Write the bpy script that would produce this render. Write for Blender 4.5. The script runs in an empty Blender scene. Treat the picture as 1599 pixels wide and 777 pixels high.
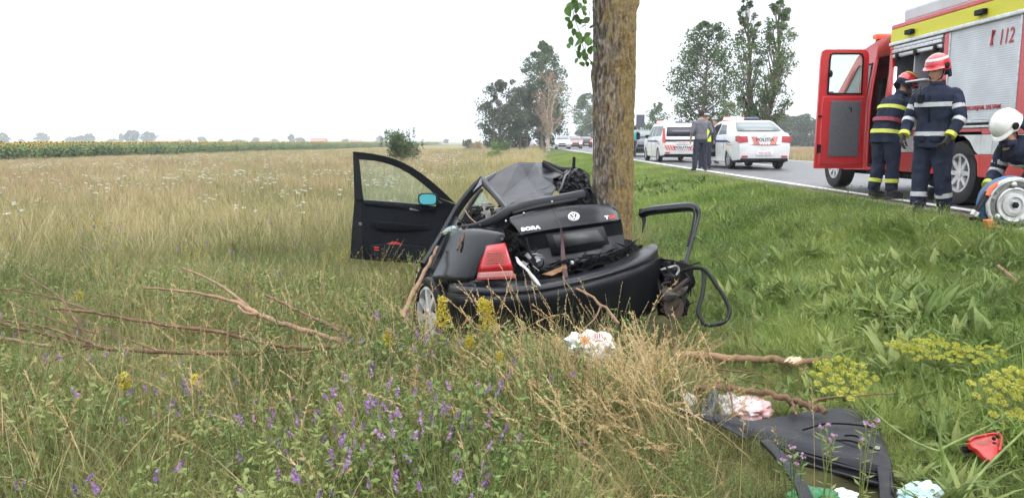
import bpy, bmesh, math, random
import numpy as np
from mathutils import Vector, Matrix, noise, Euler
R = math.radians
PI = math.pi
S = bpy.context.scene
COL = S.collection
rnd = random.Random(7)

# ------------------------------------------------------------------ camera
F = 1230.0            # focal length in pixels of the 1599x777 photograph
PITCH = R(7.755)
CAMZ = 1.55
cam_d = bpy.data.cameras.new('camera')
cam = bpy.data.objects.new('camera', cam_d)
COL.objects.link(cam)
cam.location = (0, 0, CAMZ)
cam.rotation_euler = (R(90) - PITCH, 0, 0)
cam_d.sensor_width = 36.0
cam_d.lens = 36.0 * F / 1599.0
cam_d.clip_start = 0.05
cam_d.clip_end = 12000
S.camera = cam

# ------------------------------------------------------------------ world, sun, exposure (overcast morning)
SUN_EL, SUN_AZ = R(48), R(150)
w = bpy.data.worlds.new("World")
S.world = w
w.use_nodes = True
nt = w.node_tree
nt.nodes.clear()
N = nt.nodes.new
out = N('ShaderNodeOutputWorld'); bg = N('ShaderNodeBackground')
sky = N('ShaderNodeTexSky'); sky.sky_type = 'NISHITA'; sky.sun_disc = False
sky.sun_elevation = SUN_EL; sky.sun_rotation = SUN_AZ
bgs = N('ShaderNodeVectorMath'); bgs.operation = 'SCALE'; bgs.inputs['Scale'].default_value = 0.03
nt.links.new(sky.outputs[0], bgs.inputs[0])
tc = N('ShaderNodeTexCoord'); sep = N('ShaderNodeSeparateXYZ')
nt.links.new(tc.outputs['Generated'], sep.inputs[0])
cr = N('ShaderNodeValToRGB')
# overcast sky: brightest overhead, dimmer and slightly blue towards the horizon
cr.color_ramp.elements[0].position = 0.0; cr.color_ramp.elements[0].color = (0.53, 0.565, 0.60, 1)
cr.color_ramp.elements[1].position = 1.0; cr.color_ramp.elements[1].color = (2.3, 2.34, 2.4, 1)
for p_, c_ in ((0.05, (0.575, 0.59, 0.61)), (0.12, (0.625, 0.635, 0.645)), (0.25, (0.85, 0.86, 0.875)), (0.5, (1.5, 1.52, 1.55))):
    e = cr.color_ramp.elements.new(p_); e.color = (*c_, 1)
nt.links.new(sep.outputs[2], cr.inputs[0])
nz = N('ShaderNodeTexNoise'); nz.inputs['Scale'].default_value = 2.2; nz.inputs['Detail'].default_value = 5
mp = N('ShaderNodeMapping'); mp.inputs['Scale'].default_value = (1, 1, 4)
nt.links.new(tc.outputs['Generated'], mp.inputs[0]); nt.links.new(mp.outputs[0], nz.inputs[0])
mr = N('ShaderNodeMapRange'); mr.inputs['To Min'].default_value = 0.93; mr.inputs['To Max'].default_value = 1.07
nt.links.new(nz.outputs[0], mr.inputs[0])
cl = N('ShaderNodeVectorMath'); cl.operation = 'SCALE'
nt.links.new(cr.outputs[0], cl.inputs[0]); nt.links.new(mr.outputs[0], cl.inputs['Scale'])
ad = N('ShaderNodeVectorMath'); ad.operation = 'ADD'
nt.links.new(cl.outputs[0], ad.inputs[0]); nt.links.new(bgs.outputs[0], ad.inputs[1])
nt.links.new(ad.outputs[0], bg.inputs[0]); bg.inputs[1].default_value = 1.0
nt.links.new(bg.outputs[0], out.inputs[0])
sun_d = bpy.data.lights.new('sun', 'SUN'); sun_d.energy = 0.9; sun_d.angle = R(18); sun_d.color = (1, 0.96, 0.9)
sun = bpy.data.objects.new('sun', sun_d); COL.objects.link(sun)
# light travels away from azimuth SUN_AZ (behind and to the right of the camera)
sun.rotation_euler = Euler((R(90) - SUN_EL, 0, PI - SUN_AZ), 'XYZ')
S.view_settings.view_transform = 'Standard'; S.view_settings.look = 'None'
S.view_settings.gamma = 1.0; S.view_settings.exposure = 0.66
S.render.engine = 'CYCLES'
S.cycles.volume_bounces = 1; S.cycles.use_adaptive_sampling = True; S.cycles.adaptive_threshold = 0.05
S.cycles.max_bounces = 5; S.cycles.diffuse_bounces = 2; S.cycles.transparent_max_bounces = 8

# ------------------------------------------------------------------ projection helpers (metres from photograph positions)
def ray(px, py):
    u = (px - 799.5) / F; v = (388.5 - py) / F
    return Vector((u, math.cos(PITCH) + v * math.sin(PITCH), -math.sin(PITCH) + v * math.cos(PITCH)))
def P(px, py, d):
    r = ray(px, py)
    return Vector((0, 0, CAMZ)) + r * (d / r.y)
def sm(a, b, x):
    t = min(1.0, max(0.0, (x - a) / (b - a)))
    return t * t * (3 - 2 * t)
ROAD_Z = 0.70
EDGE, MIDL, FAR = 5.72, 9.25, 12.75
def gz(x, y):
    z = 0.0
    z += 0.12 * sm(-2.5, 1.2, x)
    z += 0.50 * sm(0.9, 4.9, x)
    z += 0.05 * sm(4.6, 5.3, x)
    n = noise.noise(Vector((x * 0.55, y * 0.55, 3.1))) * 0.05 + noise.noise(Vector((x * 0.13, y * 0.13, 7.7))) * 0.07
    n *= (1 - sm(3.6, 5.0, x)) if x < 9 else sm(13.8, 16, x)
    z += n
    z += 0.16 * math.exp(-((x - 1.0) ** 2 + (y - 7.0) ** 2) / 0.55)
    if x > 13.0:
        z -= 0.45 * sm(13.6, 17, x)
    return z
def G(px, py, h=0.0):
    r = ray(px, py); o = Vector((0, 0, CAMZ)); t = 1.5; dt = 0.05
    while t < 900:
        p = o + r * t
        zz = gz(p.x, p.y)
        if 5.3 < p.x < 13.3: zz = ROAD_Z
        if p.z <= zz + h: return p
        t += dt; dt *= 1.01
    return p

# ------------------------------------------------------------------ object helpers
def tag(o, label=None, cat=None, group=None, kind=None):
    if label: o['label'] = label
    if cat: o['category'] = cat
    if group: o['group'] = group
    if kind: o['kind'] = kind
    return o
def empty(name, loc=(0, 0, 0), rz=0.0, label=None, cat=None, group=None):
    o = bpy.data.objects.new(name, None); COL.objects.link(o)
    o.location = loc; o.rotation_euler = (0, 0, rz); o.empty_display_size = 0.2
    tag(o, label, cat, group)
    return o
def link(name, me, mat=None, parent=None, inv=False):
    o = bpy.data.objects.new(name, me); COL.objects.link(o)
    if mat is not None and not me.materials:
        for m in (mat if isinstance(mat, (list, tuple)) else [mat]): me.materials.append(m)
    if parent is not None:
        o.parent = parent
        if inv: o.matrix_parent_inverse = (Matrix.Translation(parent.location) @ parent.rotation_euler.to_matrix().to_4x4()).inverted()
    return o
class MB:
    """collects vertices and faces, builds one mesh object"""
    def __init__(s): s.v = []; s.f = []; s.m = []; s.c = []
    def add(s, vs, fs, mi=0):
        o = len(s.v); s.v.extend([tuple(p) for p in vs])
        for q in fs: s.f.append(tuple(i + o for i in q)); s.m.append(mi)
        return s
    def box(s, a, b, mi=0, M=None):
        (x0, y0, z0), (x1, y1, z1) = a, b
        vs = [Vector(p) for p in ((x0, y0, z0), (x1, y0, z0), (x1, y1, z0), (x0, y1, z0), (x0, y0, z1), (x1, y0, z1), (x1, y1, z1), (x0, y1, z1))]
        if M is not None: vs = [M @ p for p in vs]
        return s.add(vs, [(0, 3, 2, 1), (4, 5, 6, 7), (0, 1, 5, 4), (1, 2, 6, 5), (2, 3, 7, 6), (3, 0, 4, 7)], mi)
    def loft(s, secs, closed=True, cap=True, mi=0):
        n = len(secs[0]); vs = [p for q in secs for p in q]; fs = []
        for i in range(len(secs) - 1):
            for j in range(n if closed else n - 1):
                k = (j + 1) % n
                fs.append((i * n + j, i * n + k, (i + 1) * n + k, (i + 1) * n + j))
        if cap and closed:
            fs.append(tuple(range(n - 1, -1, -1))); fs.append(tuple((len(secs) - 1) * n + j for j in range(n)))
        return s.add(vs, fs, mi)
    def tube(s, pts, rad, n=8, cap=True, mi=0, flat=1.0):
        pts = [Vector(p) for p in pts]
        if not isinstance(rad, (list, tuple)): rad = [rad] * len(pts)
        secs = []; t0 = (pts[1] - pts[0]).normalized()
        up = Vector((0, 0, 1)) if abs(t0.z) < 0.9 else Vector((1, 0, 0))
        nrm = (up - t0 * up.dot(t0)).normalized()
        for i, p in enumerate(pts):
            t = ((pts[min(i + 1, len(pts) - 1)] - pts[i]).normalized() + (pts[i] - pts[max(i - 1, 0)]).normalized())
            t = t.normalized() if t.length > 1e-6 else t0
            nrm = (nrm - t * nrm.dot(t)).normalized(); b = t.cross(nrm)
            secs.append([p + (nrm * math.cos(2 * PI * k / n) * flat + b * math.sin(2 * PI * k / n)) * rad[i] for k in range(n)])
        return s.loft(secs, True, cap, mi)
    def lathe(s, prof, n=24, M=None, mi=0, arc=2 * PI, cap=True):
        M = M or Matrix.Identity(4); secs = []
        for (r, z) in prof:
            secs.append([M @ Vector((r * math.cos(arc * k / n), r * math.sin(arc * k / n), z)) for k in range(n)])
        return s.loft(secs, True, cap, mi)
    def ball(s, c, r, n=12, m=8, M=None, mi=0):
        if not isinstance(r, (tuple, list)): r = (r, r, r)
        secs = []
        for i in range(m + 1):
            a = -PI / 2 + PI * (i if 0 < i < m else (0.12 if i == 0 else m - 0.12)) / m
            q = [Vector((math.cos(a) * math.cos(2 * PI * k / n) * r[0], math.cos(a) * math.sin(2 * PI * k / n) * r[1], math.sin(a) * r[2])) for k in range(n)]
            if M is not None: q = [M @ p for p in q]
            secs.append([Vector(c) + p for p in q])
        return s.loft(secs, True, True, mi)
    def prism(s, poly, ext, mi=0):
        """poly: list of 3-D points, ext: extrusion vector"""
        n = len(poly); ext = Vector(ext)
        vs = [Vector(p) for p in poly] + [Vector(p) + ext for p in poly]
        return s.add(vs, [tuple(range(n)), tuple(range(2 * n - 1, n - 1, -1))] + [(i, i + n, (i + 1) % n + n, (i + 1) % n) for i in range(n)], mi)
    def build(s, name, mat, parent=None, smooth=False, inv=False, bevel=0, seg=2, ang=35, mods=None, fix=True):
        me = bpy.data.meshes.new(name); me.from_pydata(s.v, [], s.f)
        mats = mat if isinstance(mat, (list, tuple)) else [mat]
        for m in mats: me.materials.append(m)
        if len(mats) > 1: me.polygons.foreach_set('material_index', s.m)
        if fix:
            bm = bmesh.new(); bm.from_mesh(me); bmesh.ops.recalc_face_normals(bm, faces=bm.faces); bm.to_mesh(me); bm.free()
        if smooth:
            me.polygons.foreach_set('use_smooth', [True] * len(me.polygons))
            if smooth != 'full' and not bevel:
                try: me.set_sharp_from_angle(angle=R(ang))
                except Exception: pass
        me.update()
        o = link(name, me, None, parent, inv)
        if bevel:
            b = o.modifiers.new('b', 'BEVEL'); b.width = bevel; b.segments = seg; b.limit_method = 'ANGLE'; b.angle_limit = R(30)
        return o
def solid(o, t, off=0.0):
    m = o.modifiers.new('s', 'SOLIDIFY'); m.thickness = t; m.offset = off; return o
def subsurf(o, k=1):
    m = o.modifiers.new('u', 'SUBSURF'); m.levels = k; m.render_levels = k; return o
def remesh(o, v, it=3):
    m = o.modifiers.new('r', 'REMESH'); m.mode = 'VOXEL'; m.voxel_size = v; m.use_smooth_shade = True
    if it:
        c = o.modifiers.new('c', 'SMOOTH'); c.iterations = it; c.factor = 0.5
    return o
def fold(o, strength=0.01, size=0.1, axis='NORMAL', seed=0):
    t = bpy.data.textures.new('fold', 'CLOUDS'); t.noise_scale = size; t.noise_depth = 2
    m = o.modifiers.new('d', 'DISPLACE'); m.texture = t; m.strength = strength; m.mid_level = 0.5; m.texture_coords = 'GLOBAL'
    return o
def crom(pts, k=5):
    """Catmull-Rom through points"""
    pts = [Vector(p) for p in pts]; o = []
    for i in range(len(pts) - 1):
        a = pts[max(i - 1, 0)]; b = pts[i]; c = pts[i + 1]; d = pts[min(i + 2, len(pts) - 1)]
        for j in range(k):
            t = j / k
            o.append(0.5 * ((2 * b) + (c - a) * t + (2 * a - 5 * b + 4 * c - d) * t * t + (3 * b - a - 3 * c + d) * t ** 3))
    o.append(pts[-1]); return o
def text_mb(mb, s, size, M, mi=0, ext=0.002, bold=0.0, shear=0.0, sx=1.0):
    """letters as thin solid geometry; M maps text plane (x right, y up, z out) to space"""
    cu = bpy.data.curves.new('t', 'FONT'); cu.body = s; cu.size = size; cu.extrude = ext; cu.offset = bold; cu.shear = shear
    cu.align_x = 'CENTER'; cu.align_y = 'CENTER'; cu.resolution_u = 3
    ob = bpy.data.objects.new('t', cu)
    me = bpy.data.meshes.new_from_object(ob)
    SX = Matrix.Diagonal((sx, 1, 1, 1))
    mb.add([M @ (SX @ v.co) for v in me.vertices], [tuple(p.vertices) for p in me.polygons], mi)
    bpy.data.objects.remove(ob); bpy.data.curves.remove(cu); bpy.data.meshes.remove(me)
def frame(o, x, y):
    """matrix with origin o, x axis x, y axis y (orthogonalised)"""
    x = Vector(x).normalized(); z = x.cross(Vector(y)).normalized(); y = z.cross(x)
    M = Matrix((x, y, z)).transposed().to_4x4(); M.translation = Vector(o); return M

# ------------------------------------------------------------------ materials
_mc = {}
def mat(name, col, rough=0.6, metal=0.0, spec=0.5, coat=0.0, var=0.0, vscale=20, bump=0.0, bscale=60, emit=None, es=0.0, col2=None, dirt=None, dscale=6, dlo=0.5, dhi=0.7, drough=0.8):
    if name in _mc: return _mc[name]
    m = bpy.data.materials.new(name); m.use_nodes = True; t = m.node_tree; b = t.nodes['Principled BSDF']
    b.inputs['Base Color'].default_value = (*col, 1); b.inputs['Roughness'].default_value = rough
    b.inputs['Metallic'].default_value = metal; b.inputs['Specular IOR Level'].default_value = spec
    b.inputs['Coat Weight'].default_value = coat; b.inputs['Coat Roughness'].default_value = 0.08
    tcn = t.nodes.new('ShaderNodeTexCoord')
    last = None
    if var or col2:
        n = t.nodes.new('ShaderNodeTexNoise'); n.inputs['Scale'].default_value = vscale; n.inputs['Detail'].default_value = 6
        t.links.new(tcn.outputs['Object'], n.inputs[0])
        c = t.nodes.new('ShaderNodeValToRGB'); c2 = col2 or tuple(x * (1 - var) for x in col); c1 = col if col2 else tuple(min(1, x * (1 + var)) for x in col)
        c.color_ramp.elements[0].position = 0.35; c.color_ramp.elements[0].color = (*c2, 1)
        c.color_ramp.elements[1].position = 0.65; c.color_ramp.elements[1].color = (*c1, 1)
        t.links.new(n.outputs[0], c.inputs[0]); last = c.outputs[0]
    if dirt:
        n = t.nodes.new('ShaderNodeTexNoise'); n.inputs['Scale'].default_value = dscale; n.inputs['Detail'].default_value = 9; n.inputs['Roughness'].default_value = 0.65
        t.links.new(tcn.outputs['Object'], n.inputs[0])
        rr = t.nodes.new('ShaderNodeMapRange'); rr.inputs['From Min'].default_value = dlo; rr.inputs['From Max'].default_value = dhi
        t.links.new(n.outputs[0], rr.inputs[0])
        mx = t.nodes.new('ShaderNodeMix'); mx.data_type = 'RGBA'; mx.inputs['A'].default_value = (*col, 1)
        if last: t.links.new(last, mx.inputs['A'])
        mx.inputs['B'].default_value = (*dirt, 1); t.links.new(rr.outputs[0], mx.inputs['Factor']); last = mx.outputs['Result']
        ra = t.nodes.new('ShaderNodeMapRange'); ra.inputs['To Min'].default_value = rough; ra.inputs['To Max'].default_value = drough
        t.links.new(rr.outputs[0], ra.inputs[0]); t.links.new(ra.outputs[0], b.inputs['Roughness'])
    if last: t.links.new(last, b.inputs['Base Color'])
    if bump:
        n = t.nodes.new('ShaderNodeTexNoise'); n.inputs['Scale'].default_value = bscale; n.inputs['Detail'].default_value = 4
        t.links.new(tcn.outputs['Object'], n.inputs[0])
        bp = t.nodes.new('ShaderNodeBump'); bp.inputs['Strength'].default_value = bump; bp.inputs['Distance'].default_value = 0.01
        t.links.new(n.outputs[0], bp.inputs['Height']); t.links.new(bp.outputs[0], b.inputs['Normal'])
    if emit:
        b.inputs['Emission Color'].default_value = (*emit, 1); b.inputs['Emission Strength'].default_value = es
    _mc[name] = m; return m
def leafmat(name, c1, c2, c3=None, trans=0.26, scale=0.35, rough=0.55, attr=False):
    """foliage: colour varies per instance, per leaf and over the ground"""
    if name in _mc: return _mc[name]
    m = bpy.data.materials.new(name); m.use_nodes = True; t = m.node_tree; t.nodes.clear(); N = t.nodes.new; L = t.links.new
    o = N('ShaderNodeOutputMaterial'); p = N('ShaderNodeBsdfPrincipled'); tr = N('ShaderNodeBsdfTranslucent'); mx = N('ShaderNodeMixShader')
    p.inputs['Roughness'].default_value = rough; p.inputs['Specular IOR Level'].default_value = 0.3; mx.inputs[0].default_value = trans
    geo = N('ShaderNodeNewGeometry'); oi = N('ShaderNodeObjectInfo'); at = N('ShaderNodeAttribute'); at.attribute_name = 'tint'
    nz = N('ShaderNodeTexNoise'); nz.inputs['Scale'].default_value = scale; nz.inputs['Detail'].default_value = 3
    L(geo.outputs['Position'], nz.inputs[0])
    def math_(op, a, b=None, va=None, vb=None):
        k = N('ShaderNodeMath'); k.operation = op
        if a is not None: L(a, k.inputs[0])
        else: k.inputs[0].default_value = va
        if b is not None: L(b, k.inputs[1])
        else: k.inputs[1].default_value = vb
        return k.outputs[0]
    a = math_('MULTIPLY', oi.outputs['Random'], vb=0.45)
    b_ = math_('MULTIPLY', at.outputs['Fac'], vb=0.45)
    c = math_('MULTIPLY_ADD', nz.outputs[0], vb=1.8)
    c.node.inputs[2].default_value = -0.80
    s_ = math_('ADD', a, b_); s_ = math_('ADD', s_, c)
    cr = N('ShaderNodeValToRGB'); cr.color_ramp.elements[0].position = 0.12; cr.color_ramp.elements[0].color = (*c1, 1)
    cr.color_ramp.elements[1].position = 0.88; cr.color_ramp.elements[1].color = (*(c3 or c2), 1)
    if c3: q = cr.color_ramp.elements.new(0.5); q.color = (*c2, 1)
    L(s_, cr.inputs[0]); L(cr.outputs[0], p.inputs['Base Color']); L(cr.outputs[0], tr.inputs[0])
    L(p.outputs[0], mx.inputs[1]); L(tr.outputs[0], mx.inputs[2]); L(mx.outputs[0], o.inputs[0])
    _mc[name] = m; return m
def tint(o_or_me, per_face):
    me = o_or_me.data if hasattr(o_or_me, 'data') else o_or_me
    a = me.attributes.new('tint', 'FLOAT', 'FACE'); a.data.foreach_set('value', per_face)
def glassmat(name, col=(0.8, 0.9, 0.88), alpha=0.25, rough=0.03):
    if name in _mc: return _mc[name]
    m = bpy.data.materials.new(name); m.use_nodes = True; t = m.node_tree; t.nodes.clear(); N = t.nodes.new; L = t.links.new
    o = N('ShaderNodeOutputMaterial'); tr = N('ShaderNodeBsdfTransparent'); gl = N('ShaderNodeBsdfPrincipled'); mx = N('ShaderNodeMixShader')
    tr.inputs[0].default_value = (*col, 1); gl.inputs['Base Color'].default_value = (*[c * 0.8 for c in col], 1); gl.inputs['Roughness'].default_value = rough
    mx.inputs[0].default_value = alpha; L(tr.outputs[0], mx.inputs[1]); L(gl.outputs[0], mx.inputs[2]); L(mx.outputs[0], o.inputs[0])
    _mc[name] = m; return m

# ------------------------------------------------------------------ scattering (stuff only)
def scatter(name, sources, pts, label, cat=None):
    """one object whose points carry copies of the source meshes: pts = (x,y,z, rx,ry,rz, scale, index)"""
    col = bpy.data.collections.new(name + '_source')
    for i, me in enumerate(sources):
        ob = bpy.data.objects.new('%s_%02d' % (name, i), me); col.objects.link(ob)
    arr = np.array(pts, dtype=np.float32)
    me = bpy.data.meshes.new(name); me.vertices.add(len(arr)); me.vertices.foreach_set('co', arr[:, :3].ravel().copy())
    a = me.attributes.new('rot', 'FLOAT_VECTOR', 'POINT'); a.data.foreach_set('vector', arr[:, 3:6].ravel().copy())
    a = me.attributes.new('scl', 'FLOAT', 'POINT'); a.data.foreach_set('value', arr[:, 6].copy())
    a = me.attributes.new('idx', 'INT', 'POINT'); a.data.foreach_set('value', arr[:, 7].astype(np.int32))
    ob = bpy.data.objects.new(name, me); COL.objects.link(ob)
    g = bpy.data.node_groups.new(name, 'GeometryNodeTree')
    g.interface.new_socket('Geometry', in_out='INPUT', socket_type='NodeSocketGeometry')
    g.interface.new_socket('Geometry', in_out='OUTPUT', socket_type='NodeSocketGeometry')
    N = g.nodes.new; L = g.links.new
    i = N('NodeGroupInput'); o = N('NodeGroupOutput'); ip = N('GeometryNodeInstanceOnPoints'); ci = N('GeometryNodeCollectionInfo')
    ci.inputs['Collection'].default_value = col; ci.inputs['Separate Children'].default_value = True; ci.inputs['Reset Children'].default_value = True
    def na(nm, ty):
        k = N('GeometryNodeInputNamedAttribute'); k.data_type = ty; k.inputs['Name'].default_value = nm; return k.outputs[0]
    L(i.outputs[0], ip.inputs['Points']); L(ci.outputs[0], ip.inputs['Instance']); ip.inputs['Pick Instance'].default_value = True
    L(na('idx', 'INT'), ip.inputs['Instance Index'])
    er = N('FunctionNodeEulerToRotation'); L(na('rot', 'FLOAT_VECTOR'), er.inputs[0]); L(er.outputs[0], ip.inputs['Rotation'])
    L(na('scl', 'FLOAT'), ip.inputs['Scale']); L(ip.outputs[0], o.inputs[0])
    md = ob.modifiers.new('scatter', 'NODES'); md.node_group = g
    tag(ob, label, cat, kind='stuff')
    return ob

# ================================================================== SETTING
def ground_mat():
    m = bpy.data.materials.new('soil_and_turf'); m.use_nodes = True; t = m.node_tree; b = t.nodes['Principled BSDF']; N = t.nodes.new; L = t.links.new
    b.inputs['Roughness'].default_value = 0.95; b.inputs['Specular IOR Level'].default_value = 0.1
    g = N('ShaderNodeNewGeometry'); sp = N('ShaderNodeSeparateXYZ'); L(g.outputs['Position'], sp.inputs[0])
    def noise_(scale, det=5, vec=None):
        n = N('ShaderNodeTexNoise'); n.inputs['Scale'].default_value = scale; n.inputs['Detail'].default_value = det; L(vec or g.outputs['Position'], n.inputs[0]); return n.outputs[0]
    def ramp(v, els):
        c = N('ShaderNodeValToRGB')
        c.color_ramp.elements[0].position = els[0][0]; c.color_ramp.elements[0].color = (*els[0][1], 1)
        c.color_ramp.elements[1].position = els[-1][0]; c.color_ramp.elements[1].color = (*els[-1][1], 1)
        for p, q in els[1:-1]: e = c.color_ramp.elements.new(p); e.color = (*q, 1)
        L(v, c.inputs[0]); return c.outputs[0]
    def mix(f, a, c):
        x = N('ShaderNodeMix'); x.data_type = 'RGBA'; L(f, x.inputs['Factor']); L(a, x.inputs['A']); L(c, x.inputs['B']); return x.outputs['Result']
    def rng(v, a, b_):
        x = N('ShaderNodeMapRange'); x.inputs['From Min'].default_value = a; x.inputs['From Max'].default_value = b_; x.interpolation_type = 'SMOOTHSTEP'; L(v, x.inputs[0]); return x.outputs[0]
    n1 = noise_(0.6, 8); n2 = noise_(0.05, 6); n3 = noise_(6, 6)
    field = ramp(n2, [(0.3, (0.17, 0.15, 0.07)), (0.5, (0.235, 0.17, 0.10)), (0.7, (0.14, 0.15, 0.06))])
    lush = ramp(n1, [(0.3, (0.05, 0.07, 0.022)), (0.7, (0.095, 0.115, 0.035))])
    near = ramp(n3, [(0.35, (0.035, 0.032, 0.015)), (0.65, (0.08, 0.078, 0.032))])
    c = mix(rng(sp.outputs[0], 1.5, 3.5), field, lush)
    # distance bands of crops on the far plain
    dd = N('ShaderNodeMath'); dd.operation = 'ADD'; L(sp.outputs[1], dd.inputs[0])
    nn = N('ShaderNodeMath'); nn.operation = 'MULTIPLY'; L(n2, nn.inputs[0]); nn.inputs[1].default_value = 120; L(nn.outputs[0], dd.inputs[1])
    far = ramp(rng(dd.outputs[0], 250, 2200), [(0.0, (0.10, 0.13, 0.04)), (0.12, (0.22, 0.17, 0.09)), (0.3, (0.10, 0.14, 0.05)), (0.55, (0.2, 0.17, 0.09)), (0.8, (0.09, 0.13, 0.05))])
    c = mix(rng(sp.outputs[1], 240, 330), c, far)
    rt = ramp(n2, [(0.3, (0.10, 0.13, 0.045)), (0.55, (0.2, 0.14, 0.075)), (0.7, (0.12, 0.14, 0.05))])
    c = mix(rng(sp.outputs[0], 17, 21), c, rt)
    nf = N('ShaderNodeMapRange'); nf.inputs['From Min'].default_value = 9; nf.inputs['From Max'].default_value = 16; L(sp.outputs[1], nf.inputs[0])
    c = mix(nf.outputs[0], near, c)
    L(c, b.inputs['Base Color'])
    bp = N('ShaderNodeBump'); bp.inputs['Strength'].default_value = 0.8; bp.inputs['Distance'].default_value = 0.05; L(n3, bp.inputs['Height']); L(bp.outputs[0], b.inputs['Normal'])
    return m
# ground: one sheet to the horizon, fine near the camera
def axis(vals):
    return sorted(set(round(v, 3) for v in vals))
xs = axis([-2600, -1500, -900, -500, -300, -180, -120] + list(np.arange(-90, -12, 6)) + list(np.arange(-12, 5.2, 0.3)) + [5.3, 13.2] + list(np.arange(13.5, 20, 0.7)) + [24, 32, 45, 70, 110, 180, 300, 500, 900, 1500, 2600])
ys = axis([-40, -20, -8] + list(np.arange(-2, 20, 0.3)) + list(np.arange(20, 60, 1.5)) + list(np.arange(60, 150, 5)) + [150, 180, 220, 300, 400, 600, 900, 1400, 2200, 3200])
mb = MB(); vs = []
for y in ys:
    for x in xs:
        z = gz(x, y) if (x <= 5.3 or x >= 13.2) else 0.6
        if x in (5.3, 13.2): z = min(z, 0.682)
        if x > 13: z = gz(x, y)
        vs.append((x, y, z))
nx = len(xs); fs = [(j * nx + i, j * nx + i + 1, (j + 1) * nx + i + 1, (j + 1) * nx + i) for j in range(len(ys) - 1) for i in range(nx - 1)]
mb.add(vs, fs); ground = mb.build('ground', ground_mat(), smooth='full', fix=False); tag(ground, 'field soil and rough turf reaching to the horizon', kind='structure')
# road
def asphalt():
    m = mat('wet_asphalt', (0.052, 0.053, 0.056), rough=0.42, spec=0.6, var=0.25, vscale=0.9, bump=0.15, bscale=160)
    return m
ylist = [-30] + list(range(-10, 60, 5)) + list(range(60, 240, 12)) + [260, 340, 500, 800, 1300, 2200]
def cx(y):   # far part of the road drifts very slightly
    return 0.0 if y < 120 else (y - 120) ** 2 * 0.00004
def strip(name, xa, xb, z, m, y0=-30, y1=2200, bow=0.0, label=None, thick=0.0):
    mb = MB(); yy = [y0] + [y for y in ylist if y0 < y < y1] + [y1]
    k = 6 if bow else 1; vs = []
    for y in yy:
        for i in range(k + 1):
            x = xa + (xb - xa) * i / k; vs.append((x + cx(y), y, z + bow * (1 - (2 * i / k - 1) ** 2)))
    n = k + 1
    mb.add(vs, [(j * n + i, j * n + i + 1, (j + 1) * n + i + 1, (j + 1) * n + i) for j in range(len(yy) - 1) for i in range(k)])
    o = mb.build(name, m, smooth='full', fix=False); tag(o, label, kind='structure'); return o
verge_m = mat('gravel_shoulder', (0.16, 0.145, 0.12), rough=0.95, var=0.35, vscale=30, bump=0.6, bscale=80)
strip('road_shoulder', 5.24, 5.60, 0.690, verge_m, label='narrow strip of grit along the edge of the asphalt')
strip('road_shoulder', 12.85, 13.3, 0.688, verge_m, label='grit along the far edge of the asphalt')
strip('road', 5.5, 12.95, ROAD_Z, asphalt(), bow=0.0, label='damp grey asphalt two lane road')
line_m = mat('road_paint', (0.74, 0.74, 0.73), rough=0.6, var=0.12, vscale=14, dirt=(0.2, 0.2, 0.2), dscale=9, dlo=0.56, dhi=0.72)
strip('road_line', EDGE - 0.10, EDGE + 0.08, ROAD_Z + 0.005, line_m, label='solid white line along the near edge of the road')
strip('road_line', FAR - 0.07, FAR + 0.07, ROAD_Z + 0.005, line_m, label='solid white line along the far edge of the road')
for k in range(14):
    y0 = 4 + k * 12
    strip('road_dash', MIDL - 0.07, MIDL + 0.07, ROAD_Z + 0.005, line_m, y0=y0, y1=y0 + 4.5, label='white dash of the centre line of the road')
# far hills
mb = MB(); rr = random.Random(3)
for (a0, a1, hmax, dd) in ((-34, 24, 62, 3000),):
    pts = []
    for k in range(140):
        a = R(a0 + (a1 - a0) * k / 139); x = math.sin(a) * dd; y = math.cos(a) * dd * 0.98
        h = 8 + hmax * (0.5 + 0.5 * noise.noise(Vector((k * 0.035, 1.7, 0)))) * (0.35 + 0.65 * sm(10, 60, k)) * (0.5 + 0.5 * sm(0, 25, 140 - k))
        pts.append((x, y, h))
    vs = []
    for (x, y, h) in pts: vs += [(x * 0.93, y * 0.93, -1), (x * 0.96, y * 0.96, h * 0.55), (x, y, h), (x * 1.03, y * 1.03, -1)]
    mb.add(vs, [(4 * i + j, 4 * i + j + 1, 4 * i + 5 + j, 4 * i + 4 + j) for i in range(139) for j in range(3)])
tag(mb.build('hills', mat('far_hill', (0.10, 0.13, 0.07), rough=1, var=0.3, vscale=0.004), smooth='full', fix=False), 'low hazy hills on the horizon', kind='structure')

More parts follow.
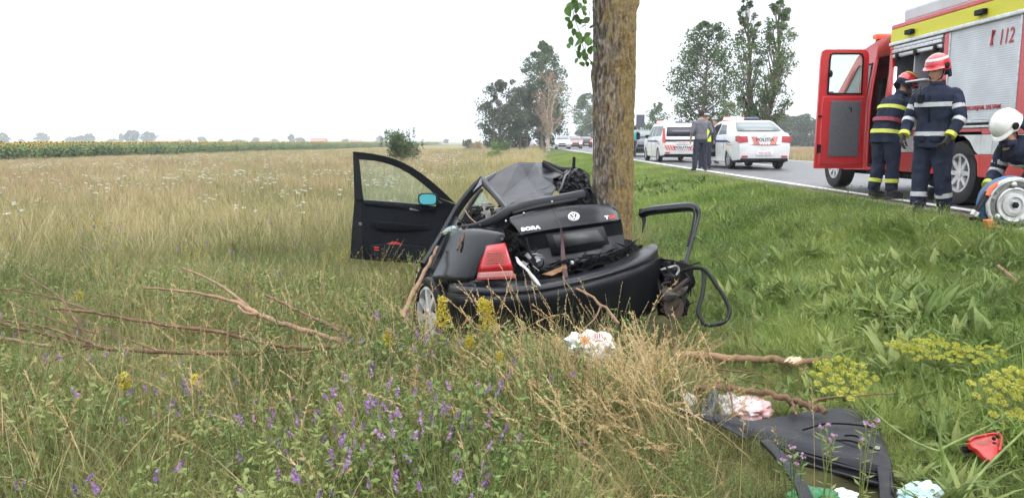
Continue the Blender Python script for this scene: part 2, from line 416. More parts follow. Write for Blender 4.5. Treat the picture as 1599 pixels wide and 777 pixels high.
# ================================================================== TREES
BARK = mat('bark_grey', (0.16, 0.125, 0.09), rough=0.95, var=0.4, vscale=6, bump=0.6, bscale=30)
BARKP = mat('bark_pale', (0.36, 0.29, 0.22), rough=0.95, var=0.3, vscale=5)
T_pop = leafmat('poplar_leaves', (0.045, 0.08, 0.026), (0.08, 0.13, 0.04), (0.13, 0.19, 0.065), scale=0.35, trans=0.3)
T_dark = leafmat('dark_leaves', (0.03, 0.045, 0.024), (0.05, 0.07, 0.035), (0.08, 0.105, 0.05), scale=0.3, trans=0.2)
T_light = leafmat('bright_leaves', (0.07, 0.13, 0.03), (0.12, 0.20, 0.045), (0.17, 0.26, 0.07), scale=0.5, trans=0.35)
T_blue = leafmat('far_leaves', (0.022, 0.042, 0.028), (0.035, 0.065, 0.038), (0.055, 0.085, 0.045), scale=0.1, trans=0.2)
def leaves(mb, tn, c, r, n, ls, rr, mi=0):
    for _ in range(n):
        while True:
            q = Vector((rr.uniform(-1, 1), rr.uniform(-1, 1), rr.uniform(-1, 1)))
            if q.length <= 1: break
        p = Vector(c) + Vector((q.x * r[0], q.y * r[1], q.z * r[2]))
        nn = Vector((rr.gauss(0, 1), rr.gauss(0, 1), rr.gauss(0.6, 1))).normalized(); u = nn.orthogonal().normalized()
        u = (u * math.cos(rr.uniform(0, 6)) + nn.cross(u) * math.sin(rr.uniform(0, 6))).normalized(); v = nn.cross(u)
        s = ls * rr.uniform(.6, 1.4)
        mb.add([p - u * s, p + v * s * .6, p + u * s, p - v * s * .6], [(0, 1, 2, 3)], mi)
        tn.append(min(1, max(0, rr.gauss(0.5, .25))))
def tree(label, cat, base, h, prof, leafm, nleaf, ls, bark=BARK, tr=0.2, clumps=60, seed=1, stems=None, crown0=0.2, group=None, name='tree', bare=False, upward=0.5, clump_r=0.16):
    """prof(t)->crown radius at height fraction t; limbs run to each leaf clump"""
    rr = random.Random(seed); root = empty(name, base, 0, label, cat, group)
    t = MB(); stems = stems or [((0, 0), (rr.uniform(-.2, .2), rr.uniform(-.2, .2)))]
    axes = []
    for (b0, tp) in stems:
        pts = [Vector((b0[0] + (tp[0] - b0[0]) * k / 6 + (rr.gauss(0, .012 * h) if 0 < k else 0), b0[1] + (tp[1] - b0[1]) * k / 6 + (rr.gauss(0, .012 * h) if 0 < k else 0), h * .93 * k / 6)) for k in range(7)]
        pts[0].z = -0.15
        rad = [tr * (1.25 if k == 0 else (1 - k / 6.6)) for k in range(7)]
        t.tube(crom(pts, 3), [rad[min(6, i // 3)] + (rad[min(6, i // 3 + 1)] - rad[min(6, i // 3)]) * (i % 3) / 3 for i in range(19)], 8)
        axes.append(pts)
    def axis_at(z, k):
        pts = axes[k]; f = min(5.99, max(0, z / (h * .93) * 6)); i = int(f); return pts[i].lerp(pts[i + 1], f - i)
    c = MB(); tn = []
    for k in range(clumps):
        f = crown0 + (1 - crown0) * ((k + rr.random()) / clumps); z = f * h
        ai = rr.randrange(len(axes)); ax = axis_at(z * .98, ai); R_ = prof(f) * rr.uniform(0.25, 1.0) ** 0.6
        a = rr.uniform(0, 2 * PI); p = Vector((ax.x + math.cos(a) * R_, ax.y + math.sin(a) * R_, z))
        st = axis_at(max(h * crown0 * .6, z - R_ * upward - h * .05), ai)
        if R_ > .25 * prof(f) or bare:
            midp = st.lerp(p, .55) + Vector((0, 0, -0.06 * R_)) + Vector((rr.gauss(0, .04), rr.gauss(0, .04), 0)) * R_
            r0 = tr * .32 * (1 - f * .7) + .008
            t.tube([st, midp, p], [r0, r0 * .6, r0 * .18 + .004], 5, False)
            if bare:
                for _ in range(9):
                    q = st.lerp(p, rr.uniform(.3, 1)); e = q + Vector((rr.gauss(0, .3), rr.gauss(0, .3), rr.uniform(.3, 1))) * h * .09
                    t.tube([q, q.lerp(e, .5) + Vector((rr.gauss(0, .04), rr.gauss(0, .04), 0)), e], [r0 * .35 + .006, r0 * .2 + .006, .005], 3, False)
        cr_ = max(.12, prof(f) * 0.42 + h * 0.0) * rr.uniform(.6, 1.25)
        leaves(c, tn, p, (cr_, cr_, cr_ * .8), int(nleaf / clumps * rr.uniform(.5, 1.5)), ls, rr)
    t.build('trunk', bark, root, smooth=True, ang=60)
    if nleaf:
        o = c.build('crown', leafm, root, fix=False); tint(o, tn)
    return root
def bush(label, cat, base, h, r, leafm, nleaf, ls, seed=1, name='bush', group=None, stems=9, ragged=1.0):
    rr = random.Random(seed); root = empty(name, base, 0, label, cat, group); t = MB(); c = MB(); tn = []
    for k in range(stems):
        a = rr.uniform(0, 2 * PI); q = r * rr.uniform(.2, 1) ; hh = h * rr.uniform(.6, 1.0) * (1 - .25 * q / r)
        top = Vector((math.cos(a) * q, math.sin(a) * q, hh))
        pts = [Vector((top.x * .08, top.y * .08, -.05)), Vector((top.x * .4, top.y * .4, hh * .45)), top]
        t.tube(pts, [.03 * h / 2 + .006, .018 * h / 2 + .004, .005], 5, False)
        for j in range(8):
            f = .25 + .75 * (j + rr.random()) / 8; p = pts[1].lerp(top, (f - .3) / .7) if f > .3 else pts[0].lerp(pts[1], f)
            sc = (1.15 - f) * ragged
            leaves(c, tn, p + Vector((rr.gauss(0, .12), rr.gauss(0, .12), 0)) * r, (r * .42 * sc, r * .42 * sc, h * .14), nleaf // (stems * 8), ls, rr)
    t.build('stem', BARK, root); o = c.build('foliage', leafm, root, fix=False); tint(o, tn); return root
def gp(x, y, dz=0): return (x, y, gz(x, y) + dz)

# --- the big poplar the car hit
root = empty('poplar_tree', (0.885, 7.0, gz(0.95, 7.0)), 0, 'thick lichen covered poplar trunk with the wreck wrapped against its foot', 'tree')
def bark_big():
    m = bpy.data.materials.new('furrowed_bark'); m.use_nodes = True; t = m.node_tree; b = t.nodes['Principled BSDF']; N = t.nodes.new; L = t.links.new
    b.inputs['Roughness'].default_value = .95; b.inputs['Specular IOR Level'].default_value = .15
    tcn = N('ShaderNodeTexCoord'); mpn = N('ShaderNodeMapping'); mpn.inputs['Scale'].default_value = (1, 1, .42); L(tcn.outputs['Object'], mpn.inputs[0])
    n1 = N('ShaderNodeTexNoise'); n1.inputs['Scale'].default_value = 46; n1.inputs['Detail'].default_value = 8; L(mpn.outputs[0], n1.inputs[0])
    c1 = N('ShaderNodeValToRGB'); c1.color_ramp.elements[0].position = .36; c1.color_ramp.elements[0].color = (.06, .05, .042, 1); c1.color_ramp.elements[1].position = .68; c1.color_ramp.elements[1].color = (.36, .32, .28, 1)
    q = c1.color_ramp.elements.new(.5); q.color = (.18, .155, .13, 1)
    L(n1.outputs[0], c1.inputs[0])
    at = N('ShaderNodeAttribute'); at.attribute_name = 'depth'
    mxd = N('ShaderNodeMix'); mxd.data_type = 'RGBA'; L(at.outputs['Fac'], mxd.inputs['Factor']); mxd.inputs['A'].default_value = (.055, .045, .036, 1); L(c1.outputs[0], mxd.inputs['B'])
    # lichen: ochre crust on the weather side, proud parts only
    n2 = N('ShaderNodeTexNoise'); n2.inputs['Scale'].default_value = 8; n2.inputs['Detail'].default_value = 7; n2.inputs['Roughness'].default_value = .7; mp2 = N('ShaderNodeMapping'); mp2.inputs['Scale'].default_value = (1, 1, .5); L(tcn.outputs['Object'], mp2.inputs[0]); L(mp2.outputs[0], n2.inputs[0])
    n3 = N('ShaderNodeTexNoise'); n3.inputs['Scale'].default_value = 45; n3.inputs['Detail'].default_value = 4; L(tcn.outputs['Object'], n3.inputs[0])
    sp = N('ShaderNodeSeparateXYZ'); L(tcn.outputs['Object'], sp.inputs[0])
    def mth(op, a, b_=None, v=0.0):
        k = N('ShaderNodeMath'); k.operation = op; L(a, k.inputs[0])
        if b_ is not None: L(b_, k.inputs[1])
        else: k.inputs[1].default_value = v
        return k.outputs[0]
    side = mth('MULTIPLY', sp.outputs[0], v=1.7)
    n2b = mth('MULTIPLY', n2.outputs[0], v=1.8); s = mth('ADD', n2b, side); s2 = mth('MULTIPLY', n3.outputs[0], v=.45); s = mth('ADD', s, s2); s3 = mth('MULTIPLY', at.outputs['Fac'], v=.16); s = mth('ADD', s, s3)
    mr_ = N('ShaderNodeMapRange'); mr_.inputs['From Min'].default_value = 1.02; mr_.inputs['From Max'].default_value = 1.42; L(s, mr_.inputs[0])
    # no lichen at the pale foot
    ft = N('ShaderNodeMapRange'); ft.inputs['From Min'].default_value = .30; ft.inputs['From Max'].default_value = .55; L(sp.outputs[2], ft.inputs[0])
    fm = mth('MULTIPLY', mr_.outputs[0], ft.outputs[0]); fm = mth('MULTIPLY', fm, v=.80)
    lc = N('ShaderNodeValToRGB'); lc.color_ramp.elements[0].position = .35; lc.color_ramp.elements[0].color = (.13, .095, .04, 1); lc.color_ramp.elements[1].position = .7; lc.color_ramp.elements[1].color = (.30, .205, .07, 1); L(n3.outputs[0], lc.inputs[0])
    mx = N('ShaderNodeMix'); mx.data_type = 'RGBA'; L(fm, mx.inputs['Factor']); L(mxd.outputs['Result'], mx.inputs['A']); L(lc.outputs[0], mx.inputs['B']); L(mx.outputs['Result'], b.inputs['Base Color'])
    bp = N('ShaderNodeBump'); bp.inputs['Strength'].default_value = .7; bp.inputs['Distance'].default_value = .012; L(n1.outputs[0], bp.inputs['Height']); L(bp.outputs[0], b.inputs['Normal'])
    return m
BIG = bark_big()
NA, NZ = 260, 420; H = 4.3; vs = []; dep = []
for j in range(NZ):
    z = -0.25 + (H + .25) * j / (NZ - 1)
    base_r = 0.164 + 0.012 * sm(1.2, 2.6, z) + 0.06 * math.exp(-max(0, z) / .16) + .025 * math.exp(-max(0, z) / .6)
    ox = 0.012 * math.sin(z * 1.1) - 0.004; oy = .01 * math.sin(z * .8)
    for i in range(NA):
        a = 2 * PI * i / NA
        wv = 0.35 * noise.noise(Vector((math.cos(a) * 1.6, math.sin(a) * 1.6, z * 2.2)))
        q = Vector((math.cos(a + wv * .5) * 5.0, math.sin(a + wv * .5) * 5.0, z * 6.0))
        n1 = 1 - abs(noise.noise(q)) * 2.2
        n2 = 1 - abs(noise.noise(Vector((q.x * 2.3, q.y * 2.3, q.z * 2.1)))) * 2
        n3 = noise.noise(Vector((math.cos(a) * 12, math.sin(a) * 12, z * 30)))
        n4 = noise.noise(Vector((math.cos(a) * 26, math.sin(a) * 26, z * 55)))
        d = min(n1, .8) * .55 + n2 * .3 + n3 * .22
        root_l = (math.cos(a * 5 + 1) * .5 + .5) * .07 * math.exp(-max(0, z) / .2)
        bump_ = 0.03 * math.exp(-((z - 2.52) / .06) ** 2 - ((a if a < PI else a - 2 * PI) / .25) ** 2) + .02 * math.exp(-((z - 1.9) / .08) ** 2 - ((a - PI) / .3) ** 2)
        r = base_r + .020 * d + n4 * .003 + root_l + bump_ + .010 * noise.noise(Vector((math.cos(a), math.sin(a), z * 1.5)))
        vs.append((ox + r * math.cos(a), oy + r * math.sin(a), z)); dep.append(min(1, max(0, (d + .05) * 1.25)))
me = bpy.data.meshes.new('trunk'); me.from_pydata(vs, [], [(j * NA + i, j * NA + (i + 1) % NA, (j + 1) * NA + (i + 1) % NA, (j + 1) * NA + i) for j in range(NZ - 1) for i in range(NA)])
a_ = me.attributes.new('depth', 'FLOAT', 'POINT'); a_.data.foreach_set('value', dep); me.polygons.foreach_set('use_smooth', [True] * len(me.polygons))
link('trunk', me, BIG, root)
# upper crown far above the frame: limbs and foliage
mb = MB(); rr = random.Random(5); c = MB(); tn = []
for k in range(9):
    a = k * 2.4; z0 = 4.0 + .12 * k; e = Vector((math.cos(a) * 1.6, math.sin(a) * 1.6, z0 + 2.6 + rr.random()))
    mb.tube([(0, 0, z0 - .3), (math.cos(a) * .5, math.sin(a) * .5, z0 + .8), e], [.10, .06, .02], 8)
    leaves(c, tn, e, (.8, .8, 1.0), 260, .06, rr)
mb.tube([(0, 0, 4.2), (.05, 0, 6), (0, .1, 8.5)], [.185, .13, .03], 12); leaves(c, tn, (0, 0, 7.5), (1.2, 1.2, 1.8), 900, .06, rr)
mb.build('limb', BARK, root, smooth=True); o = c.build('crown', T_pop, root, fix=False); tint(o, tn)
# leafy shoot on the left of the trunk: every leaf is a part
LEAFM = leafmat('poplar_leaf_near', (0.06, 0.12, 0.03), (0.10, 0.19, 0.045), (0.14, 0.25, 0.06), scale=9, trans=0.45)
tw = MB(); D = 6.85
shoot = [P(932, 98, D), P(922, 95, D), P(912, 78, D - .03), P(905, 50, D - .02), P(897, 28, D), P(893, 0, D), P(890, -40, D)]
tw.tube(crom(shoot, 4), [.004] * 8 + [.003] * 17, 6)
tw.tube(crom([P(931, 75, D), P(921, 83, D), P(911, 92, D)], 4), .0025, 5)
tw.tube(crom([P(914, 78, D), P(915, 55, D), P(913, 20, D), P(911, -20, D)], 4), .0022, 5)
inv_root = root
o = tw.build('twig', BARK, root, inv=True)
lm = bpy.data.meshes.new('leaf'); pr = []
for k in range(13):
    a = 2 * PI * k / 13; rr_ = 1.0 if k else 1.25; pr.append((math.sin(a) * .8 * (1 - .25 * max(0, math.cos(a))), math.cos(a) * 1.0 + (.25 if k == 0 else 0), .10 * math.cos(2 * a)))
lm.from_pydata([(0, 0, 0)] + pr, [], [(0, i + 1, (i + 1) % 13 + 1) for i in range(13)]); lm.materials.append(LEAFM)
spots = [(889, 8, 5), (904, 10, 6), (887, 18, 7), (900, 16, 5), (913, 3, 4), (922, 9, 4), (896, 29, 6), (902, 30, 7), (890, 38, 6), (891, 41, 5), (915, 32, 6), (908, 43, 7), (924, 42, 4), (904, 56, 6), (892, 64, 6), (903, 66, 7), (919, 65, 8), (898, 75, 5), (905, 75, 6), (922, 78, 7), (928, 77, 4), (904, 86, 6), (914, 89, 6), (909, 100, 5), (917, 100, 4), (925, 99, 4), (913, 21, 4), (896, 2, 5), (907, 34, 4), (886, 30, 5), (899, 8, 6), (893, 12, 5), (912, 14, 5), (921, 20, 5), (917, 55, 5), (910, 62, 5), (896, 50, 5), (888, 72, 4), (911, 82, 5), (900, 95, 4)]
for (px, py, s) in spots:
    lo = bpy.data.objects.new('leaf', lm); COL.objects.link(lo); lo.parent = root
    lo.location = P(px, py, D + rr.uniform(-.06, .06)) - Vector(root.location); sc = s * D / F * 1.12
    lo.scale = (sc, sc, sc); lo.rotation_euler = (R(90) + rr.gauss(0, .6), rr.gauss(0, .5) + PI * (rr.random() < .75), rr.gauss(0, .6))

# --- roadside trees, left row
pop = lambda t: 3.0 * math.sin(PI * min(1, (t - .12) / .9)) ** .7 * (1.15 - .55 * t) if t > .12 else .3
tree('tall leafy poplar towering behind the bare tree left of the road', 'tree', gp(4.0, 108), 14.2, lambda t: 3.3 * math.sin(PI * min(1, max(.02, (t - .08) / .93))) ** .6 * (1.25 - .45 * t), T_pop, 15000, .13, tr=.3, clumps=110, seed=3)
tree('dark rounded tree beside the light green bush', 'tree', gp(-1.2, 104), 9.3, lambda t: 2.6 * math.sin(PI * min(1, max(.02, t * .96))) ** .5, T_dark, 7000, .14, tr=.22, clumps=60, seed=4, crown0=.1, stems=[((0, 0), (-.8, 0)), ((.7, 0), (.9, .2))])
tree('dark dense tree in the middle of the left group', 'tree', gp(1.5, 105), 8.6, lambda t: 2.4 * math.sin(PI * min(1, max(.02, t * .96))) ** .5, T_dark, 6000, .14, tr=.22, clumps=55, seed=5, crown0=.1, stems=[((-.3, 0), (-.6, 0)), ((.4, 0), (.8, .2))])
tree('low dark tree behind the foot of the bare tree', 'tree', gp(5.0, 112), 6.5, lambda t: 2.3 * math.sin(PI * min(1, max(.02, t * .96))) ** .5, T_dark, 4200, .14, tr=.15, clumps=40, seed=6, crown0=.08)
tree('greyish thin crowned tree sloping left of the group', 'tree', gp(-2.6, 110), 7.6, lambda t: 1.9 * math.sin(PI * min(1, max(.02, t * .96))) ** .5, T_dark, 3800, .13, tr=.15, clumps=40, seed=16, crown0=.1)
T_rust = leafmat('withered_leaves', (0.14, 0.075, 0.05), (0.24, 0.15, 0.10), scale=1, trans=.1)
tree('bare withered tree with pale trunk at the verge', 'tree', gp(3.85, 85), 8.2, lambda t: 2.1 * math.sin(PI * min(1, max(.02, (t - .1)))) ** .8, T_rust, 1500, .08, bark=BARKP, tr=.16, clumps=46, seed=7, crown0=.28, bare=True, upward=1.0, stems=[((0, 0), (-.1, 0)), ((.08, 0), (.9, .2))])
bush('light green round bush in front of the dark trees', 'bush', gp(-1.35, 90), 2.0, 1.3, T_light, 3600, .07, 8)
bush('small olive shrub in the tan grass', 'shrub', gp(-1.2, 62), 1.0, 0.9, T_light, 1800, .05, 9, name='shrub')
bush('green elder bush standing alone in the field behind the open car door', 'bush', gp(-6.3, 46), 2.6, 1.35, T_pop, 5200, .055, 10, stems=15, ragged=.8)
bush('small round bush at the end of the crop', 'bush', gp(-8.3, 150), 2.4, 1.5, T_pop, 1600, .12, 12)
bush('tan shrub beside the small round bush', 'shrub', gp(-6.4, 140), 1.9, 2.0, leafmat('tan_leaves', (.25, .19, .10), (.35, .27, .15), scale=1), 1200, .1, 13, name='shrub')
# --- beyond the near poplar and right row
tree('blue green poplar half hidden behind the big trunk', 'tree', gp(16.8, 180), 12.0, lambda t: 3.4 * math.sin(PI * min(1, max(.02, (t - .08) / .95))) ** .6, T_pop, 6500, .2, tr=.28, clumps=60, seed=20, crown0=.15)
tree('small feathery tree above the estate police car', 'tree', gp(20.2, 110), 6.6, lambda t: 1.9 * math.sin(PI * min(1, max(.02, (t - .05)))) ** .7 * (1.3 - .6 * t), T_pop, 3600, .11, tr=.14, clumps=50, seed=21, crown0=.2)
tree('dark bushy tree beyond the road sign', 'tree', gp(20.2, 125), 4.2, lambda t: 2.2 * math.sin(PI * min(1, max(.02, t * .96))) ** .5, T_dark, 2600, .12, tr=.14, clumps=40, seed=22, crown0=.1)
tree('broad poplar with loose crown right of the road', 'tree', gp(14.9, 62), 10.1, lambda t: 2.4 * math.sin(PI * min(1, max(.02, (t - .10) / .93))) ** .6 * (1.25 - .35 * t), T_pop, 12000, .095, tr=.2, clumps=95, seed=23, crown0=.2, clump_r=.1)
lomb = lambda t: 1.05 * math.sin(PI * min(1, max(.03, (t - .05) / .97))) ** .45
tree('left and slightly slimmer of the two tall narrow poplars', 'tree', gp(15.0, 49.5), 9.7, lambda t: .98 * math.sin(PI * min(1, max(.03, (t - .06) / .95))) ** .6, T_pop, 6500, .07, tr=.2, clumps=90, seed=24, crown0=.16, upward=2.2, stems=[((0, 0), (-.75, 0))])
tree('right and fuller of the two tall narrow poplars', 'tree', gp(15.5, 49), 9.9, lambda t: 1.15 * math.sin(PI * min(1, max(.03, (t - .06) / .95))) ** .6, T_pop, 9000, .07, tr=.22, clumps=105, seed=25, crown0=.16, upward=2.2, stems=[((0, 0), (.75, 0))])
tree('thin scrubby tree between the broad poplar and the narrow poplars', 'tree', gp(15.5, 56), 3.9, lambda t: 1.5 * math.sin(PI * min(1, max(.02, t * .96))) ** .6, T_pop, 2200, .07, tr=.08, clumps=36, seed=26, crown0=.2, bare=True)
# wood behind the field on the right: single trees
T_wood = leafmat('wood_leaves', (0.03, 0.055, 0.03), (0.05, 0.085, 0.04), (0.07, 0.11, 0.055), scale=.08, trans=.15)
proto = None
rw = random.Random(9)
ordn = ['first', 'second', 'third', 'fourth', 'fifth', 'sixth', 'seventh', 'eighth', 'ninth', 'tenth']
for k in range(10):
    y = rw.uniform(200, 222); x = 60 + k * 4.1 + rw.uniform(-1.2, 1.2)
    hh = rw.uniform(6.6, 9.2)
    if proto is None or k % 5 == 0:
        r = tree('x', 'tree', gp(x, y, -.2), 8.0, lambda t: 3.0 * math.sin(PI * min(1, max(.02, t * .96))) ** .45, T_wood, 3000, .3, tr=.2, clumps=50, seed=60 + k, crown0=.04)
        proto = r
    else:
        r = proto.copy(); COL.objects.link(r)
        for ch in proto.children:
            c_ = ch.copy(); COL.objects.link(c_); c_.parent = r
        r.location = gp(x, y, -.2); r.rotation_euler.z = rw.uniform(0, 6)
    r.scale = (1.45, 1.45, hh / 8)
    r['label'] = '%s tree from the left along the dark wood edge beyond the right field' % ordn[k]; r['category'] = 'tree'; r['group'] = 'trees of the wood edge beyond the field'
# horizon trees, left: (px centre, height px, width px, blueish?) on the far plain
hz = [(3, 14, 22, 'dark round tree cut by the left edge of the view'), (33, 5, 10, 'tiny pale tree right of the leftmost horizon tree'), (66, 14, 22, 'dark round tree second from the left on the horizon'), (112, 8, 20, 'low hedge like tree left of the pale blue horizon tree'), (126, 10, 20, 'green tree in the low horizon clump'), (140, 13, 16, 'pale blue tree rising from the low horizon clump'), (176, 5, 18, 'very low tree left of the tall blue horizon trees'), (190, 13, 9, 'narrow tree left of the tallest blue horizon tree'), (207, 18, 24, 'tallest blue grey tree on the left horizon'), (233, 16, 24, 'round grey green tree beside the long barn'), (293, 4, 14, 'low tree right of the long barn'), (315, 8, 14, 'small round blue tree alone on the horizon'), (345, 5, 8, 'tiny tree between two lone horizon trees'), (372, 4, 24, 'low hedge tree on the middle horizon'), (400, 7, 12, 'small dark tree over the sunflowers'), (429, 5, 11, 'low round tree left of the pointed horizon tree'), (455, 12, 11, 'pointed tree left of the red barn'), (468, 7, 16, 'low tree touching the red barn'), (540, 5, 14, 'low tree right of the red barn'), (594, 9, 15, 'blue green tree just left of the elder bush'), (697, 5, 9, 'tiny tree on the horizon right of the elder bush')]
protos = []
for k in range(3):
    pass
def hill_tree(px, hp, wp, lab, seed):
    d = 640.0 + (seed % 4) * 40; c = P(px, 221, d); hh = hp * d / F + 1.2; rad = wp * d / F / 2
    b = (c.x, d, gz(c.x, d) - .3)
    if len(protos) < 3:
        r = tree('x', 'tree', b, 10.0, lambda t: 4.2 * math.sin(PI * min(1, max(.02, t * .97))) ** .45, T_blue, 2600, .6, tr=.4, clumps=40, seed=seed + 100, crown0=.03); protos.append(r)
    else:
        p_ = protos[seed % 3]; r = p_.copy(); COL.objects.link(r)
        for ch in p_.children:
            c_ = ch.copy(); COL.objects.link(c_); c_.parent = r
        r.location = b; r.rotation_euler.z = seed
    s_ = rad / 5.0; r.scale = (s_, s_, hh / 10.0); r['label'] = lab; r['category'] = 'tree'; r['group'] = 'far trees on the horizon'
for i, (px, hp, wp, lab) in enumerate(hz): hill_tree(px, hp, wp, lab, i)
# far buildings
def barn(px, wpx, hpx, d, wallc, roofc, lab):
    c = P(px, 221, d); L_ = wpx * d / F; h = hpx * d / F + 1.2; root = empty('farm_building', (c.x, d, gz(c.x, d) - .2), 0, lab, 'farm building', 'far farm buildings on the horizon')
    mb = MB(); mb.box((-L_ / 2, -5, 0), (L_ / 2, 5, h * .5)); mb.build('wall', wallc, root)
    mb = MB(); mb.loft([[(x, -5.6, h * .5), (x, 0, h), (x, 5.6, h * .5)] for x in (-L_ / 2 - .3, L_ / 2 + .3)], True, True); mb.build('roof', roofc, root)
    mb = MB(); mb.box((-1.2, -5.06, 0), (1.2, -4.9, h * .38)); mb.build('door', mat('barn_door', (.12, .10, .09)), root)
Wc = mat('pale_render', (.5, .48, .44), .9); Rr = mat('red_roof', (.42, .12, .09), .8, var=.2); Rg = mat('grey_roof', (.30, .24, .22), .9, var=.2)
barn(263, 36, 5.5, 620, Rg, Rg, 'long low grey roofed barn on the left horizon')
barn(498, 22, 6.5, 600, Wc, Rr, 'farm building with bright red roof on the horizon')
barn(555, 17, 4.0, 640, Wc, Rr, 'smaller low red roofed building right of the other red roof')
barn(682, 24, 3.5, 660, Wc, Rg, 'low pale building just right of the elder bush on the horizon')

# ================================================================== THE WRECKED CAR
from mathutils.geometry import delaunay_2d_cdt
M_paint = mat('blue_black_paint', (0.006, 0.0075, 0.012), rough=0.30, spec=0.32, coat=0.12, dirt=(0.013, 0.013, 0.014), drough=.5, dscale=5, dlo=.48, dhi=.9, bump=.05, bscale=9)
M_bump = mat('bumper_paint', (0.005, 0.006, 0.009), rough=0.36, spec=0.26, coat=0.04, dirt=(0.012, 0.012, 0.011), drough=.5, dscale=7, dlo=.5, dhi=.85)
M_blk = mat('black_plastic', (0.006, 0.006, 0.008), rough=0.6, spec=.22, var=.3, vscale=12, bump=.1, bscale=90)
M_rub = mat('black_rubber', (0.005, 0.005, 0.006), rough=0.5, spec=.25)
M_void = mat('dark_trim', (0.005, 0.005, 0.006), rough=0.85, spec=.1, var=.4, vscale=10)
M_trim = mat('door_trim_fabric', (0.008, 0.010, 0.014), rough=0.8, spec=.15, var=.25, vscale=30, bump=.2, bscale=200)
M_sil = mat('bright_metal', (0.55, 0.55, 0.56), rough=0.3, metal=0.9, var=.15, vscale=12)
M_steel = mat('torn_steel', (0.30, 0.30, 0.31), rough=0.5, metal=0.6, var=.5, vscale=14)
M_foil = mat('crumpled_liner', (0.025, 0.026, 0.03), rough=0.4, spec=.5, var=.6, vscale=12)
M_wht = mat('white_plastic', (0.5, 0.51, 0.54), rough=0.5, var=.12, vscale=20)
M_red = mat('tail_red', (0.36, 0.009, 0.013), rough=0.2, coat=.3, bump=.3, bscale=60)
M_red2 = mat('tail_red_pale', (0.33, 0.12, 0.11), rough=0.25, coat=.3, bump=.4, bscale=120)
M_amb = mat('tail_amber', (0.36, 0.08, 0.04), rough=0.25, coat=.3)
M_drk = mat('dark_red_strip', (0.035, 0.007, 0.008), rough=0.45, var=.3)
ROOT_W = Vector((0.2, 6.6, 0.05))
wr = empty('wrecked_car', ROOT_W, 0, 'crushed black saloon with open front door wrapped around the big tree trunk', 'car')
def pw(q): return P(*q)
def sheet(name, rows, m, parent=wr, th=.008, sub=1, smooth=True, crisp=False):
    mb = MB(); mb.loft([[pw(q) for q in r] for r in rows], False, False)
    o = mb.build(name, m, parent, inv=(parent is wr), smooth=smooth, ang=40)
    if sub:
        subsurf(o, sub)
        if crisp: o.modifiers['u'].subdivision_type = 'SIMPLE'
    if th: solid(o, th, 0)
    if crisp:
        b = o.modifiers.new('b', 'BEVEL'); b.width = .005; b.segments = 2; b.limit_method = 'ANGLE'; b.angle_limit = R(22)
        fold(o, .008, .22)
    return o
def wb(mb, name, m, parent=wr, **k):
    o = mb.build(name, m, parent, **k)
    if parent is wr: o.matrix_parent_inverse = Matrix.Translation(-ROOT_W)
    return o
def rowq(ds, *pts): return [(x, y, d) for (x, y), d in zip(pts, ds)]
# rear bumper
bd = [5.70, 5.50, 5.36, 5.27, 5.25, 5.28, 5.35, 5.44, 5.58, 5.76, 5.95]
A = [(704, 437), (713, 438), (740, 438), (800, 439), (850, 438), (900, 428), (950, 416), (984, 398), (1006, 385), (1018, 382), (1014, 381)]
B = [(700, 446), (711, 449), (740, 451), (800, 452), (850, 448), (900, 437), (950, 425), (990, 411), (1018, 397), (1029, 390), (1025, 386)]
C1 = [(698, 455), (710, 459), (740, 461), (800, 460), (850, 455), (900, 444), (950, 431), (990, 418), (1020, 406), (1031, 401), (1027, 397)]
C2 = [(698, 458), (710, 463), (740, 465), (800, 464), (850, 459), (900, 448), (950, 435), (990, 422), (1020, 410), (1031, 405), (1027, 401)]
D_ = [(697, 480), (709, 488), (741, 494), (800, 497), (850, 494), (900, 486), (950, 476), (990, 466), (1021, 455), (1032, 448), (1029, 440)]
E_ = [(699, 502), (712, 512), (745, 522), (800, 528), (850, 528), (900, 522), (950, 512), (990, 500), (1019, 488), (1029, 480), (1028, 470)]
def addd(v): return [x + v for x in bd]
bump = sheet('rear_bumper', [rowq(addd(.16), *A), rowq(addd(.04), *[(x, y - 5) for x, y in B]), rowq(addd(0), *B), rowq(addd(-.012), *[(a, (b + c) / 2) for (a, b), (_, c) in zip(B, C1)]), rowq(addd(-.004), *C1)], M_paint, th=.006, sub=2)
sheet('bumper_skirt', [rowq(addd(.0), *C1), rowq(addd(-.03), *C2), rowq(addd(-.04), *[(a, b + 10) for a, b in C2]), rowq(addd(-.01), *D_), rowq(addd(.07), *E_)], M_bump, th=.006, sub=2)
mb = MB(); mb.tube([pw((x, y + 1.5, d - .012)) for (x, y), d in zip(C1, bd)], .004, 6); wb(mb, 'bumper_strip', M_rub, smooth=True)
# ledge inside the rear end and dark boot
mb = MB()
for k in range(9):
    a = rnd.uniform(845, 960); y = 432 - (a - 845) * .27 + rnd.uniform(-14, -3)
    mb.tube([P(a, y, 5.55), P(a + rnd.uniform(10, 45), y - rnd.uniform(0, 12), 5.7), P(a + rnd.uniform(40, 70), y - rnd.uniform(8, 20), 5.8)], rnd.uniform(.004, .010), 5)
wb(mb, 'wiring_harness', M_blk, smooth=True)
mb = MB(); mb.add([P(846, 428, 5.5), P(884, 413, 5.5), P(886, 419, 5.48), P(862, 430, 5.46)], [(0, 1, 2, 3)]); wb(solid and mb, 'broken_hardboard', mat('hardboard', (.20, .11, .05), .9, var=.3))
mb = MB(); mb.ball(P(893, 410, 5.6), .016); wb(mb, 'latch_cap', M_wht, smooth=True)
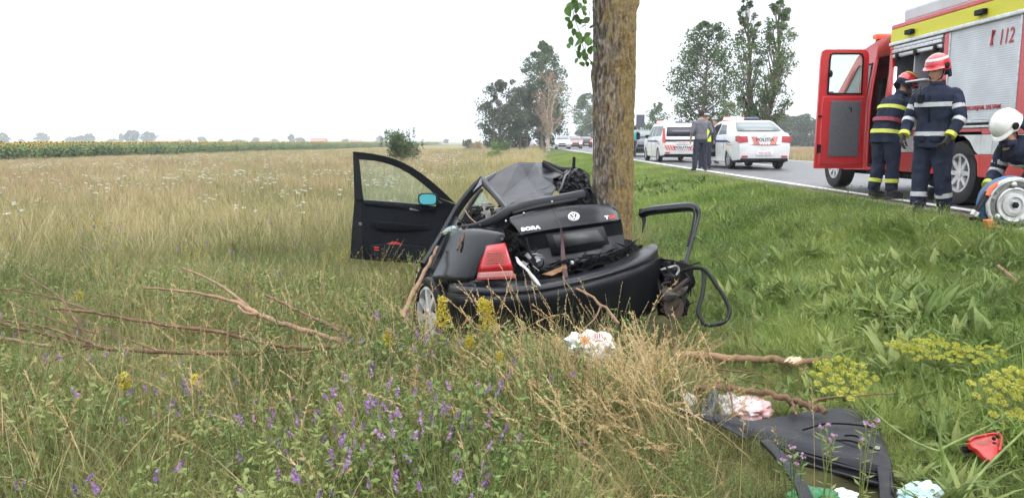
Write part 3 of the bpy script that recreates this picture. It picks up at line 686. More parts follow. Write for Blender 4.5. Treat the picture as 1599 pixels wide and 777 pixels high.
# left rear quarter panel with wheel arch
M_quart = mat('glossy_quarter_paint', (.004, .006, .009), rough=.18, spec=.2, dirt=(.010, .011, .011), drough=.4, dscale=3, dlo=.45, dhi=.95)
quarter = sheet('quarter_panel', [
    [(706, 357, 6.75), (722, 352, 6.5), (744, 352, 6.3), (766, 355, 6.15), (786, 359, 6.0)],
    [(701, 360, 6.30), (717, 356, 6.02), (740, 356, 5.78), (764, 359, 5.62), (788, 363, 5.53)],
    [(699, 364, 6.26), (715, 360, 5.98), (738, 360, 5.74), (762, 363, 5.59), (788, 368, 5.49)],
    [(693, 378, 6.24), (709, 374, 5.94), (732, 374, 5.69), (757, 377, 5.54), (787, 379, 5.44)],
    [(683, 402, 6.20), (702, 396, 5.90), (724, 397, 5.64), (745, 399, 5.50), (755, 391, 5.5)],
    [(672, 423, 6.16), (692, 417, 5.87), (714, 419, 5.58), (737, 421, 5.45), (748, 414, 5.46)],
    [(664, 440, 6.10), (682, 434, 5.84), (706, 440, 5.55), (733, 440, 5.42), (743, 438, 5.44)]], M_quart, th=.006, sub=1)
sheet('rear_wing_corner', [[(694, 441, 5.80), (706, 439, 5.62), (722, 438, 5.47), (744, 437, 5.42)], [(699, 455, 5.76), (709, 454, 5.57), (722, 453, 5.44), (744, 452, 5.38)], [(704, 478, 5.74), (711, 478, 5.60), (722, 478, 5.47), (744, 476, 5.42)]], M_quart, th=.006, sub=1)
mb = MB(); mb.tube(crom([P(652, 470, 6.05), P(655, 452, 6.05), P(664, 441, 6.02), P(676, 437, 5.98), P(688, 441, 5.9), P(697, 453, 5.82), P(702, 470, 5.77), P(706, 492, 5.74)], 4), .012, 6); wb(mb, 'wheel_arch', M_blk, smooth=True)
# inner wheel housing
mb = MB(); mb.add([P(652, 445, 6.4), P(690, 436, 6.3), P(712, 440, 6.1), P(712, 520, 6.1), P(650, 520, 6.4)], [(0, 1, 2, 3, 4)]); wb(mb, 'wheel_housing', M_void)
# tail lamp
tl = empty('tail_lamp', (0, 0, 0)); tl.parent = wr
def lamp(u, v, off=0.0):
    TL, TR, BR, BL = Vector((757, 384, 5.53)), Vector((789, 379, 5.40)), Vector((806, 434, 5.31)), Vector((742, 437, 5.42))
    a = TL.lerp(TR, u); b = BL.lerp(BR, u); q = a.lerp(b, v); bulge = .03 * math.sin(PI * u) + .012 * math.sin(PI * v)
    return P(q.x, q.y, q.z - bulge - off)
def lamppatch(name, v0, v1, m, off=0.0, u0=0.0, u1=1.0, n=10, k=4):
    mb = MB(); mb.loft([[lamp(u0 + (u1 - u0) * i / n, v0 + (v1 - v0) * j / k, off) for i in range(n + 1)] for j in range(k + 1)], False, False)
    o = mb.build(name, m, tl, smooth=True); solid(o, .006, 0); return o
tl.location = -ROOT_W
lamppatch('red_lens', 0, .78, M_red); lamppatch('pale_lens', .785, .965, M_red2, .002, .03, .97); lamppatch('lens_rim', .97, 1, M_red)
for k in range(6): lamppatch('lens_rib', .24 + k * .055, .255 + k * .055, M_amb, .007, .2, .82, k=1)
# boot lid
ld = [0, 0, .0, .01, .04, .08, .14]
L0 = [(797, 339), (830, 331), (864, 325), (900, 321), (933, 319.5), (953, 319.5), (959, 323)]
L1 = [(796, 342), (830, 334), (864, 327.5), (900, 324), (933, 322), (955, 322.5), (964, 329)]
L2 = [(813, 366), (835, 362), (864, 357), (900, 352), (935, 347.5), (955, 345), (969, 342)]
L3 = [(814, 370), (836, 366), (865, 361), (901, 356), (936, 351), (956, 348.5), (970, 346)]
L4 = [(824, 392), (844, 389), (868, 385), (903, 378), (937, 371), (958, 368), (973, 366)]
L5 = [(838, 424), (855, 420), (874, 416), (903, 409), (937, 401), (959, 395), (975, 389)]
def lr(b, rows): return [(x, y, b + o) for (x, y), o in zip(rows, ld)]
lid = sheet('boot_lid', [lr(6.04, L0), lr(5.90, L1), lr(5.885, [(a, b + 3) for a, b in L1]), lr(5.80, [((a + c) / 2, (b + d) / 2) for (a, b), (c, d) in zip(L1, L2)]), lr(5.715, L2), lr(5.735, L3), lr(5.76, L4), lr(5.70, L5), lr(5.74, [(a, b + 1) for a, b in L5])], M_paint, th=.010, sub=2, crisp=True)
sheet('plate_recess', [[(852, 365, 5.725), (900, 359, 5.725), (942, 353, 5.75)], [(862, 398, 5.70), (905, 391, 5.71), (952, 381, 5.74)]], mat('recess_paint', (.012, .013, .016), .5), parent=lid, th=.004, sub=0)
sheet('number_plate', [[(863, 367, 5.705), (900, 362.5, 5.705), (932, 358.5, 5.715)], [(871, 387, 5.69), (907, 381.5, 5.69), (944, 375, 5.705)]], mat('dull_plate', (.060, .060, .064), .5, var=.35, vscale=6), parent=lid, th=.004, sub=0)
def lidframe(px, py, d): return frame(P(px, py, d), P(px + 20, py - 2.6, d + .004) - P(px, py, d), P(px - 9, py - 20, d + .10) - P(px, py, d))
Mb = lidframe(896, 338.2, 5.795)
mb = MB(); r_ = .041
mb.loft([[Mb @ Vector((math.cos(2 * PI * k / 32) * (r_ + a), math.sin(2 * PI * k / 32) * (r_ + a), b)) for k in range(32)] for a, b in ((-.006, 0), (-.006, .006), (-.001, .008), (.002, .003), (.002, 0))], True, False)
def stroke(a, b, wd):
    a = Vector((*a, 0)); b = Vector((*b, 0)); t = (b - a).normalized(); n = Vector((-t.y, t.x, 0)) * wd / 2
    mb.prism([Mb @ (a - n), Mb @ (b - n), Mb @ (b + n), Mb @ (a + n)], Mb.to_3x3() @ Vector((0, 0, .006)))
stroke((-.014, .033), (-.001, .004), .006); stroke((.014, .033), (.001, .004), .006)
stroke((-.030, .018), (-.014, -.030), .006); stroke((-.014, -.030), (0, -.003), .006); stroke((0, -.003), (.014, -.030), .006); stroke((.014, -.030), (.030, .018), .006)
wb(mb, 'round_badge', mat('badge_chrome', (.78, .78, .78), .28, metal=.35), parent=lid)
mb = MB(); mb.lathe([(r_ - .004, -.002), (r_ - .004, .001)], 24, Mb); wb(mb, 'badge_disc', mat('badge_dark', (.05, .05, .055), .3), parent=lid)
mb = MB(); Mt = lidframe(828.5, 356.8, 5.735); text_mb(mb, 'BORA', .047, Mt, ext=.003, bold=.0022, sx=1.12); wb(mb, 'badge_lettering', mat('badge_white', (.8, .8, .8), .3, metal=.2), parent=lid, fix=False)
mb = MB(); Mt = lidframe(947.5, 339.8, 5.775); text_mb(mb, 'T', .044, Mt, ext=.003, bold=.002); wb(mb, 'badge_lettering', _mc['badge_white'], parent=lid, fix=False)
mb = MB(); Mt = lidframe(956, 339, 5.79); text_mb(mb, 'DI', .044, Mt, ext=.003, bold=.002); wb(mb, 'badge_lettering', mat('badge_red', (.5, .03, .03), .4), parent=lid, fix=False)
mb = MB(); pts = [P(876, 356, 5.69), P(878, 375, 5.68), P(879, 398, 5.63), P(881, 418, 5.50), P(884, 433, 5.38)]
mb.loft([[p + Vector((-w_, 0, 0)), p + Vector((w_, -.004, 0)), p + Vector((w_, .006, 0)), p + Vector((-w_, .01, 0))] for p, w_ in zip(pts, (.006, .010, .016, .018, .016))], True, True)
wb(mb, 'hanging_strip', M_drk, smooth=True)
mb = MB(); mb.tube(crom([P(864, 327, 5.88), P(868, 336, 5.83), P(873, 347, 5.76), P(877, 358, 5.70)], 4), .0025, 5); wb(mb, 'crack', M_drk)
# torn white plastic and twisted metal between lamp and lid
mb = MB(); pts = crom([P(806, 401, 5.36), P(813, 412, 5.31), P(822, 420, 5.28), P(832, 432, 5.25), P(842, 446, 5.22)], 4)
mb.loft([[p + Vector((-w_, .004 * math.sin(i), w_ * .4)), p + Vector((0, -.008, .004 * math.sin(i * 2.1))), p + Vector((w_, 0, -w_ * .4))] for i, (p, w_) in enumerate(zip(pts, [.005, .009, .013, .019, .022, .024, .022, .024, .02, .016, .015, .018, .019, .02, .019, .016, .009]))], False, False)
o = wb(mb, 'torn_white_strip', M_wht, smooth=True); solid(o, .006)
mb = MB()
for k in range(26):
    c = P(rnd.uniform(795, 842), rnd.uniform(362, 432), rnd.uniform(5.45, 5.9)); e = c + Vector((rnd.gauss(0, .05), rnd.gauss(0, .05), rnd.gauss(0, .07)))
    mb.tube([c, c.lerp(e, .5) + Vector((rnd.gauss(0, .015), 0, rnd.gauss(0, .015))), e], rnd.uniform(.003, .010), 5)
wb(mb, 'torn_seal', M_rub, smooth=True)
mb = MB()
for k in range(7):
    c = P(rnd.uniform(818, 846), rnd.uniform(395, 425), 5.48); u = Vector((rnd.gauss(0, 1), rnd.gauss(0, .4), rnd.gauss(0, 1))).normalized() * .03; v = Vector((rnd.gauss(0, 1), .3, rnd.gauss(0, 1))).normalized() * .025
    mb.add([c - u, c + v, c + u, c - v], [(0, 1, 2), (0, 2, 3)])
solid(wb(mb, 'metal_scrap', M_steel), .004)
# crushed roof: creased facets
def facets(name, m, outline, inner, parent=wr, th=.006, sub=0, jag=0.0, jagd=0.0, smooth=False, seed=3):
    q = [Vector((p[0], p[1])) for p in outline + inner]; n = len(outline)
    r = delaunay_2d_cdt(q, [(i, (i + 1) % n) for i in range(n)], [], 1, 0.01)
    d_ = {}
    al = outline + inner; vs = []
    for k, v in enumerate(r[0]):
        src = r[3][k][0] if r[3][k] else 0
        vs.append(P(v.x, v.y, al[src][2]))
    mb = MB(); mb.add(vs, [tuple(f) for f in r[2]]); o = wb(mb, name, m, parent=parent, smooth=smooth)
    if sub:
        me = o.data; bm = bmesh.new(); bm.from_mesh(me)
        bmesh.ops.subdivide_edges(bm, edges=bm.edges, cuts=sub, use_grid_fill=True)
        for v in bm.verts: v.co += v.normal * (noise.noise(v.co * jag + Vector((seed, 0, 0))) * jagd)
        bm.to_mesh(me); bm.free()
    if th: solid(o, th)
    return o
M_roof = mat('creased_roof_paint', (0.006, 0.008, 0.013), rough=0.38, spec=.28, coat=.05, dirt=(0.014, 0.014, 0.017), drough=.5, dscale=4, dlo=.4, dhi=.8)
RV = dict(A=(755, 280, 7.32), A2=(780, 267.5, 7.55), B=(810, 253.7, 7.74), C=(835, 254.2, 7.72), C2=(850, 254.5, 7.74), D=(870, 264, 7.6), D2=(883, 273.5, 7.25), E=(864, 279, 6.98), E2=(864, 288, 6.92), Fq=(869, 296, 6.82), G=(859, 310, 6.56), G2=(826, 317.5, 6.42), H=(794, 327.5, 6.34), H2=(773, 302, 6.95), Pq=(784, 307, 6.9), Q=(838, 299, 6.90), Rv=(823, 276, 7.50), S_=(846, 276, 7.25))
RT = [('A', 'A2', 'Pq'), ('A2', 'B', 'Pq'), ('B', 'Rv', 'Pq'), ('B', 'C', 'Rv'), ('C', 'S_', 'Rv'), ('Rv', 'Q', 'Pq'), ('Rv', 'S_', 'Q'), ('C', 'C2', 'S_'), ('C2', 'D', 'S_'), ('D', 'D2', 'E'), ('D', 'E', 'S_'), ('E', 'E2', 'S_'), ('S_', 'E2', 'Q'), ('E2', 'Fq', 'Q'), ('Fq', 'G', 'Q'), ('Pq', 'Q', 'G2'), ('Q', 'G', 'G2'), ('Pq', 'G2', 'H'), ('A', 'Pq', 'H2'), ('H2', 'Pq', 'H')]
ks = list(RV); mb = MB(); mb.add([P(*RV[k]) for k in ks], [tuple(ks.index(q_) for q_ in t_) for t_ in RT]); o = wb(mb, 'roof', M_roof)
bm = bmesh.new(); bm.from_mesh(o.data); bmesh.ops.recalc_face_normals(bm, faces=bm.faces); bmesh.ops.subdivide_edges(bm, edges=bm.edges, cuts=5, use_grid_fill=True)
for v in bm.verts:
    n1 = noise.noise(v.co * 3.5); n2 = abs(noise.noise(v.co * 9 + Vector((4, 0, 0))))
    low = sm(7.0, 6.6, v.co.y); v.co += v.normal * (n1 * .010 - n2 * (.006 + .03 * low))
bm.to_mesh(o.data); bm.free(); o.data.polygons.foreach_set('use_smooth', [True] * len(o.data.polygons)); o.data.set_sharp_from_angle(angle=R(13)); solid(o, .006)
mb = MB()
for q_ in (('A', 'Pq'), ('B', 'Pq')): pass
facets('boot_floor', M_void, [(742, 438, 5.58), (800, 437, 5.48), (850, 436, 5.46), (900, 426, 5.48), (950, 414, 5.55), (985, 397, 5.65), (1005, 386, 5.85), (990, 379, 6.3), (965, 372, 6.4), (940, 352, 6.5), (870, 350, 6.5), (800, 352, 6.4), (775, 372, 6.1), (758, 400, 5.9)], [(800, 420, 6.1), (850, 415, 6.1), (900, 405, 6.1), (950, 395, 6.15), (830, 390, 6.3), (900, 380, 6.35)], sub=6, jag=14, jagd=.05)
mb = MB()
for k in range(46):
    a = rnd.uniform(838, 992); y0_ = 434 - (a - 838) * .27; c = P(a, y0_ + rnd.uniform(-16, 1), rnd.uniform(5.52, 5.8)); u = Vector((rnd.gauss(.8, .3), rnd.gauss(.1, .3), rnd.gauss(.15, .25))).normalized() * rnd.uniform(.02, .09); v = Vector((0, -.2, 1)).normalized() * rnd.uniform(.004, .014)
    mb.add([c - u, c + v, c + u, c - v], [(0, 1, 2), (0, 2, 3)])
solid(wb(mb, 'broken_lining', M_blk), .006)
# body side above window, rear glass corner, pillars
def beam(name, pts, wd, dp, m=M_paint, parent=wr, n=8):
    mb = MB(); mb.tube([pw(q) for q in pts], wd, n, flat=dp); return wb(mb, name, m, parent=parent, smooth=True)
beam('door_pillar', crom([(754, 281, 7.3), (736, 299, 7.2), (715, 326, 7.05), (696, 360, 6.85), (676, 394, 6.6), (662, 416, 6.45)], 4), [.030] * 21, 1.5)
beam('inner_window_frame', crom([(752, 296, 7.1), (738, 314, 7.0), (726, 332, 6.8), (717, 350, 6.55)], 3), .020, 1.0, M_rub)
beam('rear_pillar', crom([(753, 282, 7.25), (768, 298, 7.0), (781, 313, 6.7), (795, 330, 6.35)], 4), .028, 1.3)
beam('window_sill', [(735, 324, 6.9), (755, 322, 6.9), (772, 322, 6.85)], .012, 1.0, M_rub)
facets('bent_roof_edge', mat('scraped_paint', (.20, .21, .23), .5, metal=.3, var=.4), [(738, 300, 7.18), (744, 292, 7.18), (750, 280, 7.2), (762, 275, 7.3), (775, 268, 7.5), (770, 273, 7.42), (757, 281, 7.25), (752, 288, 7.15), (745, 294, 7.15)], [], th=.01)
mb = MB(); mb.add([P(733, 323, 6.98), P(751, 298, 7.08), P(769, 321, 6.9)], [(0, 1, 2)]); wb(mb, 'side_window', glassmat('car_glass', (.62, .78, .74), .2))
sheet('rear_door_skin', [[(714, 330, 7.02), (720, 346, 6.7), (718, 356, 6.4)], [(696, 362, 6.85), (703, 366, 6.6), (700, 370, 6.45)], [(678, 394, 6.6), (688, 392, 6.5), (690, 396, 6.35)], [(660, 418, 6.45), (668, 424, 6.35), (676, 426, 6.2)]], M_bump, sub=1)
sheet('sill', [[(650, 424, 6.6), (662, 416, 6.45), (680, 420, 6.2)], [(648, 450, 6.6), (655, 450, 6.4), (668, 450, 6.3)]], M_void, sub=0)
sheet('quarter_glass', [[(690, 364, 6.55), (698, 354, 6.55), (712, 351, 6.4)], [(688, 368, 6.5), (702, 366, 6.4), (716, 358, 6.3)]], mat('teal_glass', (.05, .09, .09), .08, coat=1), sub=1)
# crushed interior behind roof and lid
facets('crushed_interior', M_void, [(716, 356, 6.3), (735, 330, 6.75), (770, 321, 6.75), (795, 326, 6.5), (860, 311, 6.75), (905, 300, 6.75), (928, 305, 6.7), (940, 330, 6.5), (870, 340, 6.35), (800, 350, 6.3), (788, 366, 6.2), (750, 360, 6.2)], [(760, 342, 6.5), (800, 338, 6.55), (850, 328, 6.6), (900, 320, 6.6)], sub=5, jag=9, jagd=.06)
mb = MB()
for k in range(34):
    a = rnd.uniform(722, 795); c = P(a, rnd.uniform(324, 352) , rnd.uniform(6.25, 6.6)); u = Vector((rnd.gauss(.6, .5), rnd.gauss(0, .3), rnd.gauss(.3, .5))).normalized() * rnd.uniform(.03, .11)
    v = u.cross(Vector((rnd.gauss(0, .3), 1, rnd.gauss(0, .3)))).normalized() * rnd.uniform(.005, .02); mb.add([c - u, c + v, c + u, c - v], [(0, 1, 2), (0, 2, 3)])
solid(wb(mb, 'torn_trim', [M_blk]), .006)
mb = MB()
for k in range(10):
    a = rnd.uniform(752, 792); c = P(a, rnd.uniform(319, 336), rnd.uniform(6.2, 6.35)); u = Vector((rnd.gauss(.6, .5), rnd.gauss(0, .3), rnd.gauss(.3, .5))).normalized() * rnd.uniform(.02, .055)
    v = u.cross(Vector((rnd.gauss(0, .3), 1, rnd.gauss(0, .3)))).normalized() * rnd.uniform(.008, .025); mb.add([c - u, c + v + Vector((0, -.01, 0)), c + u, c - v], [(0, 1, 2), (0, 2, 3)])
solid(wb(mb, 'torn_pale_lining', mat('pale_lining', (.36, .35, .32), .8, var=.4)), .004)
# window shelf / bent black rail above the lid
beam('bent_rail', crom([(722, 355, 5.98), (745, 352, 5.95), (775, 341, 5.95), (800, 326, 5.98), (830, 318.5, 6.05), (861, 313, 6.15), (912, 303, 6.3)], 5), [.012 + .012 * sm(0, 12, i) for i in range(31)], 1.6)
beam('bent_rail', crom([(800, 333, 5.95), (835, 324, 6.0), (862, 319, 6.05), (900, 312, 6.2)], 4), .016, 1.0, M_rub)
mb = MB()
for q in ((862, 315, 6.08), (818, 333, 5.9), (790, 345, 5.88)): mb.ball(pw(q), .009, 8, 5)
wb(mb, 'bolt', M_sil, smooth=True)
facets('torn_shelf_cover', mat('grey_cover', (.10, .095, .10), .7, var=.3), [(795, 328, 6.3), (822, 314, 6.3), (826, 318, 6.25), (848, 314, 6.3), (858, 310, 6.32), (850, 317, 6.2), (820, 322, 6.15), (800, 332, 6.1)], [(812, 322, 6.2)], sub=2, jag=12, jagd=.012)
# headrest post, roof rail, crumpled liner against the trunk
beam('belt_post', [(895.5, 266, 7.1), (896.5, 245, 7.1)], .020, .7, M_blk)
beam('roof_rail', crom([(848, 254, 7.62), (862, 259, 7.55), (876, 264, 7.4), (893, 265, 7.2), (899, 266, 7.1)], 3), .018, 1.4, M_rub)
beam('roof_rail', crom([(850, 257, 7.5), (868, 268, 7.4), (884, 275, 7.2), (893, 270, 7.1)], 3), .020, 1.4, M_rub)
facets('dark_gap', M_void, [(863, 279, 7.05), (883, 274, 7.1), (892, 268, 7.05), (884, 285, 6.85), (875, 298, 6.8), (866, 297, 6.85)], [(876, 284, 7.1)], sub=2, jag=8, jagd=.02)
mb = MB(); rows = []
for j in range(27):
    row = []
    for i in range(27):
        u = i / 26 * 2 - 1; v = j / 26 * 2 - 1; s = math.sqrt(max(0, 1 - (v * .92) ** 2)); px_ = 897 + 27 * u * s + 1.5 * math.sin(v * 7); py_ = 292 + 28 * v + 2 * math.sin(u * 6)
        q = Vector((u * 1.6, v * 1.6, 4)); d = 6.72 - .10 * math.sqrt(max(0, 1 - (u * s) ** 2 * .8 - v * v * .8)) - .085 * abs(noise.noise(q)) - .07 * abs(noise.noise(q * 2.3)) + .03 * noise.noise(q * 5)
        row.append(P(px_, py_, d))
    rows.append(row)
mb.loft(rows, False, False); wb(mb, 'crumpled_liner', M_foil, smooth=False)
beam('liner_edge', crom([(872, 300, 6.62), (877, 292, 6.6), (880, 282, 6.6), (884, 273, 6.62), (892, 267, 6.66), (902, 265, 6.7), (915, 272, 6.72)], 4), .009, 1.0, mat('grey_edge', (.16, .16, .165), .5))
mb = MB(); Mr = frame(P(916, 305, 6.5), (1, .3, 0), (0, -.2, 1))
mb.tube([Mr @ Vector((.045 * math.cos(t * PI / 8), .062 * math.sin(t * PI / 8), 0)) for t in range(17)], .012, 6); wb(mb, 'hose_ring', M_rub, smooth=True)
# torn right side
facets('crushed_right_side', M_void, [(1024, 400, 6.0), (1040, 404, 5.9), (1062, 408, 5.85), (1080, 418, 5.8), (1082, 440, 5.75), (1078, 470, 5.7), (1074, 492, 5.65), (1050, 498, 5.6), (1026, 492, 5.7)], [(1045, 430, 5.62), (1062, 450, 5.58), (1040, 465, 5.6), (1066, 478, 5.62), (1052, 415, 5.75)], sub=5, jag=11, jagd=.07)
mb = MB()
for k in range(30):
    c = P(rnd.uniform(1030, 1078), rnd.uniform(412, 486), rnd.uniform(5.45, 5.65)); u = Vector((rnd.gauss(0, .6), rnd.gauss(0, .3), rnd.gauss(.3, 1))).normalized() * rnd.uniform(.02, .09)
    v = u.cross(Vector((rnd.gauss(0, .3), 1, rnd.gauss(0, .3)))).normalized() * rnd.uniform(.005, .022); mb.add([c - u, c + v, c + u, c - v], [(0, 1, 2), (0, 2, 3)])
solid(wb(mb, 'torn_panel_scrap', M_blk), .006)
mb = MB(); mb.tube([P(1040, 440, 5.46) + Vector((.030 * math.cos(t * .9), .030 * math.sin(t * .9), -.0065 * t)) for t in range(34)], .006, 5); wb(mb, 'coil_spring', mat('rusty_steel', (.045, .028, .02), .8, var=.4), smooth=True)
mb = MB(); mb.tube(crom([P(1030, 470, 5.5), P(1050, 455, 5.42), P(1074, 436, 5.45)], 4), .014, 7); wb(mb, 'bent_arm', mat('rusty_steel', (.045, .028, .02), .8, var=.4), smooth=True)
facets('torn_liner', mat('liner_brown', (.05, .042, .035), .8, var=.5), [(1034, 448, 5.44), (1052, 452, 5.40), (1072, 446, 5.44), (1066, 462, 5.42), (1048, 470, 5.40), (1036, 462, 5.42)], [(1052, 460, 5.36)], sub=3, jag=16, jagd=.03)
mb = MB(); mb.lathe([(.05, -.006), (.085, -.006), (.085, .006), (.05, .006)], 20, frame(P(1052, 480, 5.45), (1, .5, .1), (0, .2, 1))); wb(mb, 'brake_disc', mat('rusty_steel', (.045, .028, .02), .8, var=.4), smooth=True, ang=40)
for q_ in (((1036, 430), (1058, 441)), ((1062, 470), (1044, 492)), ((1070, 425), (1078, 462))):
    mb = MB(); mb.tube(crom([P(*q_[0], 5.44), P((q_[0][0] + q_[1][0]) / 2 + 5, (q_[0][1] + q_[1][1]) / 2 - 3, 5.40), P(*q_[1], 5.46)], 5), .005, 5); wb(mb, 'torn_cable', M_rub, smooth=True)
beam('door_latch', crom([(1032, 421, 5.5), (1044, 418, 5.47), (1056, 415, 5.48), (1060, 422, 5.48), (1054, 430, 5.47), (1046, 424, 5.47)], 3), .008, 1.0, M_steel)
beam('black_strap', [(1028, 404, 5.85), (1050, 407, 5.7), (1078, 414, 5.65), (1093, 409, 5.65)], .007, 1, M_rub)
mb = MB(); pts = crom([P(1002, 334, 6.5), P(1016, 329, 6.42), P(1050, 325, 6.3), P(1078, 323, 6.2), P(1089, 327, 6.15), P(1090, 338, 6.12), P(1084, 362, 6.05), P(1077, 386, 5.95), P(1070, 412, 5.82)], 4)
wd = [.038] * 14 + [.034, .028, .024, .022, .019, .018] + [.017] * 13; mb.tube(pts, wd, 8, flat=1.0)
mb.tube([P(1002, 326, 6.5), P(1006, 345, 6.48), P(1003, 364, 6.45)], [.026, .016, .004], 6)
wb(mb, 'bent_door_frame', M_paint, smooth=True)
mb = MB(); mb.tube(crom([P(1004, 331, 6.45), P(1040, 327, 6.29), P(1074, 324.5, 6.17), P(1084, 329, 6.1), P(1082, 350, 6.04), P(1074, 384, 5.9)], 4), .009, 6); wb(mb, 'frame_seal', M_rub, smooth=True)
mb = MB(); mb.tube(crom([P(1066, 424, 5.7), P(1080, 419, 5.66), P(1096, 419, 5.6), P(1106, 427, 5.56), P(1118, 444, 5.5), P(1130, 462, 5.42), P(1139, 485, 5.34), P(1130, 503, 5.28), P(1103, 507, 5.26), P(1096, 500, 5.28), P(1090, 487, 5.32), P(1096, 462, 5.42), P(1099, 440, 5.52), P(1098, 422, 5.6)], 4), .0145, 8)
wb(mb, 'rubber_seal_loop', M_rub, smooth=True)
# left rear wheel
def wheel_geo(parent, M, r, wd, spokes=5, rimr=.62, rim=M_sil, tyre=M_rub, inv=None, tread=True):
    t = MB(); prof = [(rimr * r, -wd / 2 * .8), (r * .86, -wd / 2), (r * .97, -wd / 2 * .86), (r, -wd / 2 * .55), (r, wd / 2 * .55), (r * .97, wd / 2 * .86), (r * .86, wd / 2), (rimr * r, wd / 2 * .8)]
    t.lathe(prof, 36, M, cap=False); o = t.build('tyre', tyre, parent, smooth=True, ang=50)
    k = MB(); k.lathe([(rimr * r * 1.02, -wd / 2 * .7), (rimr * r * 1.04, wd / 2 * .82), (rimr * r * .93, wd / 2 * .84), (rimr * r * .9, wd / 2 * .3)], 36, M, cap=False)
    dk = MB(); dk.lathe([(rimr * r * .9, wd / 2 * .33), (.02, wd / 2 * .36)], 24, M); dk.build('brake_plate', M_void, parent)
    for s in range(spokes):
        a = 2 * PI * s / spokes; c_, s_ = math.cos(a), math.sin(a)
        def q(rr_, tt, z): return M @ Vector((c_ * rr_ - s_ * tt, s_ * rr_ + c_ * tt, z))
        k.loft([[q(r * .1, -.09 * r, wd * .36), q(r * .1, .09 * r, wd * .36), q(r * .1, .09 * r, wd * .2), q(r * .1, -.09 * r, wd * .2)], [q(rimr * r * .97, -.05 * r, wd * .40), q(rimr * r * .97, .05 * r, wd * .40), q(rimr * r * .97, .05 * r, wd * .2), q(rimr * r * .97, -.05 * r, wd * .2)]], True, True)
    k.lathe([(.15 * r, wd * .2), (.14 * r, wd * .4), (.02, wd * .42)], 16, M)
    o2 = k.build('rim', rim, parent, smooth=True, ang=40)
    return o, o2
wh = empty('rear_wheel', (0, 0, 0)); wh.parent = wr; wh.location = -ROOT_W
Mw = frame(P(678, 489, 5.98), (math.sin(R(27)) * 1.0, -math.cos(R(27)), 0), (0.05, 0, 1))
if (Mw.to_3x3() @ Vector((0, 0, 1))).x > 0: Mw = frame(P(678, 489, 5.98), (-math.sin(R(27)), math.cos(R(27)), 0), (0.05, 0, 1))
wheel_geo(wh, Mw, .285, .15, 7, rimr=.72, rim=mat('dusty_alloy', (.66, .66, .67), .4, metal=.1, dirt=(.2, .18, .15), dscale=9))
# open front door
dr = empty('front_door', (0, 0, 0)); dr.parent = wr; dr.location = -ROOT_W
def dd(px_): return 8.15 - (712 - px_) / 164 * .22
def dp(q, o=0.0): return P(q[0], q[1], dd(q[0]) + o)
outer = [(551, 236.5), (566, 238), (582, 240), (600, 243.5), (616, 248), (630, 254), (645, 262), (660, 272), (674, 283), (690, 297), (712, 318)]
inner = [(561, 249), (572, 250), (585, 251), (599, 254), (612, 258), (624, 263), (637, 270), (650, 279), (661, 287.5), (672, 297), (683, 308)]
mb = MB(); mb.loft([[dp(o), dp(o, .05), dp(i, .05), dp(i, .01)] for o, i in zip(outer, inner)], True, True)
mb.loft([[dp((551, 236.5)), dp((551, 236.5), .05), dp((561, 249), .05), dp((561, 249))], [dp((553, 300)), dp((553, 300), .07), dp((566, 300), .05), dp((566, 300))], [dp((553, 312)), dp((553, 312), .08), dp((568, 312), .06), dp((568, 312))]], True, True)
mb.loft([[dp((683, 308)), dp((683, 308), .05), dp((714, 320), .05), dp((714, 320))], [dp((680, 324)), dp((680, 324), .06), dp((708, 334), .06), dp((708, 334))]], True, True)
wb(mb, 'window_frame', M_paint, parent=dr, smooth=True); 
def db(mb, name, m, **k):
    o = mb.build(name, m, dr, **k); return o
lower = [(553, 311), (600, 314), (650, 318), (683, 322), (709, 330), (704, 345), (690, 372), (672, 398), (661, 412), (600, 408.5), (546, 403.5), (549, 360)]
mb = MB(); mb.prism([dp(q, .03) for q in lower], (0, .05, 0)); db(mb, 'door_shell', M_paint, bevel=.012)
mb = MB(); mb.prism([dp(q, .0) for q in [(566, 312), (600, 314.5), (650, 318.5), (682, 322), (700, 328), (696, 345), (684, 372), (668, 398), (660, 407), (600, 402), (575, 400), (566, 380)]], (0, .04, 0)); db(mb, 'door_trim', M_trim, bevel=.015, seg=3)
mb = MB(); mb.loft([[dp((568, y), o) for y, o in ((313, -.01), (317, -.03), (321, -.005))], [dp((680, y), o) for y, o in ((323, -.01), (327, -.03), (331, -.005))]], False, False); db(mb, 'waist_rail', M_trim, smooth='full')
mb = MB(); mb.loft([[dp((x, y - h), 0), dp((x, y - h + 2), -a), dp((x, y + h), -a * .9), dp((x, y + h + 6), 0)] for x, y, h, a in ((578, 347, 2, .01), (592, 350, 5, .06), (620, 352, 5, .065), (648, 353, 3, .045), (672, 352, 2, .01))], True, True); db(mb, 'armrest', M_trim, smooth=True, ang=70)
mb = MB(); mb.prism([dp(q, -.05) for q in [(576, 384), (600, 381), (640, 383), (662, 386), (660, 406), (600, 402), (578, 400)]], (0, .06, 0)); db(mb, 'door_pocket', M_trim, bevel=.01)
mb = MB(); mb.prism([dp(q, -.015) for q in [(600, 382), (608, 379), (618, 377), (629, 382), (628, 386), (602, 385)]], (0, .02, 0)); db(mb, 'red_cloth', mat('red_cloth', (.5, .03, .03), .7), bevel=.004)
mb = MB(); mb.prism([dp(q, -.056) for q in [(584, 385), (592, 385.5), (592, 387.5), (584, 387)]], (0, .01, 0)); mb.prism([dp(q, -.056) for q in [(584, 389), (592, 389.5), (592, 391), (584, 390.5)]], (0, .01, 0)); db(mb, 'red_reflector', _mc['red_cloth'])
mb = MB(); mb.tube([dp((640, 326), -.02), dp((645, 327), -.03), dp((654, 328.5), -.02)], [.012, .008, .006], 6); db(mb, 'door_handle', M_sil, smooth=True)
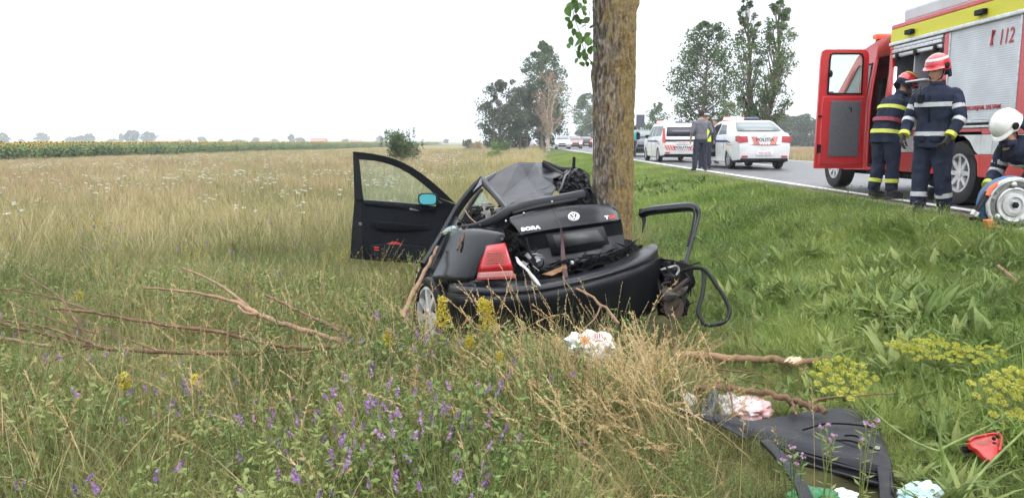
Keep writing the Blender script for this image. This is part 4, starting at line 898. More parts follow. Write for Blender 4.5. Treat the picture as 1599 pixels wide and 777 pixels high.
mb = MB(); mb.box(dp((560, 348), -.004), dp((565, 351), .03)); db(mb, 'door_latch', M_steel)
mb = MB(); mb.add([dp(q, .03) for q in inner] + [dp((681, 322), .03), dp((567, 313), .03)], [tuple(range(13))]); db(mb, 'door_glass', glassmat('door_glass', (.80, .90, .85), .12))
mb = MB(); Mm = frame(dp((668, 311), -.10), (1, 0, 0), (0, 0, 1))
pr = [(.098 * (abs(math.cos(t)) ** .55) * (1 if math.cos(t) > 0 else -1), .060 * (abs(math.sin(t)) ** .6) * (1 if math.sin(t) > 0 else -1)) for t in [2 * PI * k / 24 for k in range(24)]]
# housing lies beyond the glass, reflector towards the camera
mb.loft([[Mm @ Vector((x * s, y * s, -z)) for x, y in pr] for s, z in ((1, 0), (1.05, .02), (1.0, .06), (.7, .10), (.3, .12))], True, True)
o = db(mb, 'mirror', M_blk, smooth=True)
mb = MB(); mb.loft([[Mm @ Vector((x * s, y * s, z)) for x, y in pr] for s, z in ((.86, .001), (.86, .006))], True, True); db(mb, 'mirror_glass', mat('mirror_glass', (.10, .46, .54), .15, metal=.25), smooth=True)
mb = MB(); mb.tube([Mm @ Vector((.08, -.02, -.03)), Mm @ Vector((.14, -.05, -.02))], .02, 6); db(mb, 'mirror_arm', M_blk)
# bonnet and wings beyond the crushed cabin
mb = MB(); mb.loft([[(-.45, 8.1, .25), (-.47, 8.1, .62), (-.38, 8.1, .80), (.1, 8.15, .84), (.55, 8.2, .80), (.66, 8.2, .6), (.62, 8.2, .25)], [(-.42, 8.9, .25), (-.44, 8.9, .60), (-.34, 8.9, .76), (.12, 8.95, .80), (.56, 9, .76), (.68, 9, .58), (.64, 9, .25)], [(-.30, 9.6, .28), (-.32, 9.6, .52), (-.24, 9.6, .64), (.14, 9.68, .66), (.54, 9.66, .64), (.62, 9.64, .52), (.6, 9.62, .28)]], True, True)
wb(mb, 'bonnet', M_paint, smooth=True, bevel=.02)
mb = MB(); mb.loft([[(-.5, 6.3, .18), (-.5, 6.3, .55), (.75, 6.3, .60), (.75, 6.3, .2)], [(-.5, 8.1, .2), (-.48, 8.1, .62), (.6, 8.2, .62), (.6, 8.2, .2)]], True, True); wb(mb, 'floorpan', M_void)
mb = MB(); mb.loft([[(-.10, 7.0, .5), (-.12, 7.15, .95), (.25, 7.15, 1.0), (.25, 7.0, .5)], [(-.10, 7.3, .5), (-.12, 7.35, .95), (.25, 7.35, 1.0), (.25, 7.3, .5)]], True, True); wb(mb, 'seat', M_trim, bevel=.04)

for c_ in wr.children_recursive:
    if c_.name.split('.')[0] in ('torn_seal', 'torn_panel_scrap', 'torn_trim', 'metal_scrap', 'wiring_harness', 'torn_pale_lining', 'bolt', 'broken_lining'): c_['kind'] = 'stuff'

# ================================================================== VEHICLES
M_white = mat('white_paint', (0.62, 0.63, 0.64), rough=0.35, coat=.4, dirt=(.45, .44, .42), dscale=3, dlo=.5, dhi=.9)
M_tyre = mat('tyre', (0.014, 0.014, 0.015), rough=0.8, var=.3, vscale=30)
M_glassd = glassmat('tinted_glass', (.30, .36, .38), .55)
M_glassc = glassmat('clear_glass', (.75, .82, .84), .3)
M_lampr = mat('lamp_red', (0.38, 0.015, 0.02), rough=.2, coat=.6)
M_silver = mat('silver_paint', (.45, .46, .48), rough=.35, metal=.4)
M_alloy = mat('alloy', (.42, .43, .44), rough=.4, metal=.7)
M_redp = mat('fire_red', (0.50, 0.022, 0.028), rough=0.32, coat=.5, dirt=(.26, .05, .05), dscale=2.5, dlo=.5, dhi=.95)
M_int = mat('cabin_dark', (.018, .018, .02), rough=.8)
def shell(parent, outline, W, zs, ys, holes, m, name='body', bevel=.02):
    """closed body from a side outline (y,z); W(y,z) half width; holes = convex window/door openings [(points, sides)]"""
    bm = bmesh.new(); vs = [bm.verts.new((0, y, z)) for y, z in outline]; f = bm.faces.new(vs); out_n = len(outline)
    bmesh.ops.triangulate(bm, faces=[f])
    def cut(co, no):
        bmesh.ops.bisect_plane(bm, geom=bm.verts[:] + bm.edges[:] + bm.faces[:], plane_co=co, plane_no=no, dist=1e-5)
    for z in zs: cut((0, 0, z), (0, 0, 1))
    for y in ys: cut((0, y, 0), (0, 1, 0))
    for poly, _ in holes:
        for i in range(len(poly)):
            a = poly[i]; b = poly[(i + 1) % len(poly)]; cut((0, a[0], a[1]), (0, b[1] - a[1], -(b[0] - a[0])))
    def inside(y, z, poly):
        s = None
        for i in range(len(poly)):
            a = poly[i]; b = poly[(i + 1) % len(poly)]; c = (b[0] - a[0]) * (z - a[1]) - (b[1] - a[1]) * (y - a[0])
            if s is None: s = c > 0
            elif (c > 0) != s: return False
        return True
    bm.verts.ensure_lookup_table(); bm.verts.index_update()
    verts = [(v.co.y, v.co.z) for v in bm.verts]; faces = [tuple(v.index for v in f.verts) for f in bm.faces]
    bound = [tuple(v.index for v in e.verts) for e in bm.edges if len(e.link_faces) == 1]; bm.free()
    n = len(verts); V = [(-W(y, z), y, z) for y, z in verts] + [(W(y, z), y, z) for y, z in verts]; Fc = []
    for f in faces:
        cy = sum(verts[i][0] for i in f) / len(f); cz = sum(verts[i][1] for i in f) / len(f)
        hl = any(inside(cy, cz, p) and 'l' in s for p, s in holes); hr = any(inside(cy, cz, p) and 'r' in s for p, s in holes)
        if not hl: Fc.append(f)
        if not hr: Fc.append(tuple(i + n for i in reversed(f)))
    for a, b in bound: Fc.append((a, b, b + n, a + n))
    mb = MB(); mb.add(V, Fc); o = mb.build(name, m, parent, smooth=True, ang=28)
    solid(o, .02, -1) if holes else None
    return o
def sideglass(parent, poly, W, side, m=None, name='side_window', off=-.008):
    s = -1 if side == 'l' else 1
    mb = MB(); mb.add([(s * (W(y, z) + off), y, z) for y, z in poly], [tuple(range(len(poly)))]); o = mb.build(name, m or M_glassd, parent, fix=False); solid(o, .006); return o
def endpanel(parent, name, m, W, rows, off, fx=.86, ext=.012):
    """panel lying on the front/rear/top: rows of (y,z) with half-width factor"""
    mb = MB(); mb.loft([[Vector((x * W(y, z) * k, y, z)) + Vector(off) for x in (-1, -.6, 0, .6, 1)] for (y, z, k) in rows], False, False)
    o = mb.build(name, m, parent, smooth=True); solid(o, ext, 0); return o
def arch(yc, r, z0, n=9): return [(yc + r * math.cos(PI * k / n), max(z0, .30 + r * math.sin(PI * k / n) * 1.0)) for k in range(n + 1)]
def carwheel(root, x, y, r, wd, sp=6, rim=M_alloy, rimr=.64, name='wheel', steer=0):
    e = empty(name, (x, y, r)); e.parent = root; e.rotation_euler.z = steer
    M = frame((0, 0, 0), (0, 1 if x > 0 else -1, 0), (0, 0, 1))
    if (M.to_3x3() @ Vector((0, 0, 1))).x * x < 0: M = frame((0, 0, 0), (0, -1 if x > 0 else 1, 0), (0, 0, 1))
    wheel_geo(e, M, r, wd, sp, rimr, rim, M_tyre); return e
def carW(half, L, belt, top, zr, nose=.10):
    def W(y, z):
        a = max(0, (abs(y) - L * .33) / (L * .17)); k = 1 - nose * a * a
        if z < belt: k *= 1 - .05 * ((belt - .25 - z) / .6) ** 2 if z < belt - .25 else 1 - .01 * (z - belt + .25) / .25
        else: k *= .99 - (1 - top) * ((z - belt) / (zr - belt)) ** 1.1
        return half * k
    return W
def chevrons(root, y, z0, z1, x0, x1, W0, n, yfun, name='chevron_stripe'):
    red = mat('reflective_orange_red', (.62, .10, .05), .5)
    for s in (-1, 1):
        for k in range(n):
            xa = x0 + (x1 - x0) * k / n; w_ = (x1 - x0) / n * .55; sk = .10
            mb = MB(); pts = [(s * (xa), z1), (s * (xa + w_), z1), (s * (xa + w_ - sk), z0), (s * (xa - sk), z0)]
            mb.prism([(x, yfun(z) - .012, z) for x, z in pts], (0, .006, 0)); mb.build(name, red, root)
def saloon(label, loc, rz, paint, L=4.35, half=.865, H=1.52, police=True, door_open=True, lod=2, name='police_car', cat='police car', group=None, estate=False, lamps='rear'):
    root = empty(name, loc, rz, label, cat, group)
    h = L / 2; wy = (-h + .88, h - .82); r = .305
    if estate: top = [(-h + .04, .30), (-h, .50), (-h + .02, .80), (-h + .08, 1.02), (-h + .22, H - .14), (-h + .34, H - .03), (-h + .7, H), (.1, H), (.5, H - .06), (1.08, 1.08)]
    else: top = [(-h + .04, .30), (-h, .50), (-h + .02, .80), (-h + .06, 1.02), (-h + .14, 1.09), (-h + .52, 1.13), (-h + 1.12, H - .06), (-h + 1.4, H), (.15, H), (.5, H - .05), (1.08, 1.08)]
    top += [(1.75, .96), (h - .16, .80), (h - .01, .58), (h, .40), (h - .05, .24)]
    bot = [(wy[1] + .36, .24)] + arch(wy[1], .345, .24)[0:] + [(wy[1] - .36, .22), (wy[0] + .36, .22)] + arch(wy[0], .345, .24) + [(wy[0] - .36, .26)]
    W = carW(half, L, .98, .74 if not estate else .80, H)
    if estate:
        wins = [[(-h + .42, 1.08), (-h + .48, H - .16), (-.72, H - .13), (-.72, 1.06)], [(-.66, 1.06), (-.66, H - .13), (.02, H - .13), (.02, 1.05)], [(.08, 1.05), (.08, H - .13), (.42, H - .16), (.95, 1.06)]]
    else:
        wins = [[(-.98, 1.07), (-.84, 1.2), (-.6, H - .14), (-.12, H - .12), (-.12, 1.06)], [(-.05, 1.06), (-.05, H - .12), (.42, H - .15), (.93, 1.07)]]
    holes = [(w_, 'lr') for w_ in wins]
    dopen = [(-.02, .34), (-.02, H - .10), (.46, H - .12), (.98, 1.06), (1.0, .36)]
    if door_open: holes.append((dopen, 'l'))
    shell(root, top + bot, W, [.5, .72, .98, 1.1], [-h + .3, -h + .6, 0, h - .6, h - .3], holes, paint)
    for w_ in wins:
        for s in 'lr':
            if door_open and s == 'l' and w_ is wins[-1]: continue
            sideglass(root, w_, W, s)
    if lod: # rear and front screens
        if estate: endpanel(root, 'rear_window', mat('dark_screen', (.02, .02, .035), .3, coat=.1), W, [(-h + .10, 1.06, .86), (-h + .21, H - .18, .88)], (0, -.012, .002))
        else: endpanel(root, 'rear_window', mat('pale_screen', (.16, .19, .2), .3, coat=.15), W, [(-h + .56, 1.165, .90), (-h + 1.08, H - .085, .88)], (0, -.02, .022))
        endpanel(root, 'windscreen', mat('pale_screen', (.16, .19, .2), .3, coat=.15), W, [(1.04, 1.11, .9), (.54, H - .09, .9)], (0, .012, .012))
    for s in (-1, 1):
        for yc in wy: carwheel(root, s * (half - .10), yc, r, .19)
    mb = MB(); mb.box((-half * .86, -h + .25, .20), (half * .86, h - .3, .5)); mb.build('underbody', M_int, root)
    mb = MB(); mb.box((-half * .7, -.9, .5), (half * .7, -.35, 1.0)); mb.box((-half * .7, -1.0, .8), (half * .7, -.86, 1.22)); mb.build('rear_seat', M_int, root, bevel=.05)
    for s in (-1, 1):
        mb = MB(); mb.box((s * .38 - .24, .05, .45), (s * .38 + .24, .2, 1.15)); mb.box((s * .38 - .12, .02, 1.15), (s * .38 + .12, .12, 1.32)); mb.build('front_seat', M_int, root, bevel=.05)
        mb = MB(); mb.box((s * (half + .02) - .08, .86, 1.0), (s * (half + .02) + .10, .98, 1.14)); mb.build('mirror', M_blk if police else paint, root, bevel=.03)
        if estate:
            mb = MB(); mb.prism([(s * .70, -h - .004, .80), (s * .845, -h + .01, .80), (s * .80, -h + .17, 1.40), (s * .72, -h + .165, 1.40), (s * .70, -h + .05, 1.02)], (0, .06, 0)); mb.build('tail_lamp', M_lampr, root, bevel=.01)
        else:
            mb = MB(); mb.prism([(s * .52, -h - .006, .84), (s * .80, -h + .01, .80), (s * .80, -h + .02, 1.02), (s * .55, -h + .02, 1.02)], (0, .06, 0)); mb.prism([(s * .80, -h - .004, .80), (s * .868 - s * .02, -h + .26, .86), (s * .868 - s * .02, -h + .26, 1.02), (s * .80, -h + .01, 1.03)], (-s * .04, .02, 0)); mb.build('tail_lamp', M_lampr, root, bevel=.012)
        mb = MB(); mb.box((s * .62 - .09, -h - .012, .37), (s * .62 + .09, -h + .05, .42)); mb.build('reflector', M_lampr, root)
        mb = MB(); mb.prism([(s * .42, h - .05, .62), (s * .80, h - .14, .62), (s * .80, h - .22, .76), (s * .44, h - .10, .74)], (0, .04, 0)); mb.build('headlight', mat('headlight_glass', (.6, .62, .65), .1, coat=1), root, bevel=.01)
    mb = MB(); mb.box((-half * .86, -h + .01, .24), (half * .86, -h + .2, .34)); mb.build('bumper_valance', M_blk, root, bevel=.02)
    mb = MB(); mb.box((-half * .5, h - .06, .30), (half * .5, h + .012, .46)); mb.box((-half * .42, h - .08, .56), (half * .42, h - .0, .68)); mb.build('grille', M_blk, root, bevel=.01)
    mb = MB(); pz = .80 if estate else .50; py_ = -h - .006
    mb.box((-.26, py_ - .012, pz - .055), (.26, py_ + .03, pz + .055)); mb.build('number_plate', mat('plate_white', (.7, .7, .72), .4), root)
    mb = MB(); text_mb(mb, 'MAI 46702' if not estate else 'MAI 38614', .09, frame((0, py_ - .016, pz), (1, 0, 0), (0, 0, 1)), sx=.95); mb.build('plate_lettering', mat('plate_red', (.5, .08, .06), .5), root, fix=False)
    seam = mat('seam', (.05, .05, .05), .8)
    for s in (-1, 1): # door seams and handles
        for (a, b) in (((.0, .36), (.0, 1.0)), ((1.02, .34), (1.02, 1.0)), ((-.86, .62), (-.86, 1.0))):
            mb = MB(); mb.tube([(s * (W(a[0], z) + .001), a[0], z) for z in (a[1], .7, b[1])], .006, 4); mb.build('door_seam', seam, root)
        for y in (.12, -.74):
            mb = MB(); mb.box((s * (W(y, .9) + .0) - .012, y, .88), (s * (W(y, .9) + .02) + .012, y + .16, .915)); mb.build('door_handle', M_blk if estate else paint, root)
        if police:
            mb = MB(); mb.prism([(s * (W(-h + .9, .70) + .004), -h + .55, .80), (s * (W(-h + .9, .70) + .004), -h + 1.0, .90), (s * (W(0, .8) + .004), .9, .90), (s * (W(0, .8) + .004), .9, .84), (s * (W(0, .8) + .004), -h + 1.0, .82)], (s * .003, 0, 0)); mb.build('side_stripe', mat('stripe_blue', (.03, .06, .2), .5), root)
            mb = MB(); mb.prism([(s * (W(0, .8) + .003), -h + .45, .74), (s * (W(0, .8) + .003), -h + 1.05, .80), (s * (W(0, .8) + .003), -h + 1.05, .76), (s * (W(0, .8) + .003), -h + .6, .72)], (s * .003, 0, 0)); mb.build('side_stripe', mat('stripe_orange', (.6, .2, .03), .5), root)
    if estate:
        mb = MB(); mb.box((-half * .82, -h - .006, .86), (half * .82, -h + .05, .93)); mb.build('tailgate_handle_bar', M_blk, root, bevel=.008)
        yfun = lambda z: -h + .0; bz = (.50, .70); txz = .605; tw_ = .15
    else:
        yfun = lambda z: -h + .02 + (z - .8) * .16; bz = (.76, 1.0); txz = .90; tw_ = .155
        mb = MB(); mb.prism([(-.1, -h + .02, 1.04), (0, -h + .02, 1.055), (.1, -h + .02, 1.04), (0, -h + .015, 1.02)], (0, .02, 0)); mb.build('badge', M_alloy, root)
        mb = MB(); mb.tube([(-half * .8, -h + .03, .745), (0, -h - .004, .735), (half * .8, -h + .03, .745)], .006, 4); mb.build('boot_seam', seam, root)
    if police:
        chevrons(root, 0, bz[0], bz[1], .26 if not estate else .38, .44 if not estate else .80, W, 4, yfun)
        mb = MB()
        for k in range(9): mb.box((-.38 + k * .088, yfun(bz[0]) - .014, bz[0] - .01), (-.34 + k * .088, yfun(bz[0]) - .006, bz[0] + .02))
        mb.build('chevron_border', mat('reflective_orange_red', (.62, .10, .05), .5), root)
        mb = MB(); text_mb(mb, 'POLITIA', tw_, frame((0, yfun(txz) - .014, txz), (1, 0, 0), (0, 0.12, 1)), bold=.003, sx=1.0 if not estate else 1.3); mb.build('lettering', mat('letter_dark', (.06, .06, .07), .5), root, fix=False)
        lb = empty('light_bar', (0, .1 if not estate else .35, H)); lb.parent = root
        mb = MB(); mb.box((-.55, -.13, .0), (.55, .13, .035)); mb.build('light_bar_base', M_blk, lb, bevel=.01)
        def cap(x0, x1, m, nm): mb = MB(); mb.box((x0, -.14, .035), (x1, .14, .125)); mb.build(nm, m, lb, bevel=.03, seg=3)
        redon = mat('beacon_red_lit', (.8, .05, .05), .2, emit=(1, .16, .14), es=5); blueon = mat('beacon_blue_lit', (.05, .1, .8), .2, emit=(.25, .45, 1), es=6)
        blueoff = mat('beacon_blue_off', (.03, .05, .12), .15, coat=1); whi = mat('beacon_white_lit', (.8, .8, .8), .2, emit=(1, .85, .85), es=9)
        if estate: cap(-.55, -.30, redon, 'red_lamp'); cap(-.30, -.02, whi, 'flashing_lamp'); cap(-.02, .2, blueon, 'blue_lamp'); cap(.2, .55, blueoff, 'dark_lamp')
        else: cap(-.55, -.3, redon, 'red_lamp'); cap(-.3, -.06, whi, 'flashing_lamp'); cap(-.06, .06, redon, 'red_lamp'); cap(.06, .55, blueoff, 'dark_blue_lamp')
    if door_open:
        e = empty('open_front_door', (-W(1.0, .9), 1.0, 0)); e.parent = root; e.rotation_euler.z = R(-24)
        Z = lambda q: Vector((0, q[0] - 1.0, q[1])); tb = lambda z: .0 if z < .98 else .17 * (z - .98) / (H - .98)
        def zq(q, o=0): p = Z(q); p.x = tb(q[1]) + o; return p
        mb = MB(); mb.prism([zq(q) for q in [(1.0, .34), (0.0, .34), (0, .98), (1.0, .98)]], (.05, 0, 0)); mb.build('door_panel', paint, e, bevel=.01)
        mb = MB(); mb.prism([zq(q, .05) for q in [(.95, .40), (0.05, .40), (.05, .96), (.95, .96)]], (.02, 0, 0)); mb.build('door_trim', M_int, e)
        mb = MB(); mb.tube([zq(q, .02) for q in [(0, .98), (0, H - .11), (.44, H - .14), (.97, 1.05)]], .025, 6); mb.build('door_window_frame', M_rub, e, smooth=True)
        mb = MB(); mb.add([zq(q, .02) for q in [(0.02, .98), (0.02, H - .13), (.44, H - .16), (.93, 1.05), (.93, .98)]], [(0, 1, 2, 3, 4)]); mb.build('door_glass', M_glassc, e)
    if lamps == 'on':
        for s in (-1, 1):
            mb = MB(); mb.ball((s * .62, h - .04, .68), (.10, .06, .07)); mb.build('lit_headlight', mat('headlight_lit', (.9, .9, .85), .2, emit=(1, .96, .85), es=12), root, smooth=True)
    if lamps == 'brake':
        for s in (-1, 1):
            mb = MB(); mb.box((s * .64 - .13, -h - .02, .84), (s * .64 + .13, -h + .02, 1.0)); mb.build('lit_tail_lamp', mat('brake_lit', (.8, .05, .05), .3, emit=(1, .08, .08), es=5), root, bevel=.02)
    return root
saloon('white police saloon with raised boot chevrons, its front door standing open', (7.62, 26.45, ROAD_Z), R(3), M_white)
saloon('white police estate car further up the road with flashing blue and red light bar', (7.02, 35.1, ROAD_Z), R(1), M_white, L=4.45, H=1.62, estate=True, door_open=False)
carm = 'cars further up the road'
saloon('dark car with one lit headlight waiting behind the estate police car', (7.45, 47, ROAD_Z), PI, mat('dark_blue_paint', (.03, .035, .05), .3, coat=.5), police=False, door_open=False, name='car', cat='car', lamps='on', group=carm)
saloon('silver white car parked at the verge beside the bare tree', (5.9, 92, ROAD_Z), PI - .1, M_silver, police=False, door_open=False, name='car', cat='car', group=carm)
saloon('oncoming reddish car with both headlights lit', (7.6, 97, ROAD_Z), PI, mat('brownred_paint', (.25, .13, .12), .3, coat=.5), police=False, door_open=False, name='car', cat='car', lamps='on', group=carm)
saloon('dark car driving away with red tail lights lit', (10.3, 112, ROAD_Z), 0, mat('black_car_paint', (.03, .03, .035), .3, coat=.5), police=False, door_open=False, name='car', cat='car', lamps='brake', group=carm)
saloon('pale car standing among the dark trees left of the road', (1.6, 122, gz(1.6, 122)), R(80), M_silver, police=False, door_open=False, name='car', cat='car', group=carm)

# ------------------------------------------------------------------ fire engine
X0, X1, RZ = 5.95, 8.2, ROAD_Z
ft = empty('fire_engine', (7.05, 11.5, RZ), 0, 'red and white fire engine with roller shutters and open crew door', 'fire engine')
def fb(mb, name, m, parent=None, **k):
    o = mb.build(name, m, parent or ft, **k)
    if parent is None: o.matrix_parent_inverse = Matrix.Translation((-7.05, -11.5, -RZ))
    return o
def bx(name, m, a, b, bev=.006, parent=None, M=None): mb = MB(); mb.box(a, b, M=M); return fb(mb, name, m, parent, bevel=bev)
M_yel = mat('reflective_yellow', (.58, .55, .03), .5, dirt=(.45, .45, .1), dscale=5, dlo=.55, dhi=.9)
M_alu = mat('aluminium_slat', (.52, .55, .60), .5, metal=.1, var=.08, vscale=3)
M_alu2 = mat('aluminium_rail', (.55, .57, .6), .3, metal=.6, var=.15)
M_pan = mat('body_white', (.60, .62, .64), .4, coat=.3, dirt=(.36, .35, .33), dscale=3, dlo=.45, dhi=.85)
M_gry = mat('grey_panel', (.10, .105, .12), .6, var=.1)
YB0, YB1 = 7.9, 12.70
# side faces (left)
def arcpanel(name, m, y0, y1, z0, z1, yc, r, zc, x=X0, t=.04):
    pts = [(y1, z0), (y1, z1), (y0, z1), (y0, z0)]; n = 10; hit = []
    for k in range(n + 1):
        a = PI * k / n; y = yc - r * math.cos(a); z = zc + r * math.sin(a)
        hit.append((y, max(z0, min(z, z1))))
    poly = [(y0, z0)] + [h for h in hit if y0 < h[0] < y1] + [(y1, z0), (y1, z1)] + [(y0, z1)]
    mb = MB(); mb.prism([(x, y, z) for y, z in poly], (t, 0, 0)); return fb(mb, name, m)
WY, WR, WZ = 10.64, .55, 1.12
for (nm, m, z0, z1) in (('skirt_panel', M_redp, 1.10, 1.385), ('side_panel', M_pan, 1.39, 1.635), ('red_stripe_panel', M_redp, 1.64, 1.72)):
    for (ya, yb) in ((YB0, WY - WR), (WY + WR, YB1)):
        if nm == 'side_panel' and ya == YB0:
            bx(nm, m, (X0, ya, z0), (X0 + .04, 9.84, z1)); bx(nm, m, (X0, 9.85, z0), (X0 + .04, yb, z1))
        else: bx(nm, m, (X0, ya, z0), (X0 + .04, yb, z1))
arcpanel('wheel_arch_panel', M_redp, WY - WR, WY + WR, 1.10, 1.385, WY, WR - .02, WZ)
arcpanel('wheel_arch_panel', M_pan, WY - WR, WY + WR, 1.39, 1.635, WY, WR - .02, WZ)
bx('wheel_arch_panel', M_redp, (X0, WY - WR, 1.672), (X0 + .04, WY + WR, 1.72))
bx('ledge_rail', M_alu2, (X0 - .02, YB0, 1.723), (X0 + .05, 12.62, 1.755)); bx('ledge_rail', M_blk, (X0 - .005, 9.4, 1.757), (X0 + .05, 11.0, 1.785)); bx('ledge_rail', M_alu2, (X0 - .015, 9.45, 1.787), (X0 + .04, 11.0, 1.82))
bx('rear_corner_panel', M_redp, (X0 - .004, YB0, 1.757), (X0 + .06, 9.44, 3.02), .012)
bx('door_post', M_redp, (X0 - .002, 11.0, 1.757), (X0 + .06, 11.13, 3.02), .01); bx('door_post', M_redp, (X0 - .002, 12.60, 1.757), (X0 + .06, YB1, 3.02), .01)
bx('gutter_rail', M_alu2, (X0 - .03, YB0, 3.022), (X0 + .04, YB1, 3.075), .012)
bx('yellow_band', M_yel, (X0 - .002, YB0, 3.078), (X0 + .06, YB1, 3.275), .004); bx('roof_edge_panel', M_redp, (X0, YB0, 3.278), (X0 + .08, YB1, 3.345), .012)
bx('roof_gallery', mat('roof_aluminium', (.50, .51, .54), .5, metal=.3, var=.1, vscale=2), (X0 + .10, YB0, 3.348), (X1 - .10, 12.55, 3.58), .05)
bx('far_side_panel', M_redp, (X1 - .05, YB0, 1.1), (X1, YB1, 3.34)); bx('rear_panel', M_redp, (X0 + .06, YB0, 1.1), (X1 - .05, YB0 + .05, 3.34)); bx('roof_panel', M_alu, (X0 + .06, YB0 + .05, 3.28), (X1 - .05, YB1, 3.34))
bx('bulkhead', M_gry, (X0 + .06, YB1 - .06, 1.1), (X1 - .05, YB1 - .01, 3.28))
bx('body_core', M_void, (X0 + .9, YB0 + .1, 1.05), (X1 - .06, YB1 - .08, 3.2)); bx('body_core', M_void, (X0 + .1, YB0 + .1, 1.12), (X0 + .88, 11.05, 1.7) if False else (X0 + .88, 9.9, 1.7)); bx('compartment_divider', M_alu, (X0 + .06, 11.04, 1.76), (X0 + .9, 11.09, 3.2)); bx('compartment_floor', M_alu, (X0 + .05, 11.1, 1.70), (X0 + .9, 12.6, 1.75))
# marker lamps
for y in (12.05, 10.25): bx('marker_lamp', M_blk, (X0 - .07, y - .10, 3.13), (X0 - .004, y + .10, 3.20), .012)
# closed roller shutter: slats are a few pixels tall, one part
mb = MB(); ns = 42; prof = []
for k in range(ns):
    z = 1.825 + (3.02 - 1.825) * k / ns; dz = (3.02 - 1.825) / ns
    prof += [(0, z + .001), (-.0012, z + dz * .25), (-.0012, z + dz * .8), (0, z + dz * .97), (.0005, z + dz)]
mb.loft([[(X0 + .012 + x, y, z) for x, z in prof] for y in (9.47, 10.98)], False, False)
o = fb(mb, 'roller_shutter', M_alu, smooth=True, ang=50); o['kind'] = 'stuff'
bx('shutter_guide', M_alu2, (X0 - .008, 9.445, 1.82), (X0 + .03, 9.475, 3.02)); bx('shutter_guide', M_alu2, (X0 - .008, 10.975, 1.82), (X0 + .03, 10.998, 3.02))
redtxt = mat('letter_red', (.42, .03, .05), .5)
def sideM(y, z, x=X0 + .004): return Matrix(((0, 0, -1, x), (-1, 0, 0, y), (0, 1, 0, z), (0, 0, 0, 1)))
mb = MB(); text_mb(mb, '112', .255, sideM(9.75, 2.80), bold=.002, shear=.15, sx=.80, ext=.0008); fb(mb, 'emergency_number', redtxt, fix=False)
mb = MB(); mb.tube(crom([(X0 + .002, 10.0, 2.91), (X0 + .002, 10.025, 2.85), (X0 + .002, 10.035, 2.79), (X0 + .002, 10.03, 2.73)], 3), [.024, .022, .018, .014, .012, .012, .014, .018, .022, .024], 6); fb(mb, 'telephone_symbol', redtxt)
mb = MB(); text_mb(mb, 'PROTEJAM. SALVAM', .075, sideM(10.12, 1.975), bold=.001, sx=1.12, ext=.003); fb(mb, 'motto_lettering', redtxt, fix=False)
# raised shutter and equipment in the open compartment
for k, (z, dx) in enumerate(((2.86, -.02), (2.93, -.03), (2.99, -.01))): bx('raised_shutter', M_alu2, (X0 + dx, 11.16, z - .026), (X0 + .05, 12.58, z + .026), .01)
for y in (11.3, 11.85, 12.4): bx('shutter_catch', M_blk, (X0 - .05, y - .03, 2.80), (X0 + .02, y + .03, 2.88))
bx('shelf', M_alu2, (X0 + .05, 11.12, 2.30), (X0 + .85, 12.58, 2.33), .004); bx('divider', M_alu, (X0 + .1, 12.1, 1.75), (X0 + .85, 12.13, 2.95), .004)
bx('sliding_tray', M_alu2, (X0 - .20, 11.2, 2.40), (X0 + .3, 11.75, 2.425), .004)
bx('compartment_lamp', mat('strip_lamp', (.9, .92, .95), .4, emit=(.8, .9, 1), es=2.0), (X0 + .02, 12.54, 1.95), (X0 + .05, 12.57, 2.7), .004)
def equip(name, label, cat, m, geo, **k):
    mb = MB(); geo(mb); o = mb.build(name, m, None, **k); tag(o, label, cat); return o
equip('hose_coil', 'blue hose roll hanging in the open locker', 'hose', mat('blue_hose', (.03, .16, .34), .6), lambda mb: [mb.lathe([(.10, 0), (.16, 0), (.16, .07), (.10, .07)], 24, frame((X0 + .3, 11.78 + .0, 2.62), (0, 1, 0), (0, 0, 1)))], smooth=True)
equip('petrol_can', 'red canister on the locker shelf behind the standing firefighter', 'canister', mat('can_red', (.45, .03, .04), .45), lambda mb: [mb.box((X0 + .1, 11.35, 2.34), (X0 + .35, 11.65, 2.64)), mb.tube([(X0 + .22, 11.42, 2.64), (X0 + .22, 11.42, 2.70), (X0 + .22, 11.58, 2.70), (X0 + .22, 11.58, 2.64)], .014, 6)], bevel=.03)
equip('grey_pump_case', 'grey equipment case low in the open locker', 'case', mat('case_grey', (.22, .22, .23), .6, var=.3), lambda mb: [mb.box((X0 + .12, 11.75, 1.75), (X0 + .55, 12.08, 2.22)), mb.box((X0 + .09, 11.82, 1.9), (X0 + .12, 12.0, 2.05))], bevel=.03)
equip('air_cylinder', 'black breathing air cylinder in the open locker', 'air cylinder', M_blk, lambda mb: [mb.lathe([(.02, -.04), (.05, 0), (.085, .05), (.085, .45), (.06, .5), (.03, .52), (.03, .56)], 16, Matrix.Translation((X0 + .25, 11.5, 1.76)))], smooth=True)
# chassis, tanks, step
bx('chassis', M_void, (X0 + .35, 8.2, .98), (X1 - .35, 15.2, 1.09)); bx('tank', M_void, (X0 + .12, 11.45, .98), (X0 + .5, 12.6, 1.09), .03); bx('tool_box', M_void, (X0 + .08, 8.5, .86), (X0 + .5, 9.9, 1.09), .03); bx('step', M_blk, (X0 + .0, 12.75, 1.02), (X0 + .3, 13.3, 1.07))
